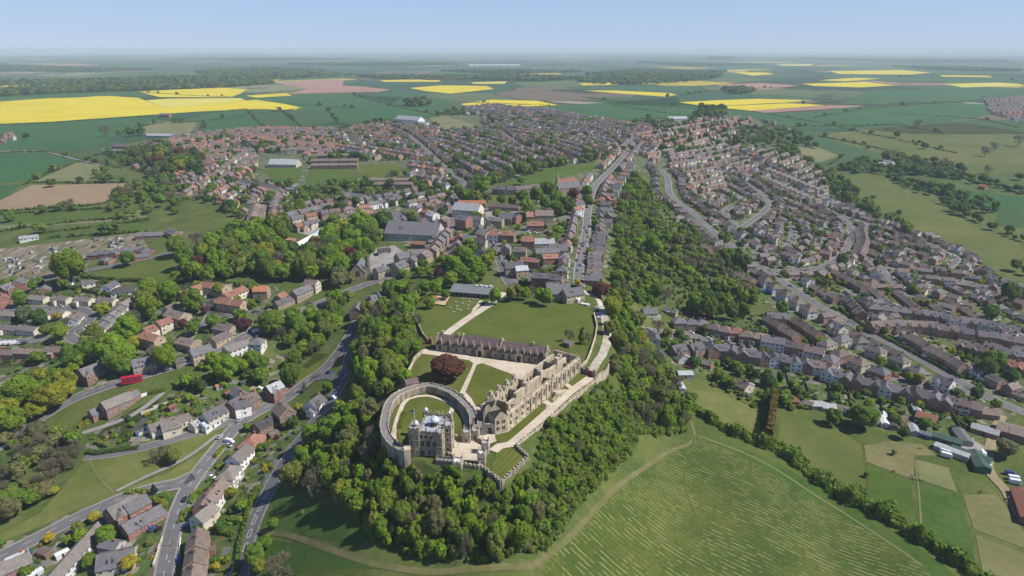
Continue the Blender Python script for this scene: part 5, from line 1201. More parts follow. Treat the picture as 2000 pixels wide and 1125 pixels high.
fill([(480,420),(640,395),(740,385),(860,375),(870,440),(760,415),(640,430),(560,450)], dirpx((500,425),(600,405)), 22, 11, ['terraced_house','narrow_house','cottage'], ['brick','brown','pink','white'], ['slate','brownt','purple'], 'in the brick streets behind the wood', seed=8)
fill([(380,385),(330,350),(420,330),(500,340),(540,372),(520,400),(500,440),(440,400)], dirpx((420,380),(500,340)), 22, 12, ['narrow_house','detached_house','cottage'], ['brick','pink','cream','white'], ['slate','brownt','redt'], 'at the western end of the town', seed=9)
fill([(200,320),(260,330),(330,300),(390,310),(400,340),(300,345)], 0, 28, 18, ['detached_house','cottage'], ['brick','cream'], ['slate','brownt'], 'among the trees by the farmstead', keep=.6, seed=10)
fill([(1010,550),(1000,480),(1100,430),(1140,430),(1130,540)], dirpx((1000,500),(1100,500)), 24, 16, ['cottage','narrow_house'], ['brick','buff'], ['slate','redt'], 'between the market and the ridge road', keep=.5, seed=11, dmin=15)
TW = ['brick','pink','brown','cream','white','buff']; TR = ['brownt','slate','purple','redt','greyt']
fill([(330,272),(400,262),(540,252),(640,256),(660,300),(520,330),(400,330),(340,300)], dirpx((400,290),(600,285)), 19, 9, ['detached_house','gabled_semi','court_house'], ['brick','pink','pink','cream'], ['redt','brownt','purple'], 'in the red brick estate beyond the pitches', seed=12)
fill([(640,256),(770,240),(850,250),(880,330),(870,380),(800,350),(800,312),(700,310),(660,300)], dirpx((660,290),(860,320)), 20.5, 9.4, ['gabled_semi','semi_detached_house','narrow_house'], TW, TR, 'in the middle streets of the town', seed=13)
fill([(850,250),(940,250),(900,212),(960,206),(1080,217),(1180,235),(1270,248),(1280,300),(1200,325),(1080,325),(960,345),(900,380),(880,330)], dirpx((880,260),(1100,330)), 21, 9.6, ['gabled_semi','semi_detached_house','court_house'], TW, TR, 'in the eastern streets of the town', seed=14)
fill([(1230,290),(1290,255),(1390,230),(1480,235),(1540,252),(1500,275),(1400,285),(1320,305),(1270,320)], dirpx((1250,290),(1450,245)), 22, 11, ['detached_house','gabled_semi'], TW, TR, 'at the ridge top end of the town', keep=.8, seed=15)
fill([(1920,195),(2010,190),(2010,240),(1970,235),(1930,220)], 0, 26, 13, ['detached_house'], TW, TR, 'in the hamlet among the far fields', seed=16)
fill([(0,268),(30,262),(30,275),(0,280)], 0, 26, 14, ['detached_house'], TW, TR, 'in the farm group in the far crops', seed=17)
for _f in (0, .2, .4, .6, .8, 1): _q = [gp(572+50*_f, 484-30*_f), gp(566+46*_f, 498-18*_f)]; [GRIDH.setdefault((int(_p[0]//20), int(_p[1]//20)), []).append(_p) for _p in _q]
# the budget: the nearest of each kind become objects of their own, the rest one mass
byk = {}
for hs in HOUSES: byk.setdefault(KIND.get(hs['ty'], hs['ty']), []).append(hs)
FARH = []
for k, lst in byk.items():
    lst.sort(key=lambda h: h['x']**2+h['y']**2)
    for i, hs in enumerate(lst):
        dist = math.hypot(hs['x'], hs['y'])
        if i < 285 and dist < 1500: build_house(hs, 2 if dist < 430 else (1 if dist < 800 else 0))
        else: FARH.append(hs)
fm = {}
def far_houses():
    m = MB(); V = []; F = []; MI = []
    for hs in FARH:
        hp = house_parts(hs['ty'], hs['wall'], hs['roof'], 0, hs.get('w'), hs.get('d'), hs.get('eh')); c, s = math.cos(hs['yaw']), math.sin(hs['yaw'])
        for me in (hp['wall'], hp['roof']):
            k = len(V); V += [(hs['x']+c*v.co.x-s*v.co.y, hs['y']+s*v.co.x+c*v.co.y, hs['z']+v.co.z) for v in me.vertices]
            sl = [m.slot(mm.name) for mm in me.materials]
            for p in me.polygons: F.append(tuple(k+q for q in p.vertices)); MI.append(sl[p.material_index])
    m.v, m.f, m.m = V, F, MI
    o = m.obj('distant_houses'); o['kind'] = 'stuff'
far_houses()
for _h in HOUSES:
    if len(_h["label"].split()) > 16: print("LONG", _h["label"])
# ------------------------------------------------------------------ trees one can tell apart
def T(px, py, r, c, l, **k): tree(px, py, r, c, l, pri=True, **k)
add_tree(*atz(875, 745), 8.6, 13.5, 'copper', 'huge spreading copper beech alone on the castle courtyard lawn', pri=True)
T(967,578,12,'fresh','rounded tree at the end of the visitor centre', hr=1.5)
T(1135,655,9,'mid','ivy clad tree at the corner of the castle meadow', kind='column', hr=2.0)
T(1112,655,11,'bare','bare twiggy tree at the corner of the castle meadow')
T(1150,660,11,'bare','bare tree between castle meadow and chalk track')
T(816,640,13,'bare','bare spreading tree on the castle meadow edge', base=True)
for i,(x,y,r,c) in enumerate([(998,574,10,'olive'),(1012,570,10,'olive'),(1026,572,9,'fresh'),(1040,568,8,'bare'),(1054,576,11,'fresh'),(1068,580,12,'fresh')]): T(x,y,r,c,'%s tree of the tall line between meadow and inn, counted from the visitor centre'%ordw(i), hr=1.6)
T(1174,566,17,'copper','round copper tree where the chalk track leaves the ridge road', hr=1.0)
T(1128,552,7,'gold','bright yellow tree beside the square stone house')
T(1053,512,9,'conifer','dark conifer in front of the red tiled cottages', kind='cone', hr=1.3)
for i,(x,y,r) in enumerate([(905,500,18),(885,515,16),(925,515,15),(898,532,16),(935,530,16),(880,545,14),(918,548,15),(945,505,9),(960,505,7)]): T(x,y,r,'fresh' if i%3 else 'mid','%s tree from the high street in the clump behind the visitor centre'%ordw(i), hr=1.2)
for i,(x,y,r,c) in enumerate([(850,560,13,'fresh'),(830,560,12,'mid'),(855,533,9,'purple'),(820,530,9,'fresh'),(840,590,11,'fresh'),(808,585,13,'fresh'),(870,575,9,'mid')]): T(x,y,r,c,'%s tree on the slope below the playground, counted from the high street'%ordw(i))
T(134,520,27,'fresh','big round tree beside the allotments with deep shade below')
T(112,522,14,'mid','lower tree crowding the big round one by the allotments')
T(248,504,13,'mid','lone round tree at the edge of the village green')
T(343,480,17,'mid','large tree at the top of the village green')
T(383,470,14,'bare','bare tree at the top of the village green')
T(64,558,9,'mid','small round tree beside the estate road with a shadow')
T(38,584,12,'mid','round tree on the estate road corner')
T(48,614,15,'pale','silvery birch in the looped estate gardens', hr=1.4); T(74,618,14,'dark','dark tree beside the silvery birch')
T(115,648,15,'fresh','round tree on the grass below the looped road'); T(88,645,10,'olive','dull tree beside the lower bungalows'); T(130,630,9,'bare','bare tree beside the slanting loop bungalow')
for i,(x,y,r,c) in enumerate([(290,564,18,'fresh'),(330,570,19,'fresh'),(285,600,20,'fresh'),(250,642,23,'fresh'),(262,622,15,'bare'),(215,680,26,'fresh'),(240,690,22,'fresh'),(222,705,21,'mid'),(196,668,16,'bare'),(243,715,16,'mid'),(262,668,12,'lime')]): T(x,y,r,c,'%s tree from the green in the clump beside the long pale terrace'%ordw(i))
T(322,697,21,'fresh','round tree hiding the drive of the slate stone house'); T(376,588,21,'mid','round tree in the middle of the orange roofed court')
T(426,565,11,'fresh','tree between red roofs at the top of the court',hr=1.3); T(475,632,15,'purple','magenta leaved tree beside purplish low roofs',hr=.9)
T(415,628,14,'mid','green tree by the court road'); T(466,614,11,'mid','tree at the small car park'); T(377,640,13,'mid','tree on the court lawn'); T(357,632,9,'copper','small dark copper tree by the court road'); T(400,605,8,'copper','small copper tree at the court turning circle'); T(425,594,7,'fresh','small tree beside the joined court pair'); T(490,594,9,'fresh','light green tree beyond the joined court pair')
T(530,630,24,'mid','great rounded tree above the white hipped house', hr=1.1)
T(416,700,14,'fresh','tree beside the long white house',hr=1.1); T(440,720,22,'fresh','largest tree on the bank below the bus road'); T(470,715,14,'fresh','right hand tree of the bank clump below the bus road'); T(492,700,15,'fresh','tall tree on the bank with a dark trunk side'); T(510,712,15,'mid','tree at the dry grass corner of the bank')
T(575,700,15,'mid','round tree with shadow over the dry slope'); T(610,680,14,'bare','bare tree on the hill road bank'); T(568,732,20,'mid','big tree beside the red brick house at the fork'); T(640,755,11,'mid','tree on the grass wedge between the roads',hr=1)
T(594,755,6,'bare','thin dark conifer on the wedge',kind='cone',name='conifer_tree',hr=1.9); T(588,806,7,'conifer','taller dark conifer beside the brown gabled house',kind='cone',hr=2.1); T(597,806,5,'gold','golden conifer beside the taller dark one',kind='cone',hr=2); T(547,820,8,'dark','bushy dark conifer by the solar bungalow',kind='cone',hr=1.7)
for i,(x,y,r,c) in enumerate([(100,775,27,'lime'),(128,760,18,'lime'),(70,800,19,'lime'),(40,765,30,'fresh'),(20,820,26,'fresh'),(12,780,24,'fresh'),(115,752,14,'lime')]): T(x,y,r,c,'%s tree in the bright clump beside the lower bus road'%ordw(i), hr=1.05)
T(303,890,14,'bare','bare bush on the grass bank'); T(322,885,14,'bare','larger bare tree on the grass bank'); T(336,890,15,'olive','yellowish tree on the grass bank'); T(100,958,13,'lime','lime green bush at the edge of the brown thicket',hr=.8)
T(533,1022,10,'mid','lone bush beside the hatched road'); T(518,1058,13,'mid','bush where the field path meets the hatched road'); T(497,1082,20,'mid','dark tree at the bottom of the hatched road'); T(545,1110,33,'bare','wide bare tree at the bottom edge',hr=.9); T(505,1105,13,'lime','lime tree at the bottom of the hatched road')
T(590,1000,4,'tan','tiny lone bush in the dark meadow'); T(617,940,26,'bare','grey bare tree above the dark meadow'); T(570,930,24,'olive','dull tree overhanging the hatched road'); T(205,1045,20,'fresh','broad tree behind the white narrow terrace',hr=.95); T(172,1095,14,'mid','tree below the long white terrace'); T(183,1010,12,'gold','golden shrub tree inside the bend',hr=.9); T(152,1030,11,'olive','shrubby tree beside the road inside the bend'); T(132,1055,9,'fresh','small tree above the white terrace'); T(95,1050,11,'gold','yellow conifer bush beside the curved road',hr=.9); T(302,980,8,'purple','purple bush on the corner garden',hr=.9); T(300,955,8,'conifer','dark conifer at the road junction',kind='cone',hr=1.6); T(307,978,7,'fresh','round topiary bush in the corner garden')
T(698,725,14,'fresh','tall narrow tree beside the shaded road',kind='column',hr=2.2)
for i,(x,y,r,c) in enumerate([(775,710,16,'fresh'),(790,735,14,'fresh'),(745,760,12,'fresh'),(760,720,16,'tan'),(735,735,17,'olive'),(717,690,16,'fresh'),(735,640,18,'mid'),(790,600,20,'fresh'),(775,640,20,'mid'),(812,676,11,'fresh'),(800,655,14,'bare'),(755,680,17,'bare'),(700,770,18,'olive'),(720,800,20,'tan'),(690,810,20,'fresh'),(650,840,26,'mid'),(610,850,20,'fresh'),(590,890,18,'fresh'),(660,880,17,'fresh'),(725,850,16,'bare'),(680,860,20,'tan'),(720,880,18,'bare')]): T(x,y,r,c,'%s tree from the courtyard wall in the wood west of the castle'%ordw(i), hr=1.25)
for i,(x,y,r,c) in enumerate([(1195,600,16,'lime'),(1215,620,15,'fresh'),(1225,645,17,'fresh'),(1210,665,16,'olive'),(1230,690,18,'olive'),(1255,700,20,'bare'),(1215,690,14,'bare'),(1190,640,12,'olive'),(1200,715,13,'tan'),(1248,665,16,'lime'),(1265,730,17,'bare')]): T(x,y,r,c,'%s tree down the belt beside the chalk track'%ordw(i), hr=1.3)
for i,(x,y,r,c) in enumerate([(1075,825,10,'fresh'),(1095,835,13,'fresh'),(1115,840,12,'mid'),(1080,860,11,'olive'),(1120,815,11,'mid'),(1160,820,13,'fresh'),(1180,800,12,'fresh'),(1175,840,12,'mid'),(1095,910,11,'olive'),(1050,940,12,'fresh'),(1090,960,11,'olive'),(1075,1000,11,'olive'),(1210,830,12,'mid'),(1140,780,9,'fresh'),(1015,935,9,'mid'),(1120,920,10,'olive')]): T(x,y,r,c,'%s tree from the terrace range on the slope under the battlemented wall'%ordw(i))
for i,(x,y,r) in enumerate([(1357,592,17),(1372,588,18),(1385,600,17),(1400,604,14),(1415,590,14),(1430,610,13),(1455,605,12),(1395,585,12)]): T(x,y,r,'dark' if i%2 else 'mid','%s tree in the tall dark row above the side street'%ordw(i), hr=1.35)
T(1283,566,14,'mid','dark tree above the lone cream house'); T(1300,575,16,'bare','bare tree above the rough outbuilding'); T(1285,640,14,'bare','twiggy tree at the head of the side street'); T(1275,480,15,'fresh','bright tree halfway up the cliff wood',hr=1.5); T(1327,465,9,'lime','small lime tree in the cliff wood')
T(1437,500,15,'dark','dark tree at the valley road junction'); T(1455,510,13,'dark','second dark tree at the valley road junction'); T(1420,500,14,'mid','green tree above the valley road junction'); T(1415,425+40,12,'mid','tree on the valley road verge')
T(1528,600,12,'mid','round tree behind the white hipped pairs'); T(1929,718,18,'dark','front one of two large dark trees by the lower valley road'); T(1942,705,22,'mid','taller of two large trees by the lower valley road',hr=1.1); T(1975,735,13,'dark','bush beyond the two large trees'); T(1720,707,11,'mid','round bush among the pale hipped pairs'); T(1776,736,9,'lime','first of two lime trees by the lower street'); T(1795,739,10,'lime','second of two lime trees by the lower street'); T(1746,718,9,'dark','dark bush near the lime trees')
T(1789,567,9,'olive','largest round tree on the parched green',hr=1); T(1801,590,6,'olive','first of three small round trees on the green'); T(1813,593,6,'olive','second of three small round trees on the green'); T(1825,593,7,'olive','third of three small round trees on the green')
T(1645,508,12,'dark','dark tree at the mouth of the big curve'); T(1714,513,8,'dark','round dark tree behind the estate terraces'); T(1937,610,14,'mid','round tree at the end of the parched green'); T(1973,570,18,'dark','dark clump among lower estate bungalows'); T(1916,552,6,'gold','yellow tree among lower estate bungalows')
T(1690,815,25,'mid','large tree at the top corner of the pasture',hr=1); T(1672,812,16,'fresh','tree beside the large one at the pasture corner'); T(1628,814,15,'mid','bushy tree under the garden sheds'); T(1765,845,11,'dark','round bush below the garden sheds'); T(1966,876,20,'pale','pale willow by the farm track',hr=1); T(1908,768,12,'dark','dark tree beside the lower valley road'); T(1946,790,10,'mid','tree at the top of the farm track')
T(1692,927,5,'dark','lone small tree on the paddock fence',hr=1.2); T(1746,883,5,'mid','small bush on the paddock corner'); T(1794,1037,6,'dark','bush at the bottom of the paddock path')
for i,(x,y) in enumerate([(1432,690),(1440,715),(1477,730),(1465,720),(1500,730),(1510,745),(1525,735),(1560,765),(1673,775),(1760,785),(1420,705),(1402,735)]): T(x,y,8,'mid' if i%2 else 'dark','%s small tree from the castle in the long back gardens'%ordw(i), hr=1.4)
for i,(x,y,r,c) in enumerate([(1752,262,6,'dark'),(1807,284,7,'dark'),(1925,295,10,'bare'),(1943,286,10,'bare'),(1931,330,10,'bare'),(1992,344,8,'dark'),(1705,385,5,'dark'),(1755,415,7,'mid'),(1990,275,11,'bare'),(1793,242,9,'bare'),(1648,273,4,'dark'),(1668,278,4,'dark'),(1696,287,4,'dark'),(1862,405,9,'mid')]): T(x,y,r,c,'%s lone tree scattered over the far pastures'%ordw(i), hr=1)
for i,(x,y,r,c) in enumerate([(70,343,8,'mid'),(100,356,9,'dark'),(204,330,8,'mid'),(188,340,7,'mid'),(200,347,9,'olive'),(186,335,6,'dark'),(214,347,8,'dark'),(133,398,11,'bare'),(82,408,9,'mid'),(18,423,10,'mid'),(235,415,9,'bare'),(50,266,6,'conifer'),(255,258,8,'dark'),(275,256,8,'dark'),(205,255,11,'bare')]): T(x,y,r,c,'%s tree in the western field hedges, counted from the big fields'%ordw(i), hr=1)
for i,(x,y,r,c) in enumerate([(840,380,9,'mid'),(905,382,12,'fresh'),(930,384,11,'olive'),(952,386,8,'mid'),(980,390,9,'mid'),(1000,392,8,'mid'),(1020,385,12,'mid'),(1048,380,13,'mid'),(1070,370,14,'mid'),(1085,385,12,'fresh'),(1030,402,12,'fresh'),(1108,400,14,'dark'),(1090,408,12,'mid'),(1120,380,11,'copper'),(1146,375,11,'mid'),(1148,392,11,'mid'),(945,365,11,'fresh'),(1017,352,7,'mid'),(1065,398,11,'mid'),(1043,420-4,8,'olive')]): T(x,y,r,c,'%s tree from the high street around the churchyard'%ordw(i), hr=1.3)
T(1070,470,9,'mid','tree in the market car park'); T(1082,465,10,'fresh','second tree in the market car park'); T(1120,475,9,'olive','tree behind the ridge road houses',hr=1.4); T(1097,525,10,'mid','garden tree behind the painted inn'); T(1080,400,9,'olive','dull tree behind the church hall')
for i,(x,y,r) in enumerate([(420,478,16),(440,500,17),(400,500,16),(470,470,18),(500,455,16),(520,465,17),(540,480,16),(445,492,20)]): T(x,y,r,'fresh' if i!=7 else 'lime','%s big tree in the wood beyond the green, counted from the green'%ordw(i))
T(614,480,15,'copper','dark copper tree beside the glass roofed school'); T(640,478,17,'fresh','round tree right of the copper one by the school'); T(690,470,19,'fresh','broad tree in the wood above the chapel'); T(705,505,15,'fresh','tree behind the chapel'); T(741,533,8,'fresh','small round tree in front of the stone lodge')
T(430,505,11,'lime','yellow lime tree at the edge of the wood above the court')
# ------------------------------------------------------------------ woods
MIXW = dict(fresh=4, mid=4, olive=2, bare=1.2, tan=1.5, dark=1)
SLOPE = [(640,840),(700,790),(745,850),(800,908),(860,925),(930,935),(985,965),(1030,930),(1060,1000),(1060,1080),(980,1096),(900,1105),(800,1085),(725,1055),(690,1010),(640,965),(600,950),(575,930),(600,870)]
SCRUB = [(1022,912),(1050,848),(1118,786),(1178,738),(1235,780),(1255,830),(1235,885),(1185,935),(1125,995),(1085,1055),(1062,1085),(1055,1000)]
wood(SLOPE, 4.4, dict(fresh=6, mid=4, olive=2.5, bare=1.2, tan=1.5, lime=1), (1.6, 3.2), 1.75, 'the thick wood below the keep', seed=21)
wood(SCRUB, 5.5, dict(mid=5, fresh=3, olive=2.4, bare=.5), (1.7, 3.0), 1.15, 'the scrub on the terrace slope', shrub=.3, seed=22)
CARPET = carpet(SCRUB, 3000, dict(mid=6, olive=3, fresh=2, dark=1.5, pale=.7), (.6, 1.5), 41)+carpet(SLOPE, 2200, dict(mid=5, olive=3, fresh=4, bare=1, tan=1), (.7, 1.7), 42, 1.6)+carpet([(1195,720),(1235,780),(1255,850),(1340,845),(1340,790),(1310,760)], 900, dict(mid=4, olive=3, fresh=1), (.8, 1.7), 43)+carpet([(1225,335),(1205,430),(1205,500),(1190,558),(1260,600),(1380,612),(1470,600),(1475,560),(1440,510),(1340,430),(1290,390),(1260,360)], 1300, dict(mid=4, olive=3, fresh=3, bare=1), (1, 2.2), 44)
wood([(695,690),(720,620),(770,580),(815,575),(800,620),(825,660),(805,695),(785,740),(755,765),(745,790),(700,775),(690,730)], 6.2, MIXW, (2.8, 5.0), 1.3, 'the wood west of the castle', seed=23)
wood([(1200,560),(1235,610),(1285,680),(1310,760),(1345,790),(1350,835),(1260,845),(1235,780),(1195,715),(1190,640)], 5.2, dict(fresh=2.5, olive=3, bare=1.6, mid=3, dark=1), (2.2, 4.2), 1.25, 'the wood below the chalk track', shrub=.2, seed=24, avoid=lambda x, y: near_house(x, y, 9))
wood([(1225,335),(1205,430),(1205,500),(1190,558),(1260,600),(1290,590),(1300,560),(1310,520),(1300,500),(1310,460),(1280,420),(1290,390),(1260,360)], 8.5, dict(mid=5, fresh=4, olive=2.5, bare=1.4, pale=.8), (2.6, 4.6), 1.15, 'the cliff wood', shrub=.25, seed=25, avoid=lambda x, y: near_house(x, y, 9))
wood([(1310,460),(1345,440),(1390,475),(1440,510),(1475,560),(1480,600),(1430,600),(1380,610),(1340,560),(1310,520)], 9, dict(mid=3, fresh=1.5, olive=2, bare=4, tan=2), (2.6, 4.8), 1.15, 'the brown cliff wood', shrub=.2, seed=26, avoid=lambda x, y: near_house(x, y, 10))
wood([(335,555),(350,530),(385,500),(440,465),(480,442),(540,442),(575,480),(545,500),(600,500),(680,450),(755,455),(755,500),(700,515),(690,545),(640,545),(560,556),(500,550),(420,552),(370,565)], 9.5, dict(fresh=5, mid=5, olive=2, dark=1.5, bare=1, copper=.2, lime=.5), (4.6, 6.6), 1.25, 'the long wood above the court', seed=27, avoid=lambda x, y: near_house(x, y, 10))
wood([(510,640),(580,600),(600,560),(700,545),(715,560),(680,590),(690,620),(660,655),(620,690),(560,700),(540,675)], 8.5, dict(fresh=3, mid=4, olive=2.5, bare=2, tan=1), (3.6, 5.6), 1.2, 'the wood on the hill road slope', seed=28, avoid=lambda x, y: near_house(x, y, 10) or near_road(x, y, 7))
wood([(0,870),(60,850),(130,855),(165,880),(140,930),(80,990),(30,1030),(0,1035)], 6, dict(bare=5, olive=2, tan=2, mid=1.5), (2.6, 4.4), 1.0, 'the brown thicket by the grass bank', seed=29)
wood([(0,800),(40,745),(110,740),(148,770),(130,795),(60,828),(0,855)], 9, dict(fresh=4, lime=2, mid=1), (4, 5.5), 1.1, 'the bright clump beside the lower bus road', seed=30, avoid=lambda x, y: near_house(x, y, 9) or near_road(x, y, 8))
wood([(420,690),(500,680),(540,720),(520,750),(440,760),(380,780),(330,770),(340,730)], 9, dict(fresh=3, mid=3, olive=2, bare=1), (2.2, 4), 1.1, 'the bank below the bus road', shrub=.5, seed=31, avoid=lambda x, y: near_house(x, y, 9) or near_road(x, y, 7))
wood([(200,690),(300,620),(320,600),(280,590),(240,630),(190,665),(130,690),(100,720),(150,735),(220,725),(262,715)], 10, MIXW, (3.5, 5.5), 1.1, 'the gardens above the bus road', shrub=.3, seed=32, avoid=lambda x, y: near_house(x, y, 10) or near_road(x, y, 7))
wood([(250,300),(330,300),(400,310),(395,330),(330,345),(250,325)], 16, dict(mid=3, dark=3, copper=1.5, bare=2, lime=1), (5, 8), 1.2, 'the trees round the farmstead', seed=33)
wood([(300,350),(375,345),(385,400),(340,420),(280,400),(240,395)], 16, dict(mid=4, fresh=2, olive=2, bare=1.5), (4, 6.5), 1.1, 'the scrub west of the town', shrub=.3, seed=34, avoid=lambda x, y: near_house(x, y, 11))
wood([(880,400),(930,365),(1000,340),(1100,310),(1195,295),(1195,312),(1100,326),(1010,350),(955,368),(910,400)], 12, dict(mid=4, dark=2, olive=2, bare=1.5), (4, 6), 1.2, 'the belt beside the recreation ground', seed=35, avoid=lambda x, y: near_house(x, y, 9))
wood([(1600,330),(1640,345),(1700,405),(1790,450),(1880,490),(1990,530),(2010,545),(1950,520),(1860,490),(1760,455),(1690,420),(1630,380)], 12, dict(mid=4, dark=3, olive=1.5), (3.5, 6), 1.0, 'the hedge trees beyond the valley estate', seed=36, avoid=lambda x, y: near_house(x, y, 10))
wood([(1540,285),(1600,330),(1630,380),(1590,365),(1540,330),(1500,300)], 14, dict(mid=4, dark=3, olive=1), (4, 6.5), 1.0, 'the hedge trees beyond the valley estate', seed=37, avoid=lambda x, y: near_house(x, y, 10))
wood([(1640,325),(1760,310),(1820,318),(1880,335),(1880,350),(1800,345),(1720,342),(1650,340)], 14, dict(mid=3, dark=4, olive=1, bare=1), (4, 7), 1.0, 'the dark scrub around the white farm', seed=38, avoid=lambda x, y: near_house(x, y, 16))
for pts in ([(1720,338),(1790,358),(1860,378),(1940,395),(1960,410),(1900,402),(1800,380),(1730,350)],[(1830,395),(1900,398),(1950,412),(1940,420),(1870,412)],[(1760,330),(1880,345),(2000,372),(2000,382),(1880,356),(1770,340)],[(1855,408),(1880,425),(1960,460),(2000,478),(2000,470),(1900,425)]): wood(pts, 12, dict(mid=3, dark=4, olive=.7), (3.5, 5.5), 1.0, 'the broad hedges of the eastern pastures', seed=39)
wood([(1355,222),(1400,215),(1420,226),(1400,236),(1360,232)], 14, dict(dark=4, mid=2), (5, 8), 1.2, 'the dark clump at the town edge', seed=40)
wood([(1440,250),(1560,262),(1600,290),(1540,290),(1430,285)], 18, dict(mid=3, dark=3, olive=1), (4, 6.5), 1.1, 'the gardens at the ridge top', seed=41, avoid=lambda x, y: near_house(x, y, 10))
wood([(1190,320),(1160,345),(1190,350),(1230,300)], 16, dict(mid=3, olive=2, bare=1), (3.5, 5.5), 1.1, 'the upper ridge road verge', seed=42, avoid=lambda x, y: near_house(x, y, 9) or near_road(x, y, 7))
# garden shrubs and street trees through every estate
def gardens(pts, sp, mix, rng, seed, keep=.5, label='the gardens'):
    rd_ = random.Random(seed); poly = W_(pts); x0, x1 = min(p[0] for p in poly), max(p[0] for p in poly); y0, y1 = min(p[1] for p in poly), max(p[1] for p in poly)
    cols = list(mix); wt = [mix[c] for c in cols]
    for _ in range(int((x1-x0)*(y1-y0)/sp/sp*keep)):
        x, y = rd_.uniform(x0, x1), rd_.uniform(y0, y1)
        if not inpoly(x, y, poly) or near_house(x, y, 6.0) or near_road(x, y, 5.5) or blocked(x, y): continue
        c = rd_.choices(cols, wt)[0]; r = rd_.uniform(*rng); big = rd_.random() < .18
        if big: add_tree(x, y, r*1.7, r*3.6, c, '%s tree in %s' % (ADJ[c], label), group='trees of '+label)
        else: add_tree(x, y, r, r*1.7, c, '%s bush in %s' % (ADJ[c], label), 'shrub', group='bushes of '+label)
GM = dict(mid=4, dark=4, fresh=3, olive=2, lime=.7, gold=.35, copper=.4, pale=.8, purple=.15, blossom=.3)
gardens([(0,1060),(120,1010),(250,965),(345,958),(368,962),(325,1130),(0,1130)], 4.2, dict(mid=3, fresh=3, gold=2.2, lime=2, olive=2, dark=2, purple=.5, copper=.3), (.8, 2.0), 51, .7, 'the corner gardens inside the bend')
gardens([(400,940),(480,840),(560,790),(600,800),(590,850),(540,920),(500,1000),(455,1130),(385,1130)], 4.0, dict(mid=3, fresh=3, gold=1, lime=1.4, olive=2, dark=2, purple=.3), (.7, 1.8), 52, .7, 'the gardens between the hill roads')
gardens([(170,850),(280,795),(420,730),(540,740),(560,760),(480,805),(390,845),(280,868),(165,892)], 4.5, dict(mid=3, fresh=3, olive=3, dark=2, tan=1, lime=1), (.8, 2.2), 53, .7, 'the terraced gardens below the bus road')
gardens([(0,545),(170,530),(340,555),(520,560),(560,600),(480,655),(330,700),(140,720),(0,740)], 7, GM, (1.2, 2.6), 54, .6, 'the pale bungalow estate')
gardens([(1275,660),(1330,640),(1500,610),(1640,690),(1900,780),(1940,840),(1800,845),(1650,815),(1560,775),(1450,745),(1380,735)], 4.6, dict(mid=4, dark=4, fresh=2, olive=1.5, gold=.3, pale=.6), (.9, 2.3), 55, .75, 'the side street gardens')
gardens([(1380,735),(1500,755),(1560,775),(1640,800),(1520,800),(1470,795),(1400,760)], 3.6, dict(mid=4, dark=3, olive=1), (1.4, 2.6), 56, .8, 'the scrub under the back gardens')
gardens([(1500,560),(1560,560),(1660,640),(1800,715),(1990,800),(2010,680),(1990,600),(1800,560),(1700,500),(1500,500)], 6, GM, (1.0, 2.2), 57, .85, 'the lower valley estate')
gardens([(1300,330),(1400,285),(1560,300),(1640,380),(1730,445),(1990,560),(1800,560),(1700,500),(1500,520),(1400,450)], 6.5, dict(mid=4, dark=4, fresh=2, olive=1.5), (1.2, 2.6), 58, .85, 'the upper valley estate')
gardens([(730,560),(800,500),(900,430),(1000,400),(1150,400),(1200,470),(1190,555),(1000,560)], 8, GM, (1.4, 3), 59, .8, 'the market gardens')
gardens([(200,300),(400,265),(640,256),(900,215),(1180,240),(1240,300),(1190,320),(1080,330),(940,370),(870,440),(740,450),(500,440),(380,390)], 10, dict(mid=5, dark=4, olive=1.5, bare=.5), (1.6, 3.6), 60, 1.7, 'the town gardens')
gardens([(1180,240),(1390,232),(1540,250),(1500,285),(1300,310),(1240,300)], 10, dict(mid=4, dark=5, olive=1), (2, 4.2), 61, .6, 'the ridge top gardens')
gardens([(1165,400),(1215,345),(1235,330),(1225,430),(1205,520),(1185,560),(1175,470)], 7, dict(mid=4, dark=3, fresh=2), (1.2, 2.8), 62, .8, 'the cliff head gardens')
gardens([(0,486),(80,478),(270,455),(290,482),(170,525),(0,545)], 7, dict(mid=3, olive=3, dark=1), (.8, 2), 63, .4, 'the allotments')
gardens([(230,375),(300,345),(290,440),(200,440)], 9, dict(mid=4, dark=2, olive=2), (1.6, 3.5), 64, .5, 'the small western fields')
# budget
byk = {}
for t in TREES: byk.setdefault(t['name'], []).append(t)
far_trees = []
for nm, lst in byk.items():
    for t in lst: t['sz'] = t['r']/math.hypot(t['x'], t['y'])*(3 if t['pri'] else 1)
    lst.sort(key=lambda t: -t['sz'])
    for i, t in enumerate(lst):
        if i < 292 and t['label']:
            ap = t['r']/math.hypot(t['x'], t['y'])*FPX/2
            place_tree(t, 3 if ap > 9 else (2 if ap > 4 else 1))
        else: far_trees.append(t)
def lodf(t):
    ap = t['r']/math.hypot(t['x'], t['y'])*FPX/2
    return 2 if ap > 8 else (1 if ap > 2.6 else 0)
mass('woodland', [t for t in far_trees if t['kind'] != 'shrub'], lodf); mass('undergrowth', [t for t in far_trees if t['kind'] == 'shrub']+CARPET, lodf)
print('TREES', {k: len(v) for k, v in byk.items()}, 'mass', len(far_trees))
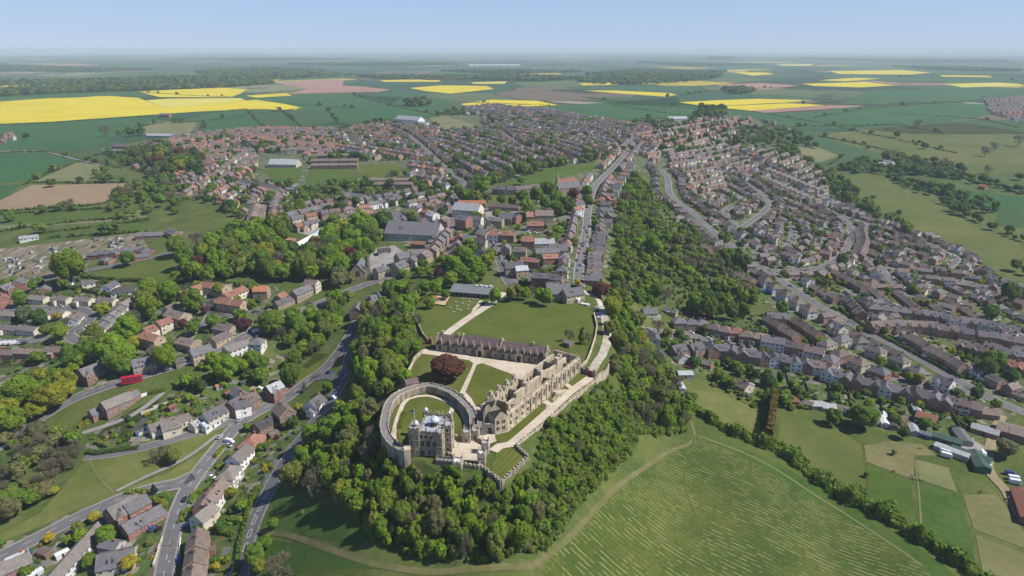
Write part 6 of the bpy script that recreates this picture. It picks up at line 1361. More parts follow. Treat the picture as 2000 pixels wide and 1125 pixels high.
# far woods on the plain
FW = [[(0,182),(120,176),(260,172),(400,168),(520,160),(540,164),(430,172),(300,177),(120,183),(0,190)],[(0,160),(200,158),(400,150),(560,144),(700,148),(520,158),(300,165),(0,172)],[(380,142),(520,135),(640,140),(560,148),(420,150)],
      [(690,150),(800,152),(1000,150),(1140,155),(1060,160),(900,157),(760,156)],[(1120,160),(1300,142),(1420,140),(1400,155),(1300,165),(1180,168)],[(1140,148),(1240,138),(1330,140),(1280,146)],[(1380,110),(1440,111),(1430,117),(1385,116)],[(860,140),(1000,139),(1140,141),(1000,145)],
      [(1410,178),(1450,176),(1475,181),(1430,185)],[(0,128),(150,134),(300,138),(180,142),(0,140)],[(560,126),(760,124),(900,127),(740,130)],[(1240,122),(1400,125),(1500,128),(1350,130)],[(1560,115),(1800,118),(1990,120),(1800,123)],[(300,116),(520,114),(700,116),(480,119)],[(1740,131),(1900,134),(2000,140),(1850,138)],[(790,205),(830,200),(842,206),(810,210)]]
items = []
for k, p in enumerate(FW):
    w = W_(p); rd_ = random.Random(70+k); x0, x1 = min(q[0] for q in w), max(q[0] for q in w); y0, y1 = min(q[1] for q in w), max(q[1] for q in w); a = 0; dd = (y0+y1)/2; sp = max(12, dd/330)
    cnt = min(int((x1-x0)*(y1-y0)/sp/sp), 9000); made = 0
    for _ in range(cnt):
        x, y = rd_.uniform(x0, x1), rd_.uniform(y0, y1)
        if inpoly(x, y, w):
            r = sp*rd_.uniform(.45, .85); items.append(dict(x=x, y=y, r=r, h=min(r*2, 16)*rd_.uniform(.8, 1.2)+2, col=rd_.choice(['dark','dark','mid','conifer','olive']), kind='round')); made += 1
            if made > 1500: break
mass('far_woods', items, lambda t: 0)
# hedgerows between the far fields: single bushes and trees along lines, as one mass
HL = [[(0,244),(100,240),(300,227)],[(230,262),(290,244),(400,236),(590,212)],[(268,180),(360,186),(450,190)],[(0,299),(90,297),(160,312),(240,330)],[(48,361),(150,317),(200,300)],[(60,357),(250,357)],[(0,413),(120,405),(208,396),(250,360)],[(250,405),(130,412),(0,418)],[(0,452),(120,436),(240,426)],[(80,456),(180,444),(290,430)],[(100,465),(290,452)],
      [(480,213),(500,235),(520,252)],[(540,210),(580,240),(590,250)],[(395,222),(480,213)],[(640,215),(660,240)],[(760,206),(860,226)],[(690,186),(760,205)],[(1200,205),(1280,218),(1380,232)],[(1140,190),(1260,205),(1420,216)],[(1320,230),(1420,215),(1480,220),(1640,248)],[(1500,249),(1640,246),(1760,243)],[(1640,250),(1760,275),(1870,300)],[(1760,245),(1850,262)],[(1740,222),(1900,232),(1990,250)],[(1560,140),(1700,148),(1990,158)],[(1590,230),(1700,212),(1860,200)],[(1860,202),(1960,190),(2000,196)],
      [(1600,266),(1680,282),(1760,300)],[(1620,322),(1650,302)],[(1700,405),(1720,420)],[(1300,190),(1420,176),(1560,170)],[(900,200),(1090,207)],[(560,203),(700,212)],[(1540,202),(1620,206)],[(1250,232),(1330,232)]]
items = []
for k, p in enumerate(HL):
    L = smooth_line(W_(p), 10); D = along(L); rd_ = random.Random(200+k); s = 0
    while s < D[-1]:
        (x, y), a = at_len(L, D, s); d = math.hypot(x, y); s += 2.6 if d < 1500 else 4
        if rd_.random() < .1: continue
        big = rd_.random() < .04; r = rd_.uniform(3.5, 6) if big else rd_.uniform(1.3, 2.3); items.append(dict(x=x+rd_.uniform(-1, 1), y=y+rd_.uniform(-1, 1), r=r, h=r*(2 if big else 1.5), col=rd_.choice(['dark','mid','dark','olive']), kind='round' if big else 'shrub'))
mass('hedgerow_bushes', items, lambda t: 0)
# hedges one can see as such
hedge([(1345,790),(1385,820),(1440,850),(1500,870),(1535,885)], 6, 3.4, 'mid', 'thick dark hedge from the cliff foot to the yellow conifer wall', leaf=.6, dens=3, rag=1.1)
hedge([(1535,885),(1570,915),(1620,950),(1660,975),(1690,990)], 6, 3.6, 'mid', 'thick dark hedge between mown field and pasture', leaf=.6, dens=3, rag=1.1)
hedge([(1690,985),(1740,1015),(1790,1050),(1840,1080),(1890,1115),(1930,1140)], 6, 3.6, 'mid', 'thick dark hedge running off beside the striped paddocks', leaf=.6, dens=3, rag=1.1)
hedge([(1500,868),(1506,830),(1510,788)], 3.0, 9, 'orange', 'tall clipped yellow conifer hedge casting a black shadow', leaf=.5, dens=3, rag=.15)
for p, l in (([(108,556),(150,566),(215,578),(262,588)],'long clipped dark hedge above the four bungalows'),([(158,541),(200,546),(280,550)],'thin dark hedge under the village green'),([(172,562),(215,546)],'hedge between two bungalow gardens'),([(1680,636),(1760,678),(1830,715),(1880,740)],'dark hedge along the field side of the valley road'),([(1850,640),(1900,690),(1905,720)],'dark hedge behind the brick houses on the corner'),([(1500,560),(1450,520),(1400,478)],'hedge along the cliff side of the valley road'),([(1640,605),(1690,640)],'hedge at the corner of the brick close')):
    hedge(p, 2, 2, 'dark', l, leaf=.45, dens=3, rag=.2)
for p, c, l in (([(412,1000),(420,1008),(468,1022)],'mid','clipped green hedge across the gardens of the brick row'),([(404,1036),(455,1045)],'mid','second clipped hedge across the gardens of the brick row'),([(354,1022),(362,1000),(378,998)],'fresh','broad bright hedge in front of the cream gable'),([(372,985),(382,965),(398,962)],'fresh','hedge at the bend by the white pair'),([(245,965),(282,962),(290,966)],'fresh','round hedge inside the road junction'),([(155,835),(190,818),(212,806)],'lime','yellow green hedge below the brick garage'),([(246,815),(262,832)],'dark','dark hedge beside a stone terrace'),([(170,885),(190,888),(270,877)],'dark','long dark hedge above the lane'),([(460,1130),(470,1060),(490,985),(500,960)],'mid','hedge between back gardens and the hatched road'),([(420,895),(432,880),(440,872)],'lime','bright hedge beside the white gabled house'),([(290,770),(320,765)],'mid','clipped hedge at the end of the white garden wall'),([(505,740),(512,760)],'dark','dark narrow hedge above the red brick house'),([(200,1110),(246,1102)],'gold','yellow hedge in front of the cream bungalow'),([(680,755),(690,738)],'lime','yellow hedge beside the small parking place')):
    hedge(p, 1.7, 1.7, c, l, leaf=.32, dens=6, rag=.15)
# ------------------------------------------------------------------ the castle
def stonemat(name, col, stain=.5):
    m, t, b = newmat(name); P = pos(t)
    blk = N(t, 'TexBrick'); blk.inputs['Scale'].default_value = 1; blk.inputs['Brick Width'].default_value = .9; blk.inputs['Row Height'].default_value = .38; blk.inputs['Mortar Size'].default_value = .02
    s = N(t, 'SeparateXYZ'); t.links.new(P, s.inputs[0]); cb = N(t, 'CombineXYZ'); t.links.new(math_(t, 'ADD', s.outputs[0], math_(t, 'MULTIPLY', s.outputs[1], .7)), cb.inputs[0]); t.links.new(s.outputs[2], cb.inputs[1]); t.links.new(cb.outputs[0], blk.inputs['Vector'])
    blk.inputs['Color1'].default_value = c4(tuple(v*.82 for v in col)); blk.inputs['Color2'].default_value = c4(tuple(v*1.12 for v in col)); blk.inputs['Mortar'].default_value = c4(tuple(v*.6 for v in col))
    st = N(t, 'VectorMath', operation='MULTIPLY'); st.inputs[1].default_value = (1, 1, .25); t.links.new(P, st.inputs[0])
    f = ramp(t, noise(t, st.outputs[0], 2.2, 5), [(.42, (1, 1, 1)), (.68, (1-stain, 1-stain, 1-stain*.95))])
    t.links.new(mixc(t, blk.outputs['Color'], f, 1.0, 'MULTIPLY'), b.inputs['Base Color']); b.inputs['Roughness'].default_value = .95
stonemat('limestone', (.56, .475, .34), .5); stonemat('keep_shade_stone', (.43, .365, .265), .5); stonemat('old_wall', (.36, .315, .24), .6); stonemat('dark_stone', (.26, .235, .19), .5)  # the keep's stone is limestone darkened to imitate shade on its front
plain('lead', (.34, .37, .42), .55); plain('lead_white', (.6, .62, .65), .5); roofmat('range_roof', (.135, .098, .095), .4); plain('red_paint', (.36, .05, .045), .6); plain('opening_shade', (.02, .018, .016), .9); plain('walkway', (.2, .187, .18), .9); plain('oak', (.06, .04, .03), .8)  # the near-black one paints the unlit dark of openings and roofless block tops
plain('grey_metal', (.17, .18, .19), .6); plain('ivy_dark', (.05, .1, .02), .9); plain('flag', (.12, .12, .2), .8)
class FR:
    """local frame on the ground"""
    def __init__(s, o, ang): s.o = o; s.c, s.s = math.cos(ang), math.sin(ang); s.a = ang
    def p(s, u, v): return (s.o[0]+s.c*u-s.s*v, s.o[1]+s.s*u+s.c*v)
    def rect(s, u0, u1, v0, v1): return [s.p(u0, v0), s.p(u1, v0), s.p(u1, v1), s.p(u0, v1)]
def merlons(b, a, c, z, mat, w=.75, gap=.75, h=.55, t=.35):
    L = math.dist(a, c); ang = math.atan2(c[1]-a[1], c[0]-a[0]); s = w/2
    while s < L-w/3:
        b.obox(a[0]+(c[0]-a[0])*s/L, a[1]+(c[1]-a[1])*s/L, w, t, z-.05, z+h, mat, ang); s += w+gap
def cren(b, poly, z, mat, par=.8, t=.4, closed=True):
    """parapet with merlons round a polygon top"""
    n_ = len(poly)
    for i in range(n_ if closed else n_-1):
        a, c = poly[i], poly[(i+1) % n_]; L = math.dist(a, c); ang = math.atan2(c[1]-a[1], c[0]-a[0])
        b.obox((a[0]+c[0])/2, (a[1]+c[1])/2, L-t*.98, t, z-.1, z+par, mat, ang); merlons(b, a, c, z+par, mat, t=t*.96)
def wallrun(name, px, ztop, zbot, th, mat, label, cat='wall', z=0.0, crenel=False, world=None, par=.5, ground=False):
    pts = world or [atz(*p, z) for p in px]; b = MB()
    for i, (a, c) in enumerate(zip(pts, pts[1:])):
        L = math.dist(a, c); ang = math.atan2(c[1]-a[1], c[0]-a[0]); n_ = max(1, int(L/5))
        for k in range(n_):
            q0, q1 = [(a[0]+(c[0]-a[0])*f, a[1]+(c[1]-a[1])*f) for f in (k/n_, (k+1)/n_)]; m_ = ((q0[0]+q1[0])/2, (q0[1]+q1[1])/2)
            g_ = H(*m_) if ground else 0; b.obox(m_[0], m_[1], L/n_+(.05 if k % 2 else 0)+.06, th+(.01 if k % 2 else 0), g_+zbot, g_+ztop+(.03 if k % 2 else 0), mat, ang)
            if crenel: merlons(b, q0, q1, g_+ztop, mat, .9, .9, .7, th*.9)
    o = b.obj(name); tag(o, label, cat); return o
# --- the keep
K = FR((-36.0, 230.8), R(-8)); e = empty('castle_keep', (*K.p(4, 6), 0)); tag(e, 'tall square limestone keep with white domed turrets inside the round garden wall', 'castle keep')
e.location = (0, 0, 0)
def kpart(name, b, label=None, par=None):
    o = b.obj(name, par or e); 
    if label: o['label'] = label
    return o
def block(name, u0, u1, v0, v1, z0, z1, roof='lead', mat='keep_shade_stone', strings=(), crn=True, fr=K, par=None):
    b = MB(); r = fr.rect(u0, u1, v0, v1); b.prism(r, z0, z1, mat, True, False, roof)
    for z in strings: b.prism(fr.rect(u0-.12, u1+.12, v0-.12, v1+.12), z, z+.25, mat, True, True)
    if crn: cren(b, fr.rect(u0+.15, u1-.15, v0+.15, v1-.15), z1, mat, .45, .3)
    return kpart(name, b, par=par)
def kwin(u, v, z, w, h, side, fr=K, par=None, name='window'):
    """proud window panel painted near-black as an unlit opening; side f(ront) or r(ight)"""
    b = MB(); d = .08
    if side == 'f':
        b.prism(fr.rect(u-w/2-.15, u+w/2+.15, v-d, v+.05), z-.15, z+h+.2, 'limestone', True, True); b.prism(fr.rect(u-w/2, u+w/2, v-d-.03, v), z, z+h, 'opening_shade', True, True)
        if w > 1: b.prism(fr.rect(u-.08, u+.08, v-d-.07, v), z+.01, z+h-.01, 'limestone', True, True)
    elif side == 'r':
        b.prism(fr.rect(u-.05, u+d, v-w/2-.15, v+w/2+.15), z-.15, z+h+.2, 'limestone', True, True); b.prism(fr.rect(u, u+d+.03, v-w/2, v+w/2), z, z+h, 'opening_shade', True, True)
    kpart(name, b, par=par)
block('main_block', -.6, 8.7, 0, 13.8, -8, 10.2, strings=(7.4, 3.4))
block('tower', -4.0, .25, -.7, 4.8, -9, 11.6, strings=(10, 6.8, 3))
block('stair_turret', 7.2, 9.4, -1.3, 3.1, -8, 10.9, strings=(9, 5))
block('tower', 9.0, 12.0, 3.2, 8.2, -3, 11.4, strings=(9, 4.5))
block('tower', 8.2, 10.2, 11.6, 14.1, -3, 11.4); block('tower', -1.8, .4, 12.4, 14.6, -3, 11.4)
block('forebuilding', 7.0, 15.5, -4.4, -1.35, -12, .6, roof='walkway', mat='dark_stone', strings=(-2.6,))
b = MB(); b.prism(K.rect(2.0, 3.4, 0, 13.6), 10.22, 10.6, 'lead', True); b.prism(K.rect(-.3, 8.4, 6.2, 7.2), 10.22, 10.7, 'lead', True); kpart('roof_ridge', b)
for u, v, r_, z0, zd, zt, seg in ((5.0, 5.6, 1.5, 10.2, 12.6, 14.6, 8), (-1.7, 2.3, .85, 11.6, 12.6, 14.2, 8), (9.2, 12.9, .6, 11.4, 12.2, 13.1, 8), (-.7, 13.5, .75, 11.4, 12.4, 13.7, 8)):
    b = MB(); x, y = K.p(u, v); b.lathe([(r_*.92, z0-.1), (r_*.92, zd)], x, y, 'limestone', seg)
    o = kpart('cupola', b); d = MB(); d.lathe([(r_*1.15, zd), (r_*1.12, zd+(zt-zd)*.3), (r_*.85, zd+(zt-zd)*.62), (r_*.4, zd+(zt-zd)*.85), (.08, zt), (.05, zt+.8)], x, y, 'lead_white', 12); d.obj('dome', o)
    if r_ > 1.2:
        for k in range(8): a = (k+.5)*math.pi/4; w_ = MB(); w_.obox(x+math.cos(a)*r_*.86, y+math.sin(a)*r_*.86, .12, .75, z0+.6, zd-.4, 'opening_shade', a); w_.obj('window', o)
for u, v in ((1.5, 13.3), (3.4, 13.3), (4.6, 13.3), (6.2, 13.3), (-.3, 9.5), (-.3, 6.8), (8.3, 9.8), (2.9, .3), (-3.7, 4.4), (-3.6, -.3), (11.6, 7.7), (9.4, 3.6)):
    b = MB(); x, y = K.p(u, v); b.obox(x, y, .42, .42, 10, 12.2, 'limestone', K.a); b.lathe([(.24, 12.2), (.05, 13)], x, y, 'limestone', 6); kpart('pinnacle', b)
for u, v, z, w, h in ((.9, 0, 7.8, .9, 1.5), (2.7, 0, 7.8, .9, 1.5), (4.8, 0, 7.8, .8, 1.3), (1.1, 0, 4.2, 1.5, 2.5), (3.5, 0, 4.2, 1.5, 2.5), (5.9, 0, 4.2, 1.3, 2.4), (1.3, 0, .4, 1.3, 1.9), (3.8, 0, .4, 1.3, 2.2)): kwin(u, v, z, w, h, 'f')
for u in (-3.2, -.8):
    for z in (10.4, 8.4, 7.2, 4.8, 1.2, 5.9): kwin(u+(.3 if z in (8.4, 5.9) else 0), -.7, z, .5, .75, 'f')
for z in (9.6, 6, 2.4): kwin(8.3, -1.3, z, .4, .9, 'f'); kwin(9.4, 1, z, .5, 1, 'r')
for z in (9.6, 5.4, 1): kwin(10.5, 3.2, z, .7, 1.2, 'f'); kwin(12, 5.6, z, 1.1, 1.7, 'r')
for v in (9.6,): kwin(8.7, v, 8, 1, 1.6, 'r'); kwin(8.7, v, 4, 1.2, 2, 'r')
for u in (8.5, 10.5, 12.5): kwin(u, -4.4, -2, .6, .8, 'f')
fp = MB(); x, y = K.p(-2.6, 3.6); fp.tube([(x, y, 11.5), (x, y, 18)], .09, 'metal_white', 6); fo = fp.obj('flagpole'); tag(fo, 'thin white flagpole on the left tower of the keep', 'flagpole')
fl = MB(); fl.box(x-1.5, x-.08, y-.03, y+.03, 16.9, 17.9, 'flag'); fl.obj('flag', fo)
# ivy at the foot of the tower
rng = np.random.default_rng(4); P_ = []; N_ = []
for _ in range(900):
    u, z = rng.uniform(-4.2, 1.2), rng.uniform(-9, -1.6); x, y = K.p(u, -.85); P_.append((x, y, z)); N_.append((-.1, -1, .4))
iv = mobj('ivy', qmesh('ivy', quads_to_arrays(np.array(P_)+rng.normal(size=(900, 3))*.12, np.array(N_)+rng.normal(size=(900, 3))*.4, .28, 1, rng), np.full(3600, 1.0), 'leaf')); iv.color = (*GREENS['fresh'], 1); tag(iv, 'bright ivy climbing the foot of the left keep tower', 'ivy')
# --- round garden wall with its paved walk
ring = smooth_line([atz(*p, 3.6) for p in [(925,828),(925,815),(919,801),(909,788),(897,777),(880,765),(866,759),(851,754.5),(835,752),(816,755),(793,762),(775,771),(765,780),(757,794),(752,814),(750,834),(757,853),(770,868),(783,875),(795,878)]], 3)
ce = empty('garden_wall', (0, 0, 0)); tag(ce, 'thick old stone wall ringing the keep garden with a paved walk on top', 'wall')
b = MB(); b2 = MB(); b3 = MB(); o1 = offset_line(ring, 1.6); o2 = offset_line(ring, -1.6)
nr = len(ring)
for i in range(nr-1):
    zt = 3.6; out = [o2[i], o2[i+1], o1[i+1], o1[i]]; b.prism(out, [-6 if i > nr*.45 else -.5]*4, zt, 'old_wall', False)
    b2.poly([(*p, zt) for p in out], 'walkway')
    for oo in (o1, o2):
        a, c = oo[i], oo[i+1]; m_ = ((a[0]+c[0])/2, (a[1]+c[1])/2); an = math.atan2(c[1]-a[1], c[0]-a[0]); b3.obox(m_[0], m_[1], math.dist(a, c)+.02, .26, zt-.3, zt+.5, 'limestone', an)
        if oo is o2 or i % 2: b3.obox(m_[0], m_[1], .8, .25, zt+.45, zt+.95, 'limestone', an)
b.obj('wall', ce); b2.obj('walkway', ce); b3.obj('parapet', ce)
b = MB(); x, y = atz(795.5, 879, 3.6); b.obox(x, y, 2.6, 3.2, -9, 4.6, 'limestone', R(10)); b.obj('end_pier', ce)
b = MB(); x, y = atz(803, 747, 2); b.obox(x, y, 6, 5, 0, 2.6, 'old_wall', R(25)); gable_roof(b, -3, 3, 5, 0, 30, 'range_roof'); b.v = b.v[:8]+[(x+vx*.9-vy*.42, y+vx*.42+vy*.9, vz+2.6) for vx, vy, vz in b.v[8:]]; bb = b.obj('garden_shelter'); tag(bb, 'small roofed stone shelter against the back of the garden wall', 'shelter')
# --- forecourt lodges and walls
fe = empty('castle_forecourt', (0, 0, 0)); tag(fe, 'walled forecourt of the keep with battlemented walls along its sides', 'courtyard wall')
LOD = [((912,862),3.2,4.6,'lodge with a grey lead roof nearest the round garden wall'),((929,858),3.0,4.2,'low lodge with lead roof beside the garden wall walk'),((948,884),3.0,4.6,'lodge with lead roof beside the path to the bastion'),((941,906),3.0,5.0,'white roofed lodge at the gate into the bastion'),((894,914),3.6,3.2,'white roofed lodge standing out from the forecourt front')]
for (px_, sz, hh, lab) in LOD:
    x, y = atz(*px_, 0); t = empty('castle_lodge', (x, y, 0), R(-6)); tag(t, 'small square stone '+lab, 'lodge'); b = MB()
    b.box(-sz/2, sz/2, -sz/2, sz/2, -8, hh, 'limestone', 'lead_white' if 'white' in lab else 'lead'); b.box(-sz/2-.1, sz/2+.1, -sz/2-.1, sz/2+.1, hh-1.2, hh-1, 'limestone'); b.obj('wall', t)
    b = MB(); cren(b, [(-sz/2+.2, -sz/2+.2), (sz/2-.2, -sz/2+.2), (sz/2-.2, sz/2-.2), (-sz/2+.2, sz/2-.2)], hh, 'limestone', .3, .35); b.obj('parapet', t)
    for a in (-1, 1): b = MB(); b.lathe([(.22, hh+.2), (.2, hh+1.6), (.04, hh+2.3)], a*(sz/2-.3), sz/2-.3, 'limestone', 6); b.obj('pinnacle', t)
    b = MB(); b.box(-.35, .35, -sz/2-.05, -sz/2+.1, .9, 1.9, 'opening_shade'); b.obj('window', t)
def fwall(px, z0, z1, th=.8, z=0):
    pts = [atz(*p, z) for p in px]; b = MB()
    for a, c in zip(pts, pts[1:]):
        an = math.atan2(c[1]-a[1], c[0]-a[0]); b.obox((a[0]+c[0])/2, (a[1]+c[1])/2, math.dist(a, c), th, z0, z1, 'old_wall', an); merlons(b, a, c, z1, 'limestone', .8, .8, .6, th*.8)
    b.obj('wall', fe)
fwall([(906,863),(884,857)], -1, 1.8); fwall([(932,861),(950,872)], -1, 1.7); fwall([(950,888),(944,901)], -1, 1.6); fwall([(938,909),(936,917),(900,911)], -9, 1.4); fwall([(890,905),(884,892),(872,888)], -7, 1.0)
b = MB(); pts = [atz(*p, 0) for p in [(884,868),(902,878)]]; an = math.atan2(pts[1][1]-pts[0][1], pts[1][0]-pts[0][0])
for k in range(6): b.obox(pts[0][0]+math.cos(an)*k*.55, pts[0][1]+math.sin(an)*k*.55, .56, 2.4, -.1, 1.6-k*.26, 'limestone', an)
b.obj('steps', fe)
# --- bastion and terrace battlements
wallrun('battlement_wall', [(1009,874),(1031,894),(979,944),(955,924),(937,912)], .9, -9, .9, 'old_wall', 'battlemented retaining wall round the pointed bastion lawn', crenel=True)
wallrun('battlement_wall', [(1009,872),(1026,858),(1050,839),(1080,813),(1116,782),(1166,741)], 1.0, -4, .7, 'limestone', 'long battlemented wall along the terrace path', crenel=True)
wallrun('boundary_wall', [(1166,741),(1172,735),(1184,729),(1189,716)], 1.6, -3, .6, 'limestone', 'pale stepped wall beside the red gate', crenel=True)
wallrun('boundary_wall', [(1134,720),(1146,708),(1153,692),(1162,664),(1166,640),(1160,615)], 1.8, -1, .6, 'limestone', 'curving stone wall beside the chalk track', ground=False)
wallrun('boundary_wall', [(826,689),(811,702),(799,727),(796,741)], 1.8, -4, .7, 'limestone', 'stone wall on the west side of the copper beech lawn')
wallrun('boundary_wall', [(806,612),(815,632),(826,655),(836,668)], 1.6, -2, .6, 'old_wall', 'old wall down the west side of the castle meadow')
wallrun('boundary_wall', [(940,575),(985,588)], 1.6, -1, .6, 'limestone', 'pale wall closing the yard of the visitor centre')
gate = empty('castle_gate', (0, 0, 0)); tag(gate, 'dark red double gate between stone piers on the terrace', 'gate')
pa, pb = atz(1147, 731, 0), atz(1161, 737, 0); an = math.atan2(pb[1]-pa[1], pb[0]-pa[0]); b = MB(); b.obox((pa[0]+pb[0])/2, (pa[1]+pb[1])/2, math.dist(pa, pb), .25, .1, 2.6, 'red_paint', an); b.obj('gate_leaf', gate)
for q in (pa, pb): b = MB(); b.obox(q[0], q[1], 1.5, 1.5, -1, 3.6, 'dark_stone', an); b.lathe([(.9, 3.6), (.1, 4.4)], q[0], q[1], 'dark_stone', 6); b.obj('pier', gate)
wallrun('boundary_wall', [(1132,724),(1144,729)], 2.2, -1, .7, 'dark_stone', 'dark wall joining the terrace range to the red gate')
gate = empty('meadow_gate', (0, 0, 0)); tag(gate, 'red gate with brick piers at the end of the riding school range', 'gate')
pa, pb = atz(833, 671, 0), atz(842, 672, 0); an = math.atan2(pb[1]-pa[1], pb[0]-pa[0]); b = MB(); b.obox((pa[0]+pb[0])/2, (pa[1]+pb[1])/2, math.dist(pa, pb), .2, .1, 2.2, 'red_paint', an); b.obj('gate_leaf', gate)
for q in (pa, pb): b = MB(); b.obox(q[0], q[1], 1.3, 1.3, -1, 3.6, 'wall_brick', an); b.lathe([(.8, 3.6), (.1, 4.5)], q[0], q[1], 'dark_stone', 6); b.obj('pier', gate)
# --- roofless terrace range
TF = FR((-1.8, 248.8), math.atan2(54.3, 35.0)); te = empty('ruined_range', (0, 0, 0)); tag(te, 'long roofless ruined range of pale stone with rows of empty windows', 'castle ruin')
zoff = -1.0
def holed(b, s0, s1, t0, t1, z1, wins, mat='limestone', z0=zoff, axis='s', top=None):
    """wall with real openings: wins = (centre, width, zlo, zhi)"""
    cur = s0
    def bx(a, c, lo, hi):
        if c-a > .02 and hi-lo > .02: b.prism(TF.rect(a, c, t0, t1) if axis == 's' else TF.rect(t0, t1, a, c), lo, hi, mat, True, True)
    cols = {}
    for c, w, lo, hi in wins: cols.setdefault((c, w), []).append((lo, hi))
    for (c, w) in sorted(cols):
        zt = top(c) if top else z1; bx(cur, c-w/2, z0, top((cur+c)/2) if top else z1); z = z0
        for lo, hi in sorted(cols[(c, w)]): bx(c-w/2, c+w/2, z, lo); z = hi
        bx(c-w/2, c+w/2, z, zt); cur = c+w/2
    bx(cur, s1, z0, top((cur+s1)/2) if top else z1)
b = MB(); wins = []
cols = [2.4+4.55*i for i in range(14)]
for i, s in enumerate(cols):
    if i < 4: wins += [(s, 1.5, 1.6, 3.6), (s, 1.5, 4.9, 7.0)]
    elif i == 8: wins += [(s, 1.7, 2.2, 5.6)]
    else: wins += [(s, 1.7, 3.0, 6.4)]
holed(b, 0, 64.5, 0, 1.2, 8.2, wins); b.obj('facade', te)
b = MB()
for i in range(15):
    s = .15+4.55*i
    if i > 3: b.prism(TF.rect(s-.4, s+.4, -.45, .05), -.9, 8.1, 'limestone', True, True); b.prism(TF.rect(s-.55, s+.55, -.6, .06), 5.4, 5.8, 'limestone', True, True)
b.prism(TF.rect(-.1, 64.6, -.25, .02), 7.5, 7.8, 'limestone', True, True); b.prism(TF.rect(-.1, 64.6, -.22, .03), 1.0, 1.25, 'limestone', True, True); b.obj('pilaster_course', te)
b = MB(); cren(b, [TF.p(.2, .6), TF.p(64.3, .6)], 8.2, 'limestone', .25, .6, False); b.obj('parapet', te)
for i, s in enumerate(cols):
    b = MB(); z0, z1 = (4.9, 7.0) if i < 4 else ((2.2, 5.6) if i == 8 else (3.0, 6.4))
    b.prism(TF.rect(s-1.15, s-.87, -.18, .25), z0-.2, z1+.2, 'limestone', True, True); b.prism(TF.rect(s+.87, s+1.15, -.18, .25), z0-.2, z1+.2, 'limestone', True, True); b.prism(TF.rect(s-1.3, s+1.3, -.3, .25), z1+.2, z1+.5, 'limestone', True, True)
    b.poly([(*TF.p(s-1.3, -.2), z1+.5), (*TF.p(s+1.3, -.2), z1+.5), (*TF.p(s, -.2), z1+1.1)], 'limestone'); b.prism(TF.rect(s-.08, s+.08, .3, .55), z0, z1, 'limestone'); b.prism(TF.rect(s-.84, s+.84, .3, .55), (z0+z1)/2+.3, (z0+z1)/2+.48, 'limestone', True, True); b.obj('window', te)
    if i != 8: b = MB(); b.prism(TF.rect(s-.5, s+.5, -.03, .1), .1, .8, 'opening_shade', True, True); b.obj('cellar_window', te)
b = MB(); s = cols[8]; b.prism(TF.rect(s-2.2, s+2.2, -.5, .9), 8.2, 8.9, 'limestone', True, True)
for q in (-1, 1): b.poly([(*TF.p(s, -.2), 10.6), (*TF.p(s+q*2.2, -.2), 8.9), (*TF.p(s+q*1.2, -.2), 8.9), (*TF.p(s, -.2), 9.9)][::q], 'limestone')
b.prism(TF.rect(s-.7, s+.7, -.3, .5), 8.9, 10.3, 'limestone'); b.obj('pediment', te)
ragged = lambda base, amp, ph: (lambda c: base+amp*math.sin(c*.9+ph)+amp*.6*math.sin(c*2.3+ph))
def cz_(s):
    for g0 in (8, 14, 20, 26):
        if abs(s-g0) < 2.4: return 8+3.2*(1-abs(s-g0)/2.4)
    return 7.2 if s > 30 else 6.4
b = MB(); wins = [(4+3.0*i, 1.2, 2.2 if i % 2 else 1.2, 5.0) for i in range(20)]; holed(b, 1, 64.5, 13.2, 14.4, 7.4, wins, 'limestone', top=lambda c: 7.4 if c > 30 else 6.6); b.obj('courtyard_wall', te)
for g0 in (8, 14.2, 20.4, 26.6):
    b = MB(); r0 = [(g0-2.6, 6.55), (g0+2.6, 6.55), (g0+2.2, 8.6), (g0+1.2, 9.2), (g0+.8, 11.0), (g0, 11.7), (g0-.8, 11.0), (g0-1.2, 9.2), (g0-2.2, 8.6)]
    f = [(*TF.p(s, 13.25), z) for s, z in r0]; k = [(*TF.p(s, 14.35), z) for s, z in r0]; b.poly(f, 'limestone'); b.poly(k[::-1], 'limestone')
    for i in range(len(r0)): j = (i+1) % len(r0); b.poly([f[i], k[i], k[j], f[j]], 'limestone')
    b.prism(TF.rect(g0-.5, g0+.5, 13.2, 14.4), 8.2, 9.4, 'opening_shade', True, True); b.obj('gable', te)
b = MB(); holed(b, 9, 61, 5.6, 7.0, 8.4, [(16, 1.4, 0, 3), (30, 1.6, .2, 3.2), (45, 1.4, 0, 3), (56, 1.2, 1, 4)], 'limestone', top=lambda c: 6.8 if c < 14 else (8.9 if c < 40 else 8.2)); b.obj('spine_wall', te)
for s, t0, t1, h_ in ((11.5, 1.2, 13.2, 5.6), (21, 7, 13.2, 6.8), (29.5, 7, 13.2, 7.6), (38, 1.2, 5.6, 7.4), (43, 7, 13.2, 7.8), (52, 7, 13.2, 7.6), (58, 1.2, 5.6, 6.5)):
    b = MB(); holed(b, t0, t1, s, s+1.0, h_, [((t0+t1)/2, 1.1, .2, 3.0)], 'old_wall', axis='t'); b.obj('cross_wall', te)
b = MB(); holed(b, 0, 14.4, 63.4, 64.5, 8.6, [(4, 1.5, 2.5, 6), (9, 1.5, 2.5, 6)], 'limestone', axis='t'); cren(b, [TF.p(63.9, .4), TF.p(63.9, 14)], 8.6, 'limestone', .2, .6, False); b.obj('end_wall', te)
for s, t, h_ in ((37, 6.3, 11.2), (52.5, 6.3, 11.5), (24, 6.3, 10.6), (60, 9, 9.5)): b = MB(); b.prism(TF.rect(s-1, s+1, t-.9, t+.9), 6, h_, 'limestone', True); b.prism(TF.rect(s-1.2, s+1.2, t-1.1, t+1.1), h_-.5, h_-.2, 'limestone', True, True); b.obj('chimney_stack', te)
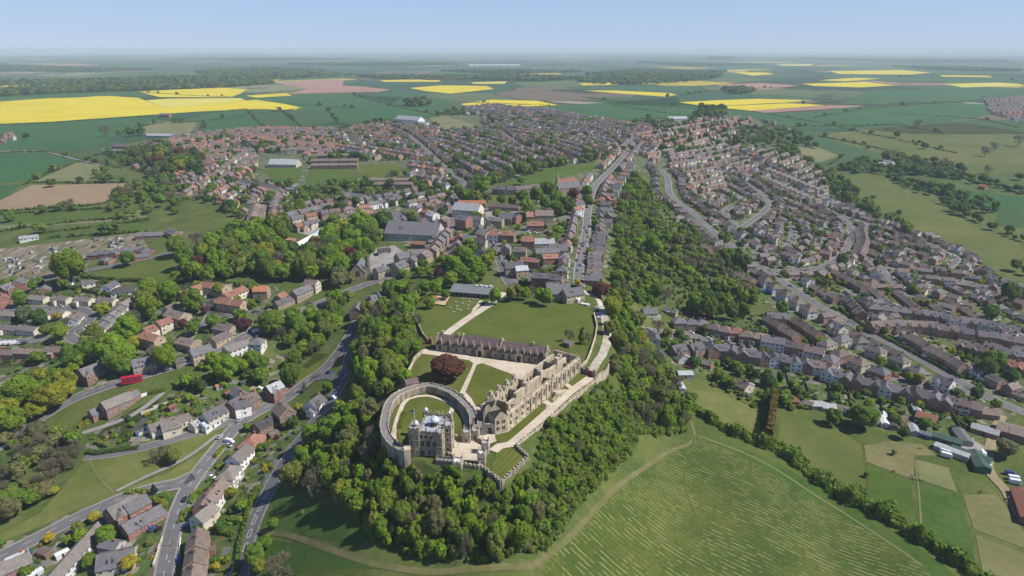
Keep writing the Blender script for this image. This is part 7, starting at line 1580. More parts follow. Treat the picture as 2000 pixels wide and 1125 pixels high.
drape('range_floor', [TF.rect(1.2, 63.4, 1.2, 13.2)], 'dirt', 7)
b = MB(); s = cols[8]; b.prism(TF.rect(s-1.8, s+1.8, -4.6, -.62), -.5, 2.1, 'limestone', True)
for k in range(9):
    for q in (-1, 1): a0 = s+q*(1.8+k*.55); a1 = s+q*(1.8+(k+1)*.55); b.prism(TF.rect(min(a0, a1), max(a0, a1), -4.4, -2.4), -.5, 1.95-k*.22, 'limestone', True)
b.obj('terrace_steps', te)
# end block facing the camera and the gatehouse pieces
def quadblock(pts, z0, z1, gable, mat='limestone'):
    b = MB(); b.prism(pts, z0, z1, mat, True, False, 'opening_shade' if gable else 'walkway')  # gabled blocks get a near-black cap painted as their unlit inside
    if gable:
        for i, j in ((0, 1), (2, 3)):
            a, c = pts[i], pts[j]; m_ = ((a[0]+c[0])/2, (a[1]+c[1])/2); b.poly([(*a, z1), (*c, z1), (m_[0]+(c[0]-a[0])*.1, m_[1]+(c[1]-a[1])*.1, z1+gable), (m_[0]-(c[0]-a[0])*.1, m_[1]-(c[1]-a[1])*.1, z1+gable)], mat)
            q = 0.5; ba = [(p[0]+(pts[(j+1) % 4][0]-p[0])*.08*(1 if i == 0 else -1)*0, p[1], 0) for p in (a, c)]
    return b
EB = [(-7.0, 246.0), (-1.85, 248.4), (-4.7, 254.0), (-9.9, 251.6)]
b = quadblock(EB, -2, 7.4, 2.4); E2 = FR(EB[0], math.atan2(EB[1][1]-EB[0][1], EB[1][0]-EB[0][0])); b.obj('end_block', te)
for u in (1.4, 3.9):
    for z in (1.8, 4.6): kwin(u, 0, z, 1.3, 1.5, 'f', E2, te)
kwin(3, 0, -.6, .8, .8, 'f', E2, te, 'cellar_window')
GQ = [atz(944, 838, 0), atz(962, 832, 0), atz(968, 815, 0), atz(948, 820, 0)]; b = quadblock(GQ, -1, 8.2, 2.6, 'old_wall'); b.obj('kitchen_block', te)
b = MB(); pts = [atz(935, 826, 0), atz(952, 822, 0)]; an = math.atan2(pts[1][1]-pts[0][1], pts[1][0]-pts[0][0]); b.obox((pts[0][0]+pts[1][0])/2, (pts[0][1]+pts[1][1])/2, 5, 4, -1, 4.2, 'old_wall', an, 'walkway'); b.obj('porch_block', te)
ge = empty('gate_arch', (0, 0, 0)); tag(ge, 'stone gateway arch between the forecourt and the ruined range', 'gateway')
pa, pb = atz(946, 850, 0), atz(966, 849, 0); AF = FR(pa, math.atan2(pb[1]-pa[1], pb[0]-pa[0])); L_ = math.dist(pa, pb); b = MB()
b.prism(AF.rect(0, L_*.28, 0, 1), -2, 5, 'old_wall', True); b.prism(AF.rect(L_*.78, L_, 0, 1), -2, 5, 'old_wall', True); b.prism(AF.rect(L_*.28, L_*.78, 0, 1), 3.4, 5, 'old_wall', True, True)
for q in range(4): b.prism(AF.rect(L_*.28, L_*.28+.5-q*.12, .1, .9), 2+q*.36, 2.36+q*.36, 'old_wall', True, True); b.prism(AF.rect(L_*.78-.5+q*.12, L_*.78, .1, .9), 2+q*.36, 2.36+q*.36, 'old_wall', True, True)
b.obj('arch_wall', ge)
b = MB(); q = [atz(926, 851, 0), atz(946, 851, 0), atz(946, 834, 0), atz(926, 832, 0)]; b.prism(q, -1, 3.6, 'old_wall', True, False, 'walkway'); cren(b, q, 3.6, 'old_wall', .3, .4); qb = b.obj('wall_lodge'); tag(qb, 'flat topped stone block where the garden wall walk ends', 'lodge')
# --- riding school range
RF = FR((-40.1, 329.0), R(-17.3)); re = empty('riding_school_range', (0, 0, 0)); tag(re, 'long stone range with purple tiled roofs and rows of small gabled dormers', 'castle range')
for u0, u1, eh, dp, nd in ((0, 14, 4.3, 7.6, 3), (14, 35.4, 4.9, 8.6, 5), (35.4, 59.5, 4.5, 7.8, 7)):
    b = MB(); b.prism(RF.rect(u0, u1, 0, dp), -1, eh, 'old_wall', True); rise = dp/2*math.tan(R(46))
    for u, sg in ((u0, 1), (u1, -1)): p = [(*RF.p(u, 0), eh), (*RF.p(u, dp), eh), (*RF.p(u, dp/2), eh+rise)]; b.poly(p if sg > 0 else p[::-1], 'old_wall'); 
    b.obj('wall', re); b = MB()
    for v0, v1 in ((-.35, dp/2), (dp+.35, dp/2)):
        ez = eh-.35*math.tan(R(46)); p = [(*RF.p(u0+.3, v0), ez), (*RF.p(u1-.3, v0), ez), (*RF.p(u1-.3, v1), eh+rise), (*RF.p(u0+.3, v1), eh+rise)]
        p2 = [(x, y, z+.2) for x, y, z in p]; b.poly(p2 if v0 < 0 else p2[::-1], 'range_roof'); b.poly([p[0], p[1], p2[1], p2[0]], 'range_roof')
    b.obj('roof', re); b = MB()
    for u in (u0, u1):
        for v0, z0, v1, z1 in ((-.3, eh-.3, dp/2, eh+rise+.35), (dp/2, eh+rise+.35, dp+.3, eh-.3)):
            for k in range(6): f0, f1 = k/6, (k+1)/6; b.prism(RF.rect(u-.35, u+.35, v0+(v1-v0)*f0, v0+(v1-v0)*f1), min(z0+(z1-z0)*f0, z0+(z1-z0)*f1)-.6, max(z0+(z1-z0)*f0, z0+(z1-z0)*f1)+.2, 'limestone', True)
    b.obj('coping', re)
    for k in range(nd):
        u = u0+(u1-u0)*(k+.5)/nd; b = MB(); w = .95; b.prism(RF.rect(u-w, u+w, -.12, 2.2), eh-.4, eh+1.7, 'limestone', True)
        f = [(*RF.p(u-w, -.12), eh+1.7), (*RF.p(u+w, -.12), eh+1.7), (*RF.p(u, -.12), eh+3.1)]; b.poly(f, 'limestone')
        bk = (*RF.p(u, 3.4), eh+3.1); b.poly([f[1], (*RF.p(u+w, 2.6), eh+1.7), bk, f[2]], 'range_roof'); b.poly([(*RF.p(u-w, 2.6), eh+1.7), f[0], f[2], bk], 'range_roof'); o = b.obj('dormer', re)
        b = MB(); b.prism(RF.rect(u-.6, u+.6, -.2, 0), eh+.1, eh+1.5, 'opening_shade', True, True); b.prism(RF.rect(u-.06, u+.06, -.24, 0), eh+.12, eh+1.48, 'limestone', True, True); b.obj('window', o)
        if not (k == nd//2 and u0 > 10) : b = MB(); b.prism(RF.rect(u-.8, u+.8, -.08, .05), .9, 3.1, 'limestone', True, True); b.prism(RF.rect(u-.62, u+.62, -.12, .05), 1.05, 2.95, 'opening_shade', True, True); b.prism(RF.rect(u-.06, u+.06, -.17, .05), 1.06, 2.94, 'limestone', True, True); b.obj('window', re)
for u in (24.7, 45.7):
    b = MB(); b.prism(RF.rect(u-2.1, u-1.1, -.8, .02), -.5, 3.6, 'limestone', True); b.prism(RF.rect(u+1.1, u+2.1, -.8, .02), -.5, 3.6, 'limestone', True); b.prism(RF.rect(u-2.1, u+2.1, -.8, .02), 3.6, 4.3, 'limestone', True, True); b.prism(RF.rect(u-1.2, u+1.2, -.7, .03), 4.3, 5.4, 'limestone', True)
    b.poly([(*RF.p(u-1.6, -.75), 5.4), (*RF.p(u+1.6, -.75), 5.4), (*RF.p(u, -.75), 6.3)], 'limestone'); o = b.obj('porch', re); b = MB(); b.prism(RF.rect(u-1.1, u+1.1, -.15, -.02), -.4, 3.5, 'oak', True); b.obj('door', o)
for u, v in ((2.5, 4), (11.5, 4), (52, 4)): b = MB(); x, y = RF.p(u, v); b.obox(x, y, 1.0, .9, 7.4, 10.2, 'limestone', RF.a); b.obj('chimney', re)
# --- visitor centre, playground, tables
VF = FR(atz(880, 578, 0), math.atan2(atz(955, 584, 0)[1]-atz(880, 578, 0)[1], atz(955, 584, 0)[0]-atz(880, 578, 0)[0])); VL = math.dist(atz(880, 578, 0), atz(955, 584, 0)); ve = empty('visitor_centre', (0, 0, 0)); tag(ve, 'long low visitor centre with a slate grey sloping roof at the meadow end', 'visitor centre')
b = MB(); b.prism(VF.rect(0, VL, .4, 9), -1, 2.7, 'old_wall', True); b.obj('wall', ve)
b = MB(); q = VF.rect(-.6, VL+.6, -.8, 9.6); zz = [3.0, 3.0, 5.2, 5.2]; b.poly([(*p, z+.25) for p, z in zip(q, zz)], 'grey_metal'); b.poly([(*p, z) for p, z in zip(q, zz)][::-1], 'grey_metal')
for i in range(4): j = (i+1) % 4; b.poly([(*q[i], zz[i]), (*q[j], zz[j]), (*q[j], zz[j]+.25), (*q[i], zz[i]+.25)], 'grey_metal')
b.obj('roof', ve)
for k in range(9): b = MB(); u = VL*(k+.5)/9; b.prism(VF.rect(u-1.2, u+1.2, .3, .42), .3, 2.5, 'glass', True, True); b.prism(VF.rect(u-1.3, u-1.2, .25, .42), .2, 2.6, 'frame_white', True, True); b.obj('window', ve)
for k in range(4): b = MB(); u = VL*.55+k*3.2; b.prism(VF.rect(u, u+2, 7.4, 8.8), 4.6, 5.9+.3*(k % 2), 'metal_white', True); b.obj('roof_plant', ve)
def picnic_mesh():
    b = MB(); b.box(-.9, .9, -.38, .38, .72, .78, 'concrete'); b.box(-.9, .9, -.85, -.6, .42, .47, 'concrete'); b.box(-.9, .9, .6, .85, .42, .47, 'concrete')
    for x in (-.6, .6): b.box(x-.04, x+.04, -.8, .8, .36, .42, 'concrete'); b.box(x-.04, x+.04, -.3, -.2, 0, .72, 'concrete'); b.box(x-.04, x+.04, .2, .3, 0, .72, 'concrete')
    return b.mesh('picnic_table')
pm = picnic_mesh()
for i, (x, y) in enumerate([(891,592),(903,594),(917,591),(915,598),(880,601.6),(893,599.6),(891.6,605),(899.4,607),(914.6,605),(887,611)]):
    o = mobj('picnic_table', pm, None, (*atz(x, y, 0), .05)); o.rotation_euler = (0, 0, i*.7); tag(o, '%s pale picnic table from the playground on the castle meadow' % ordw(i), 'picnic table', 'picnic tables on the castle meadow')
for i, (x, y) in enumerate([(903,584),(910,584.5),(917,585),(924,585.5),(931,586)]):
    o = mobj('picnic_table', pm, None, (*atz(x, y, 0), .05)); o.rotation_euler = (0, 0, .1); tag(o, '%s pale table in the line before the visitor centre windows' % ordw(i), 'picnic table', 'tables before the visitor centre')
wallrun('fence', [(827,592),(846,577.5),(881,580),(870,599),(827,592)], .9, -.2, .12, 'oak', 'dark fence enclosing the sandy playground', 'fence')
pe = empty('climbing_frame', (*atz(850, 590, 0), 0), .4); tag(pe, 'wooden climbing frame with a slide in the sandy playground', 'climbing frame')
b = MB(); [b.tube([(x, y, 0), (x, y, 3)], .12, 'shed_wood', 5) for x in (-1, 1) for y in (-1, 1)]; b.box(-1.1, 1.1, -1.1, 1.1, 1.5, 1.65, 'shed_wood'); b.obj('tower', pe); b = MB(); gable_roof(b, -1, 1, 2, 3, 40, 'red_paint'); b.obj('roof', pe); b = MB(); b.poly([(1.1, -.4, 1.6), (4, -.4, .2), (4, .4, .2), (1.1, .4, 1.6)], 'metal_white'); b.obj('slide', pe)
# clipped beds under the round wall
for px, l in (([(780,838),(783,822),(790,805)],'border of plants under the west garden wall'),([(800,776),(815,771),(840,768)],'border of plants under the back garden wall'),([(852,770),(872,778),(890,786)],'shaded border under the east garden wall')):
    L = [atz(*p, 0) for p in px]; hedge(smooth_line(L, 3), 1.6, .8, 'mid', l, leaf=.22, dens=8, px=False, name='flower_border')
# ------------------------------------------------------------------ chapels, cross
def church(name, px, ang, L, Wd, eh, pitch, spire, label, tower_at=(0, 0), wall='wall_buff', roof='roof_slate'):
    x, y = gp(*px); z = H(x, y); q = gp(px[0]+ang[0], px[1]+ang[1]); yaw = math.atan2(q[1]-y, q[0]-x); t = empty(name, (x, y, z), yaw); tag(t, label, 'church')
    b = MB(); walls_box(b, -L/2, L/2, -Wd/2, Wd/2, eh, wall, 'x', pitch); b.obj('nave', t); b = MB(); gable_roof(b, -L/2, L/2, Wd, eh, pitch, roof); b.obj('roof', t)
    for s in (-1, 1):
        for k in range(4): b = MB(); u = -L/2+L*(k+.5)/4; b.box(u-.5, u+.5, s*(Wd/2)-.06, s*(Wd/2)+.06, 1.5, 4.2, 'glass'); b.prism([(u-.5, s*Wd/2-.06), (u+.5, s*Wd/2-.06), (u+.5, s*Wd/2+.06), (u-.5, s*Wd/2+.06)], 4.2, 4.6, 'glass'); b.obj('window', t)
    b = MB(); b.box(-L/2-.08, -L/2+.05, -1.4, 1.4, 3, 7, 'glass'); b.box(-L/2-.12, -L/2, -.1, .1, 3, 7, wall); b.obj('window', t)
    if spire:
        tx, ty = tower_at; b = MB(); b.box(tx-2, tx+2, ty-2, ty+2, -2, spire*.5, wall); b.obj('tower', t); b = MB(); b.lathe([(2.3, spire*.5), (.15, spire), (.05, spire+1)], tx, ty, wall if spire > 25 else roof, 8); b.obj('spire', t)
church('chapel', (704,540), (6,-14), 18, 11, 6, 48, 19, 'gothic stone chapel with a big pointed window and thin dark spire', (-5, -7))
church('parish_church', (1108,380), (14,0), 26, 10, 8, 45, 27, 'parish church with a tall pale spire among churchyard trees', (-12, 0), 'wall_stone')
x, y = gp(968, 472); t = empty('market_cross', (x, y, H(x, y))); tag(t, 'pale market cross on round steps in the market place', 'market cross'); b = MB(); b.lathe([(2.4, 0), (2.4, .4), (1.7, .4), (1.7, .8), (1, .8), (1, 1.4)], 0, 0, 'limestone', 10); b.obj('steps', t); b = MB(); b.lathe([(.3, 1.4), (.22, 5.5), (.4, 5.7), (.1, 6.4)], 0, 0, 'limestone', 8); b.obj('shaft', t)
# glass roofed school in the wood
sa, sb = gp(576, 482, 6), gp(622, 452, 6); SF = FR(sa, math.atan2(sb[1]-sa[1], sb[0]-sa[0])); SL = math.dist(sa, sb); z = H(*sa); t = empty('school', (0, 0, 0)); tag(t, 'modern brick school with slate slope, white band and glazed roof in the wood', 'school')
b = MB(); b.prism(SF.rect(0, SL, -8, 6), z-4, z+5, 'wall_brick', True); b.obj('wall', t)
def slope(v0, z0, v1, z1, u0, u1, mat, name):
    b = MB(); p = [(*SF.p(u0, v0), z+z0), (*SF.p(u1, v0), z+z0), (*SF.p(u1, v1), z+z1), (*SF.p(u0, v1), z+z1)]; b.poly([(x, y, q+.2) for x, y, q in p], mat); b.poly(p[::-1], mat); b.poly([p[0], p[1], (p[1][0], p[1][1], p[1][2]+.2), (p[0][0], p[0][1], p[0][2]+.2)], mat); b.obj(name, t)
slope(-8.3, 5, -1, 9, -.5, SL*.7, 'lead_white', 'white_roof_band'); slope(6.3, 5, -1, 9.4, -.5, SL*.7, 'roof_slate', 'roof'); plain('skylight', (.4, .5, .56), .15); slope(-8.3, 5, -1, 9, SL*.7, SL+.4, 'skylight', 'glazed_roof'); slope(6.3, 5, -1, 9.4, SL*.7, SL+.4, 'skylight', 'glazed_roof')
b = MB(); x, y = gp(568, 478, 6); b.obox(x, y, 7, 7, z-2, z+11, 'wall_brick', SF.a); b.obj('tower', t); b = MB(); x, y = gp(566, 494, 3); b.obox(x, y, 20, 9, z-4, z+4.5, 'wall_brick', SF.a, 'roof_slate'); b.obj('wing', t); b = MB(); x, y = gp(546, 487, 3); b.obox(x, y, 24, 12, z-4, z+3.5, 'wall_brown', SF.a, 'roof_slate'); b.obj('wing', t)
# ------------------------------------------------------------------ vehicles
def paint(name, col):
    m, t, b = newmat(name); b.inputs['Base Color'].default_value = c4(col); b.inputs['Roughness'].default_value = .28; b.inputs['Specular IOR Level'].default_value = .5; b.inputs['Coat Weight'].default_value = .4
CARC = {'white': (.72, .72, .72), 'silver': (.42, .43, .45), 'black': (.02, .02, .022), 'red': (.42, .02, .025), 'blue': (.03, .07, .25), 'grey': (.12, .125, .13), 'maroon': (.16, .02, .03)}
for k, c in CARC.items(): paint('paint_'+k, c)
plain('tyre', (.02, .02, .02), .9); plain('rim', (.4, .4, .42), .3, .6)
def loft(b, secs, mat):
    """secs: (x, halfwidth, z0, z1)"""
    k = len(b.v); sl = b.slot(mat)
    for x, w, z0, z1 in secs: b.v.extend([(x, -w, z0), (x, w, z0), (x, w*.96, (z0*.4+z1*.6)), (x, w*.86, z1), (x, -w*.86, z1), (x, -w*.96, (z0*.4+z1*.6))])
    for i in range(len(secs)-1):
        a = k+6*i; c = a+6
        for q in range(6): r = (q+1) % 6; b.f.append((a+q, c+q, c+r, a+r)); b.m.append(sl)
    b.f.append(tuple(k+q for q in range(6))); b.m.append(sl); b.f.append(tuple(k+6*(len(secs)-1)+q for q in reversed(range(6)))); b.m.append(sl)
VM = {}
def vehicle_parts(kind, colour):
    if (kind, colour) in VM: return VM[(kind, colour)]
    p = 'paint_'+colour; out = []; b = MB(); c = MB(); rf = None
    if kind == 'car':
        loft(b, [(-2.1, .72, .4, .72), (-1.95, .84, .28, .88), (-.6, .88, .25, .94), (.9, .88, .25, .9), (1.8, .82, .28, .76), (2.1, .66, .38, .6)], p); loft(c, [(-1.75, .7, .86, .92), (-1.2, .72, .86, 1.36), (-.2, .72, .86, 1.42), (.45, .7, .86, 1.34), (1.15, .72, .84, .9)], 'glass'); rf = MB(); loft(rf, [(-1.15, .63, 1.36, 1.4), (-.2, .65, 1.41, 1.47), (.4, .6, 1.34, 1.39)], p); wx = 1.3; wr = .32
    elif kind == 'van':
        loft(b, [(-2.6, .9, .35, 2.05), (-2.5, .96, .3, 2.15), (1.0, .96, .3, 2.15), (1.55, .95, .3, 1.5), (2.4, .9, .32, 1.05), (2.55, .8, .4, .85)], p); loft(c, [(1.02, .84, 1.3, 2.0), (1.12, .84, 1.3, 1.95), (1.75, .84, 1.2, 1.35)], 'glass'); wx = 1.6; wr = .36
    elif kind == 'caravan':
        loft(b, [(-2.6, .95, .5, 1.9), (-2.3, 1.1, .4, 2.45), (2.2, 1.1, .4, 2.4), (2.7, 1.0, .5, 1.3)], p); loft(c, [(2.3, .8, 1.3, 1.9), (2.6, .8, 1.2, 1.5)], 'glass'); wx = .1; wr = .34
    out = [('body', b.mesh('body')), ('windows_glass' if False else 'window', c.mesh('window'))]
    if rf: out.append(('roof', rf.mesh('roof')))
    w = MB(); w.tube([(0, -.1, 0), (0, .1, 0)], wr, 'tyre', 12); w.tube([(0, -.115, 0), (0, .115, 0)], wr*.55, 'rim', 8); wm = w.mesh('wheel')
    VM[(kind, colour)] = (out, wm, wx, wr); return VM[(kind, colour)]
def vehicle(kind, px, py, ang, colour, label, group=None):
    x, y = gp(px, py); q = gp(px+ang[0], py+ang[1]); yaw = math.atan2(q[1]-y, q[0]-x); parts, wm, wx, wr = vehicle_parts(kind, colour)
    t = empty({'car': 'parked_car', 'van': 'parked_van', 'caravan': 'caravan'}[kind], (x, y, H(x, y)+.25), yaw); tag(t, label, {'car': 'car', 'van': 'van', 'caravan': 'caravan'}[kind], group)
    for n_, me in parts: mobj(n_, me, t)
    for sx in ((-wx, wx) if kind != 'caravan' else (0,)):
        for sy in (-.78, .78): mobj('wheel', wm, t, (sx, sy*(1.15 if kind != 'car' else 1), wr))
    return t
V = vehicle
V('car',361,977,(6,-12),'black','black car driving on the hill road near the junction'); V('car',297,1034,(6,-10),'blue','dark blue car on a drive beside the long brick bungalow'); V('car',366,1028,(12,-3),'blue','blue car squeezed before the brick row'); V('car',415,934,(12,3),'white','white car on the drive of the white hipped pair'); V('car',56,1080,(10,6),'blue','blue car by the curved road near the brick corner house'); V('car',350,1097,(2,8),'blue','bright blue covered car between brick row and hill road')
V('car',430,855,(6,-7),'silver','silver car on the hill road below the grass wedge'); V('car',468,822,(9,-7),'silver','silver car higher up the hill road'); V('car',330,852,(4,8),'red','red car outside the chalet garage'); V('car',383,834,(9,5),'black','black car by the flat pale garage'); V('van',449,865,(9,2),'white','white van parked beside the red hipped bungalow'); V('car',447,872,(9,3),'silver','silver car beside the white van'); V('van',511,764,(8,6),'white','white van beside the red brick house at the fork'); V('car',500,777,(10,0),'black','black car on the forecourt at the bend'); V('car',541,777,(10,-7),'blue','pale blue car at the kerb by the solar bungalow')
V('car',643,729,(10,0),'blue','dark blue car turning at the slip road'); V('car',668,737,(10,-2),'black','black car waiting in the shaded slip road'); V('van',651,778,(10,2),'white','white van at the end of the hatched boxes'); V('car',694,742,(10,-3),'red','red car in the small parking place under the trees'); V('car',705,626,(8,0),'silver','silver car at the fork under brick gables'); V('car',712,625,(8,0),'white','white car at the fork under brick gables')
V('car',330,722,(12,-5),'white','white car following the bus'); V('car',370,711,(12,-5),'white','second white car following the bus'); V('car',2,870,(10,-7),'black','black car at the very edge of the lower bus road')
V('car',147,604,(10,0),'black','black car parked on the looped road'); V('car',57,634,(10,1),'white','white car on the lower bungalow lawn')
for i, (x, c) in enumerate([(8,'white'),(18,'white'),(28,'white'),(38,'silver'),(48,'black')]): V('van' if i < 3 else 'car', x, 673-i*.3, (10,-3), c, ['first white van of the row by the estate edge','second white van of the row by the estate edge','third white van of the row by the estate edge','silver car beside the three white vans','black car at the end of the white van row'][i])
for i, (x, y, c) in enumerate([(402,582,'silver'),(407,579,'red'),(418,577,'white'),(422,575,'white'),(497,611,'black'),(508,611,'grey'),(376,626,'grey'),(388,640,'blue')]): V('car',x,y,(9,-4),c,'%s car parked in the orange roofed court' % ordw(i))
V('van',501,649,(10,-4),'white','white van on the bus road beside the great round tree'); V('car',361,686,(8,3),'blue','blue car on the pale yard of the stone house')
for i, (x, y, c) in enumerate([(975,496,'red'),(978,504,'white'),(979,507,'silver'),(983,516,'grey'),(985,520,'black'),(964,481,'black')]): V('car',x,y,(4,8),c,'%s car down the market road' % ordw(i))
for i, (x, c) in enumerate([(1010,'red'),(1014,'black'),(1019,'black'),(1028,'red'),(1033,'black'),(1039,'blue'),(1045,'grey'),(1053,'black'),(1060,'black'),(1066,'grey')]): V('car',x,532-(i*.25),(1,7),c,'%s car in the inn car park row, counted from the market road' % ordw(i), 'cars at the inn')
V('car',1042,536,(8,0),'red','red car alone nearest the painted inn'); V('car',1032,538,(8,1),'silver','pale car beside the red one at the inn')
for i, (x, y, c) in enumerate([(1031,452,'white'),(1032,456,'white'),(1031,460,'silver'),(1045,456,'white'),(1046,452,'grey'),(1032,448,'grey')]): V('car',x,y,(8,1),c,'%s car in the market car park' % ordw(i))
for i, (x, y, c) in enumerate([(1167,604,'white'),(1169,616,'blue'),(1170,623,'white'),(1172,635,'black')]): V('car',x,y,(10,1),c,['first white car beside the chalk track','blue car beside the chalk track','second white car beside the chalk track','black car beside the chalk track'][i])
rd_ = random.Random(9)
for i in range(26): x, y = 745+rd_.choice([0, 16, 22, 40, 46])+rd_.uniform(-1, 1), 417+i*1.2; V('car',x+2,y,(9,1),rd_.choice(['white','silver','red','black','blue','grey']),'car in the full car park behind the high street','cars in the high street car park')
for i, (x, y, c) in enumerate([(880,462,'silver'),(885,449,'white'),(872,470,'black'),(866,480,'black'),(808,510,'black'),(813,506,'blue'),(1132,520,'blue'),(1138,482,'black'),(1140,476,'grey'),(1146,456,'black'),(1144,452,'blue'),(1128,530,'grey'),(1126,510,'black'),(1147,406,'black'),(1152,398,'silver')]): V('car',x,y,(4,-8),c,'%s car along the high street and ridge road' % ordw(i))
for i, (x, y, c) in enumerate([(1350,651,'white'),(1354,647,'white'),(1385,663,'white'),(1419,661,'black'),(1366,666,'grey'),(1442,676,'black'),(1376,696,'silver'),(1340,701,'blue'),(1341,719,'maroon'),(1456,774,'blue'),(1545,636,'red'),(1560,644,'red'),(1543,560,'blue'),(1552,550-2,'grey'),(1720,652-18,'white'),(1724,615,'blue')]): V('car',x,y,(10,3),c,'%s car around the side street' % ordw(i))
for i, (x, y, c) in enumerate([(1744,543,'white'),(1748,547,'black'),(1753,551,'grey'),(1760,559,'silver'),(1765,562,'white'),(1774,569,'black'),(1655,455,'white'),(1663,462,'silver'),(1642,474,'white'),(1440,447,'white'),(1421,415,'grey'),(1520,510,'silver'),(1546,468,'grey'),(1862,500,'white'),(1963,697,'red'),(1900,685,'red'),(1822,662,'grey'),(1980,757,'white'),(1810,652,'silver'),(1862,655,'black')]): V('car',x,y,(9,5),c,'%s car on the valley estate roads' % ordw(i))
V('van',1710,610,(10,5),'white','white van outside the mock Tudor row'); V('caravan',1882,683,(10,3),'white','white motorhome beside the gabled houses'); V('van',1805,548+6,(8,2),'white','white van among lower estate houses')
V('caravan',1845,886,(10,4),'white','first white caravan in the farm yard'); V('caravan',1858,886,(4,9),'white','middle white caravan in the farm yard'); V('caravan',1847,893,(10,3),'white','lowest white caravan in the farm yard'); V('caravan',1920,890,(3,9),'white','white caravan behind the dark green barn'); V('van',1928,908,(5,6),'silver','silver van at the end of the dark green barn')
V('caravan',1979,938,(10,2),'white','upper white caravan at the farm track edge'); V('caravan',1981,945,(10,2),'white','lower white caravan at the farm track edge'); V('van',1973,928,(10,2),'blue','blue van above two white caravans'); V('car',1727,834,(10,0),'silver','silver car behind the garden sheds'); V('caravan',1727,815,(2,8),'white','white caravan among back garden sheds')
for key, ph in (('loop','the looped estate road'),('bigcurve','the broad curving estate road'),('upper','the road climbing to the fields'),('mid','the slanting estate road'),('mid2','the cross estate road'),('cul','the close off the valley road'),('street','the side street'),('ridge','the upper ridge road'),('market','the market road'),('town1','the western town street'),('town3','the cross town street'),('town5','the far town street'),('estate','the bungalow loop')):
    L = ROADS[key]; D = along(L); s = 12; j = 0; rd_ = random.Random(len(ph))
    while s < D[-1]-8 and j < 16:
        p, a = at_len(L, D, s); sg = rd_.choice((-1, 1)); s += rd_.uniform(9, 26); o_ = rd_.choice((2.2, 2.2, 7)); q = (p[0]-math.sin(a)*o_*sg, p[1]+math.cos(a)*o_*sg); pp = proj(*q, H(*q)); p2 = proj(q[0]+math.cos(a)*4, q[1]+math.sin(a)*4, H(*q)); V('car', pp[0], pp[1], (p2[0]-pp[0], p2[1]-pp[1]), rd_.choice(['white','silver','black','grey','blue','red','silver']), '%s roadside car along %s' % (ordw(j), ph), 'cars at the roadside'); j += 1
# double decker
t = empty('double_decker_bus', (0, 0, 0)); x, y = gp(259, 748); q = gp(272, 744.5); t.location = (x, y, H(x, y)+.2); t.rotation_euler = (0, 0, math.atan2(q[1]-y, q[0]-x)); tag(t, 'bright red double decker bus on the main road', 'bus'); paint('bus_red', (.5, .012, .05))
b = MB(); loft(b, [(-5.3, 1.2, .35, 4.1), (-5.2, 1.27, .3, 4.25), (5.0, 1.27, .3, 4.25), (5.3, 1.18, .35, 4.0)], 'bus_red'); b.obj('body', t)
for z0, z1 in ((1.2, 1.95), (2.75, 3.45)):
    for k in range(7):
        for s in (-1, 1): b = MB(); u = -4.6+k*1.4; b.box(u, u+1.2, s*1.24-.05, s*1.24+.05, z0, z1, 'glass'); b.obj('window', t)
    b = MB(); b.box(5.1, 5.33, -1, 1, z0, z1, 'glass'); b.obj('windscreen', t)
w = MB(); w.tube([(0, -.15, 0), (0, .15, 0)], .5, 'tyre', 14); w.tube([(0, -.17, 0), (0, .17, 0)], .26, 'rim', 8); wm = w.mesh('wheel')
for sx in (-3, 3.2):
    for sy in (-1.12, 1.12): mobj('wheel', wm, t, (sx, sy, .5))
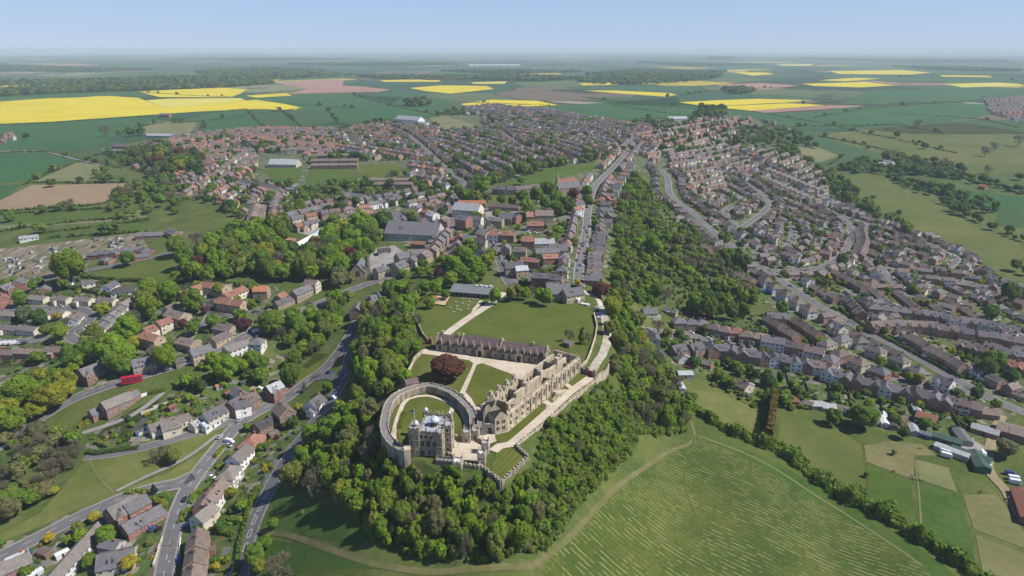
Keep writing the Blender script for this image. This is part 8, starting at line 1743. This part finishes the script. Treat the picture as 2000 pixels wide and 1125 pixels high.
# ------------------------------------------------------------------ sheds, barns, walls
plain('rust', (.22, .09, .06), .8); plain('blue_tarp', (.03, .12, .36), .5); plain('green_roof', (.05, .085, .065), .7); plain('poly', (.5, .54, .56), .3)
def shed(px, py, ang, w, d, eh, wall, roof, label, name='garden_shed', pitch=20, cat='shed'):
    x, y = gp(px, py, eh); q = gp(px+ang[0], py+ang[1], eh); t = empty(name, (x, y, H(x, y)), math.atan2(q[1]-y, q[0]-x)); tag(t, label, cat)
    b = MB(); walls_box(b, -w/2, w/2, -d/2, d/2, eh, wall, 'x', pitch, -1.2); b.box(-.45, .45, -d/2-.05, -d/2+.02, 0, min(1.9, eh-.1), 'door_dark'); b.obj('wall', t); b = MB(); gable_roof(b, -w/2, w/2, d, eh, pitch, roof, 0, 'x', .2, .08); b.obj('roof', t); return t
SH = [(1338,728,(8,2),9,6,2.4,'concrete','roof_light','grey garage at the end of the narrow white lane'),(1330,752,(3,8),10,3.4,1.6,'poly','poly','pale rounded greenhouse beside the cliff wood'),(1382,709,(8,3),6,6,2.3,'wall_brick','roof_slate','brick garage on the striped back lawn'),(1352,713,(6,0),3,2.4,1.8,'shed_wood','roof_dark','small dark shed on the striped back lawn'),(1544,778,(10,2),9,8,2.4,'shed_wood','rust','rust roofed shed below the long terrace'),(1560,783,(9,2),6,6,2.2,'concrete','roof_slate','slate roofed garage next to the rust roofed shed'),(1576,786,(9,3),7,6,2.4,'shed_wood','roof_brownt','brown roofed garage below the long terrace'),(1596,788,(9,1),8,7,2.3,'concrete','roof_light','first pale roofed garage in the shed row'),(1618,792,(9,1),8,7,2.3,'concrete','roof_light','second pale roofed garage in the shed row'),(1637,795,(8,3),6,7,2.5,'shed_wood','roof_brownt','brown gabled garage at the end of the shed row'),(1656,803,(8,3),6,5,2.2,'shed_wood','roof_dark','small dark shed below the brick terrace'),(1675,802,(8,1),7,6,2.3,'shed_green','green_roof','green shed below the brick terrace'),(1700,815,(8,3),10,6,2.3,'concrete','roof_light','pale blue grey garage below the brick terrace'),(1727,820,(3,9),9,4,2.3,'metal_white','metal_white','pair of white trailers by the gardens'),(1742,825,(4,9),9,4.5,2.2,'shed_wood','roof_dark','long dark shed by the concrete yard'),(1785,836,(4,9),9,4.5,2.2,'concrete','roof_light','grey shed nearest the green roofed range'),(1810,813,(9,3),10,9,3,'shed_wood','rust','red and white striped rust roofed workshop'),(1807,846,(9,3),6,4,2.2,'blue_tarp','roof_slate','garage with a bright blue door'),(1790,796,(4,9),8,4,2.2,'concrete','roof_light','grey shed in the narrow back gardens'),(1850,855,(9,3),14,6,2.2,'shed_green','green_roof','green roofed sheds at the foot of the gardens'),(1880,850,(5,8),14,6,2.4,'concrete','roof_slate','slate roofed garage block at the foot of the gardens'),(1925,838,(9,3),13,7,2.6,'wall_brick','roof_light','brick garage with corrugated roof beside the farm track'),(1860,878,(10,4),16,5,2.6,'concrete','roof_light','pale blue roofed stable range in the farm yard'),(1896,886,(10,4),18,6,2.8,'shed_green','green_roof','dark green roofed stable range in the farm yard'),(1912,897,(4,8),16,7,2.8,'shed_green','green_roof','dark green barn end in the farm yard'),(2006,985,(3,9),24,9,3.2,'rust','rust','long red roofed barn at the right edge'),(1978,838,(9,3),14,12,4,'wall_brown','roof_brownt','brown roofed house beside the farm track'),(88,1076,(9,4),6,4,2.1,'shed_wood','roof_brownt','brown shed in the corner garden inside the bend'),(52,1112,(8,-5),7,4,2.1,'shed_green','green_roof','green shed beside the greenhouse'),(66,1118,(8,-6),6,3,1.9,'poly','poly','glass greenhouse in the bottom corner'),(120,1078,(10,-6),5,2.5,2,'metal_white','metal_white','white lean-to beside the long white terrace'),(334,793,(6,-5),4,3,2,'rust','rust','red garden shed on the terraced slope'),(274,841,(8,-4),5,2.5,1.8,'blue_tarp','roof_slate','shed with a turquoise front below the terraces'),(447,765,(6,-3),5,3.5,2.2,'shed_wood','rust','rust red shed behind the slate roofed group'),(533,845,(6,-4),5,4,2.1,'shed_wood','roof_brownt','brown summerhouse below the solar bungalow'),(487,829,(7,-6),5,3.5,2.1,'shed_wood','roof_dark','dark shed beside the solar bungalow'),(473,745,(5,-3),3,2.4,1.9,'shed_green','green_roof','little green shed in the terraced allotment gardens'),(428,752,(6,-2),4,3,2,'concrete','orange_' if False else 'roof_orange','small orange roofed shed in the terraced gardens'),(1303,566+40,(5,3),5,4,2.2,'concrete','roof_light','pale hut beside the lone cream house'),(1365,620,(5,1),4,3,2,'blue_tarp','roof_slate','blue garden shed above the side street'),(1497,568,(8,3),9,3,1.8,'blue_tarp','blue_tarp','bright blue pool cover behind the white hipped pairs'),(1110,668,(5,2),5,4,2.4,'shed_wood','roof_slate','dark hut under the bare trees by the meadow'),(1128,582,(5,-3),5,4,2.4,'metal_white','metal_white','white marquee beside the square stone house'),(1143,593,(7,1),5,2,1.2,'metal_white','metal_white','low white trailer at the meadow corner')]
for s in SH: shed(*s)
rd_ = random.Random(12)
for i in range(46):
    a, b_ = rd_.random(), rd_.random(); x, y = (2+a*75, 486+b_*52) if i < 16 else (90+a*75, 475+b_*42) if i < 32 else (170+a*110, 462+b_*28)
    shed(x, y, (8, rd_.uniform(-4, 4)), rd_.uniform(2.4, 4.5), rd_.uniform(2, 3), 1.9, rd_.choice(['shed_wood','concrete','poly','shed_green']), rd_.choice(['roof_light','roof_dark','roof_slate','green_roof','roof_brownt']), 'allotment shed among dug plots and greenhouses')['group'] = 'sheds on the allotments'
for px, h_, th, m_, l in (([(216,804),(240,791),(295,768)],1.6,.5,'wall_white','white rendered garden wall below the brick house'),([(276,811),(300,800),(328,787)],1.5,.5,'wall_cream','cream retaining wall on the terraced slope'),([(270,852),(295,843)],1.6,.5,'wall_cream','cream wall in front of the turquoise shed'),([(170,765),(215,750),(262,736)],1.2,.5,'old_wall','long stone wall beside the bus road above the drive'),([(278,728),(330,713),(378,698)],1.6,.5,'old_wall','tall stone wall along the bus road by the stone houses'),([(318,1050),(309,1078),(300,1108)],1.3,.5,'wall_cream','pale wall beside the hill road at the cream bungalow'),([(353,1052),(350,1085)],.9,.4,'wall_white','low white wall before the brick row'),([(740,556),(770,545),(798,536)],1.8,.5,'old_wall','stone wall below the bus road bend'),([(1240,455+10),(1244,520)],1.0,.4,'limestone','pale stone edge of the cliff path'),([(1666,648),(1694,642)],1.4,.3,'wall_brick','brick wall at the corner of the close'),([(520,765),(560,757),(572,750)],1.4,.5,'old_wall','stone wall beside the red brick house at the fork'),([(525,735),(560,722),(572,716)],1.4,.5,'old_wall','stone terrace wall on the dry slope')):
    wallrun('garden_wall', px, h_, -.8, th, m_, l, world=[gp(*p) for p in px], ground=True)
# fences between the long back gardens
fl = [((1349,668),(1350,712)),((1357,662),(1359,710)),((1390,690),(1376,722)),((1411,693),(1411,715)),((1526,705),(1548,770)),((1570,740),(1584,782)),((1614,735),(1624,780)),((1630,738),(1642,790)),((1652,748),(1664,795)),((1708,755),(1728,810)),((1738,765),(1752,820)),((1775,775),(1800,815)),((1790,775),(1815,830)),((1848,790),(1880,845)),((1862,795),(1885,840)),((1884,800),(1908,835))]
for i, (a, c) in enumerate(fl): wallrun('garden_fence', None, 1.6, -.5, .15, 'shed_wood', '%s dark fence from the castle between the long back gardens' % ordw(i), 'fence', world=[gp(*a), gp(*c)], ground=True)
# ------------------------------------------------------------------ poles and lamps
def lampmesh():
    b = MB(); b.tube([(0, 0, 0), (0, 0, 7.2), (.3, 0, 7.7), (1.3, 0, 7.9)], [.11, .08, .06, .05], 'grey_metal', 6); return b.mesh('post')
def headmesh(): b = MB(); b.box(1.2, 1.8, -.14, .14, 7.8, 7.95, 'metal_white'); return b.mesh('lamp_head')
pm_, hm_ = lampmesh(), headmesh(); tp = MB(); tp.tube([(0, 0, -.5), (0, 0, 8.5)], [.14, .1], 'shed_wood', 6); tpm = tp.mesh('pole'); ar = MB(); ar.box(-.8, .8, -.05, .05, 7.9, 8.02, 'shed_wood'); arm = ar.mesh('crossarm')
for i, (x, y) in enumerate([(335,1068),(475,826),(285,1042),(93,611),(190,612),(660,700),(1702,670),(1822,714),(1965,860)]):
    p = gp(x, y); t = empty('telegraph_pole', (*p, H(*p)), i*.6); tag(t, '%s wooden telegraph pole, counted from the hill road junction' % ordw(i), 'telegraph pole'); mobj('pole', tpm, t); mobj('crossarm', arm, t)
k = 0
for key, phr in (('bus', 'the bus road'), ('hill', 'the hill road'), ('valley', 'the valley road'), ('wood', 'the hatched road')):
    L = ROADS[key]; D = along(L); j = 0
    for s in np.arange(20, min(D[-1], 700), 34):
        p, a = at_len(L, D, s); q = (p[0]-math.sin(a)*5, p[1]+math.cos(a)*5); t = empty('street_lamp', (*q, H(*q)), a-math.pi/2); tag(t, '%s grey street lamp along %s' % (ordw(j), phr), 'street lamp', 'street lamps along the roads'); mobj('post', pm_, t); mobj('lamp_head', hm_, t); j += 1
# ------------------------------------------------------------------ horses
def horse_mesh(head_down, col):
    m = bpy.data.meshes.new('horse'); hd = [(1.15, 0, .5), (1.3, 0, .12)] if head_down else [(1.2, 0, 1.75), (1.5, 0, 1.6)]
    v = [(-.75, 0, 1.2), (-.3, 0, 1.12), (.25, 0, 1.12), (.7, 0, 1.25), (.95, 0, 1.35 if head_down else 1.5), *hd]; e_ = [(i, i+1) for i in range(len(v)-1)]; r_ = [.3, .33, .34, .3, .2, .13, .09]
    for x0, k0 in ((-.72, 0), (.66, 3)):
        for sy in (-.2, .2):
            b0 = len(v); kx = -.1 if x0 < 0 else .02; v += [(x0, sy, .85), (x0+kx, sy, .45), (x0+kx*.4, sy, .02)]; r_ += [.14, .075, .06]; e_ += [(k0, b0), (b0, b0+1), (b0+1, b0+2)]
    b0 = len(v); v += [(-1.08, 0, 1.1), (-1.18, 0, .55)]; r_ += [.07, .05]; e_ += [(0, b0), (b0, b0+1)]
    m.from_pydata(v, e_, []); m.materials.append(MATS[col]); return m, r_
plain('horse_bay', (.16, .07, .035), .7); plain('horse_dun', (.3, .2, .11), .7)
hmeshes = {(d, c): horse_mesh(d, c) for d in (0, 1) for c in ('horse_bay', 'horse_dun')}
for x, y, d, c, a, l in ((1744,921,1,'horse_bay',.2,'bay horse grazing alone above the striped paddock'),(1782,932,0,'horse_bay',2.6,'bay horse standing at the crossing of the paddock paths'),(1785,935,1,'horse_dun',.4,'dun horse touching the bay one at the paddock crossing'),(1798,938,1,'horse_dun',3.0,'dun horse grazing on the path side of the middle paddock'),(1797,876,1,'horse_dun',.1,'dun horse in the bare top paddock'),(1915,962,1,'horse_bay',1.3,'small bay horse at the top of the worn paddock'),(1966,975,0,'horse_bay',.3,'bay horse on the farm track')):
    p = gp(x, y+1.5); o = mobj('horse', hmeshes[(d, c)][0].copy(), None, (*p, H(*p)+.1)); o.rotation_euler = (0, 0, a); o.scale = (.95,)*3; tag(o, l, 'horse')
    sk = o.modifiers.new('skin', 'SKIN'); sk.use_smooth_shade = True
    for sv, q in zip(o.data.skin_vertices[0].data, hmeshes[(d, c)][1]): sv.radius = (q, q)
    o.modifiers.new('sub', 'SUBSURF').render_levels = 1
# the built-in-place groups get their empties moved to their own ground
for o in [q for q in COL.objects if q.type == 'EMPTY' and q.location.length < 1e-6 and q.children]:
    vs = [v.co for c in o.children if c.type == 'MESH' for v in c.data.vertices]
    if not vs: continue
    lo = [min(v[k] for v in vs) for k in range(3)]; hi = [max(v[k] for v in vs) for k in range(3)]; x, y = (lo[0]+hi[0])/2, (lo[1]+hi[1])/2; L = Vector((x, y, H(x, y))); o.location = L
    for c in o.children: c.matrix_parent_inverse = Matrix.Translation(-L)
# ------------------------------------------------------------------ the air
hm, ht, hb = newmat('haze'); ht.nodes.remove(hb)
pv = N(ht, 'VolumePrincipled'); pv.inputs['Density'].default_value = 8e-5; pv.inputs['Color'].default_value = (.74, .9, 1.0, 1); pv.inputs['Anisotropy'].default_value = 0
ht.links.new(pv.outputs[0], ht.nodes['Material Output'].inputs['Volume'])
zlo = float(GZ.min())-2; hb_ = MB(); hb_.box(XS[0]-50, XS[-1]+50, YS[0]-50, YS[-1]+50, zlo, CAM_Z+20, 'haze')
hz_o = hb_.obj('haze'); hz_o['kind'] = 'stuff'
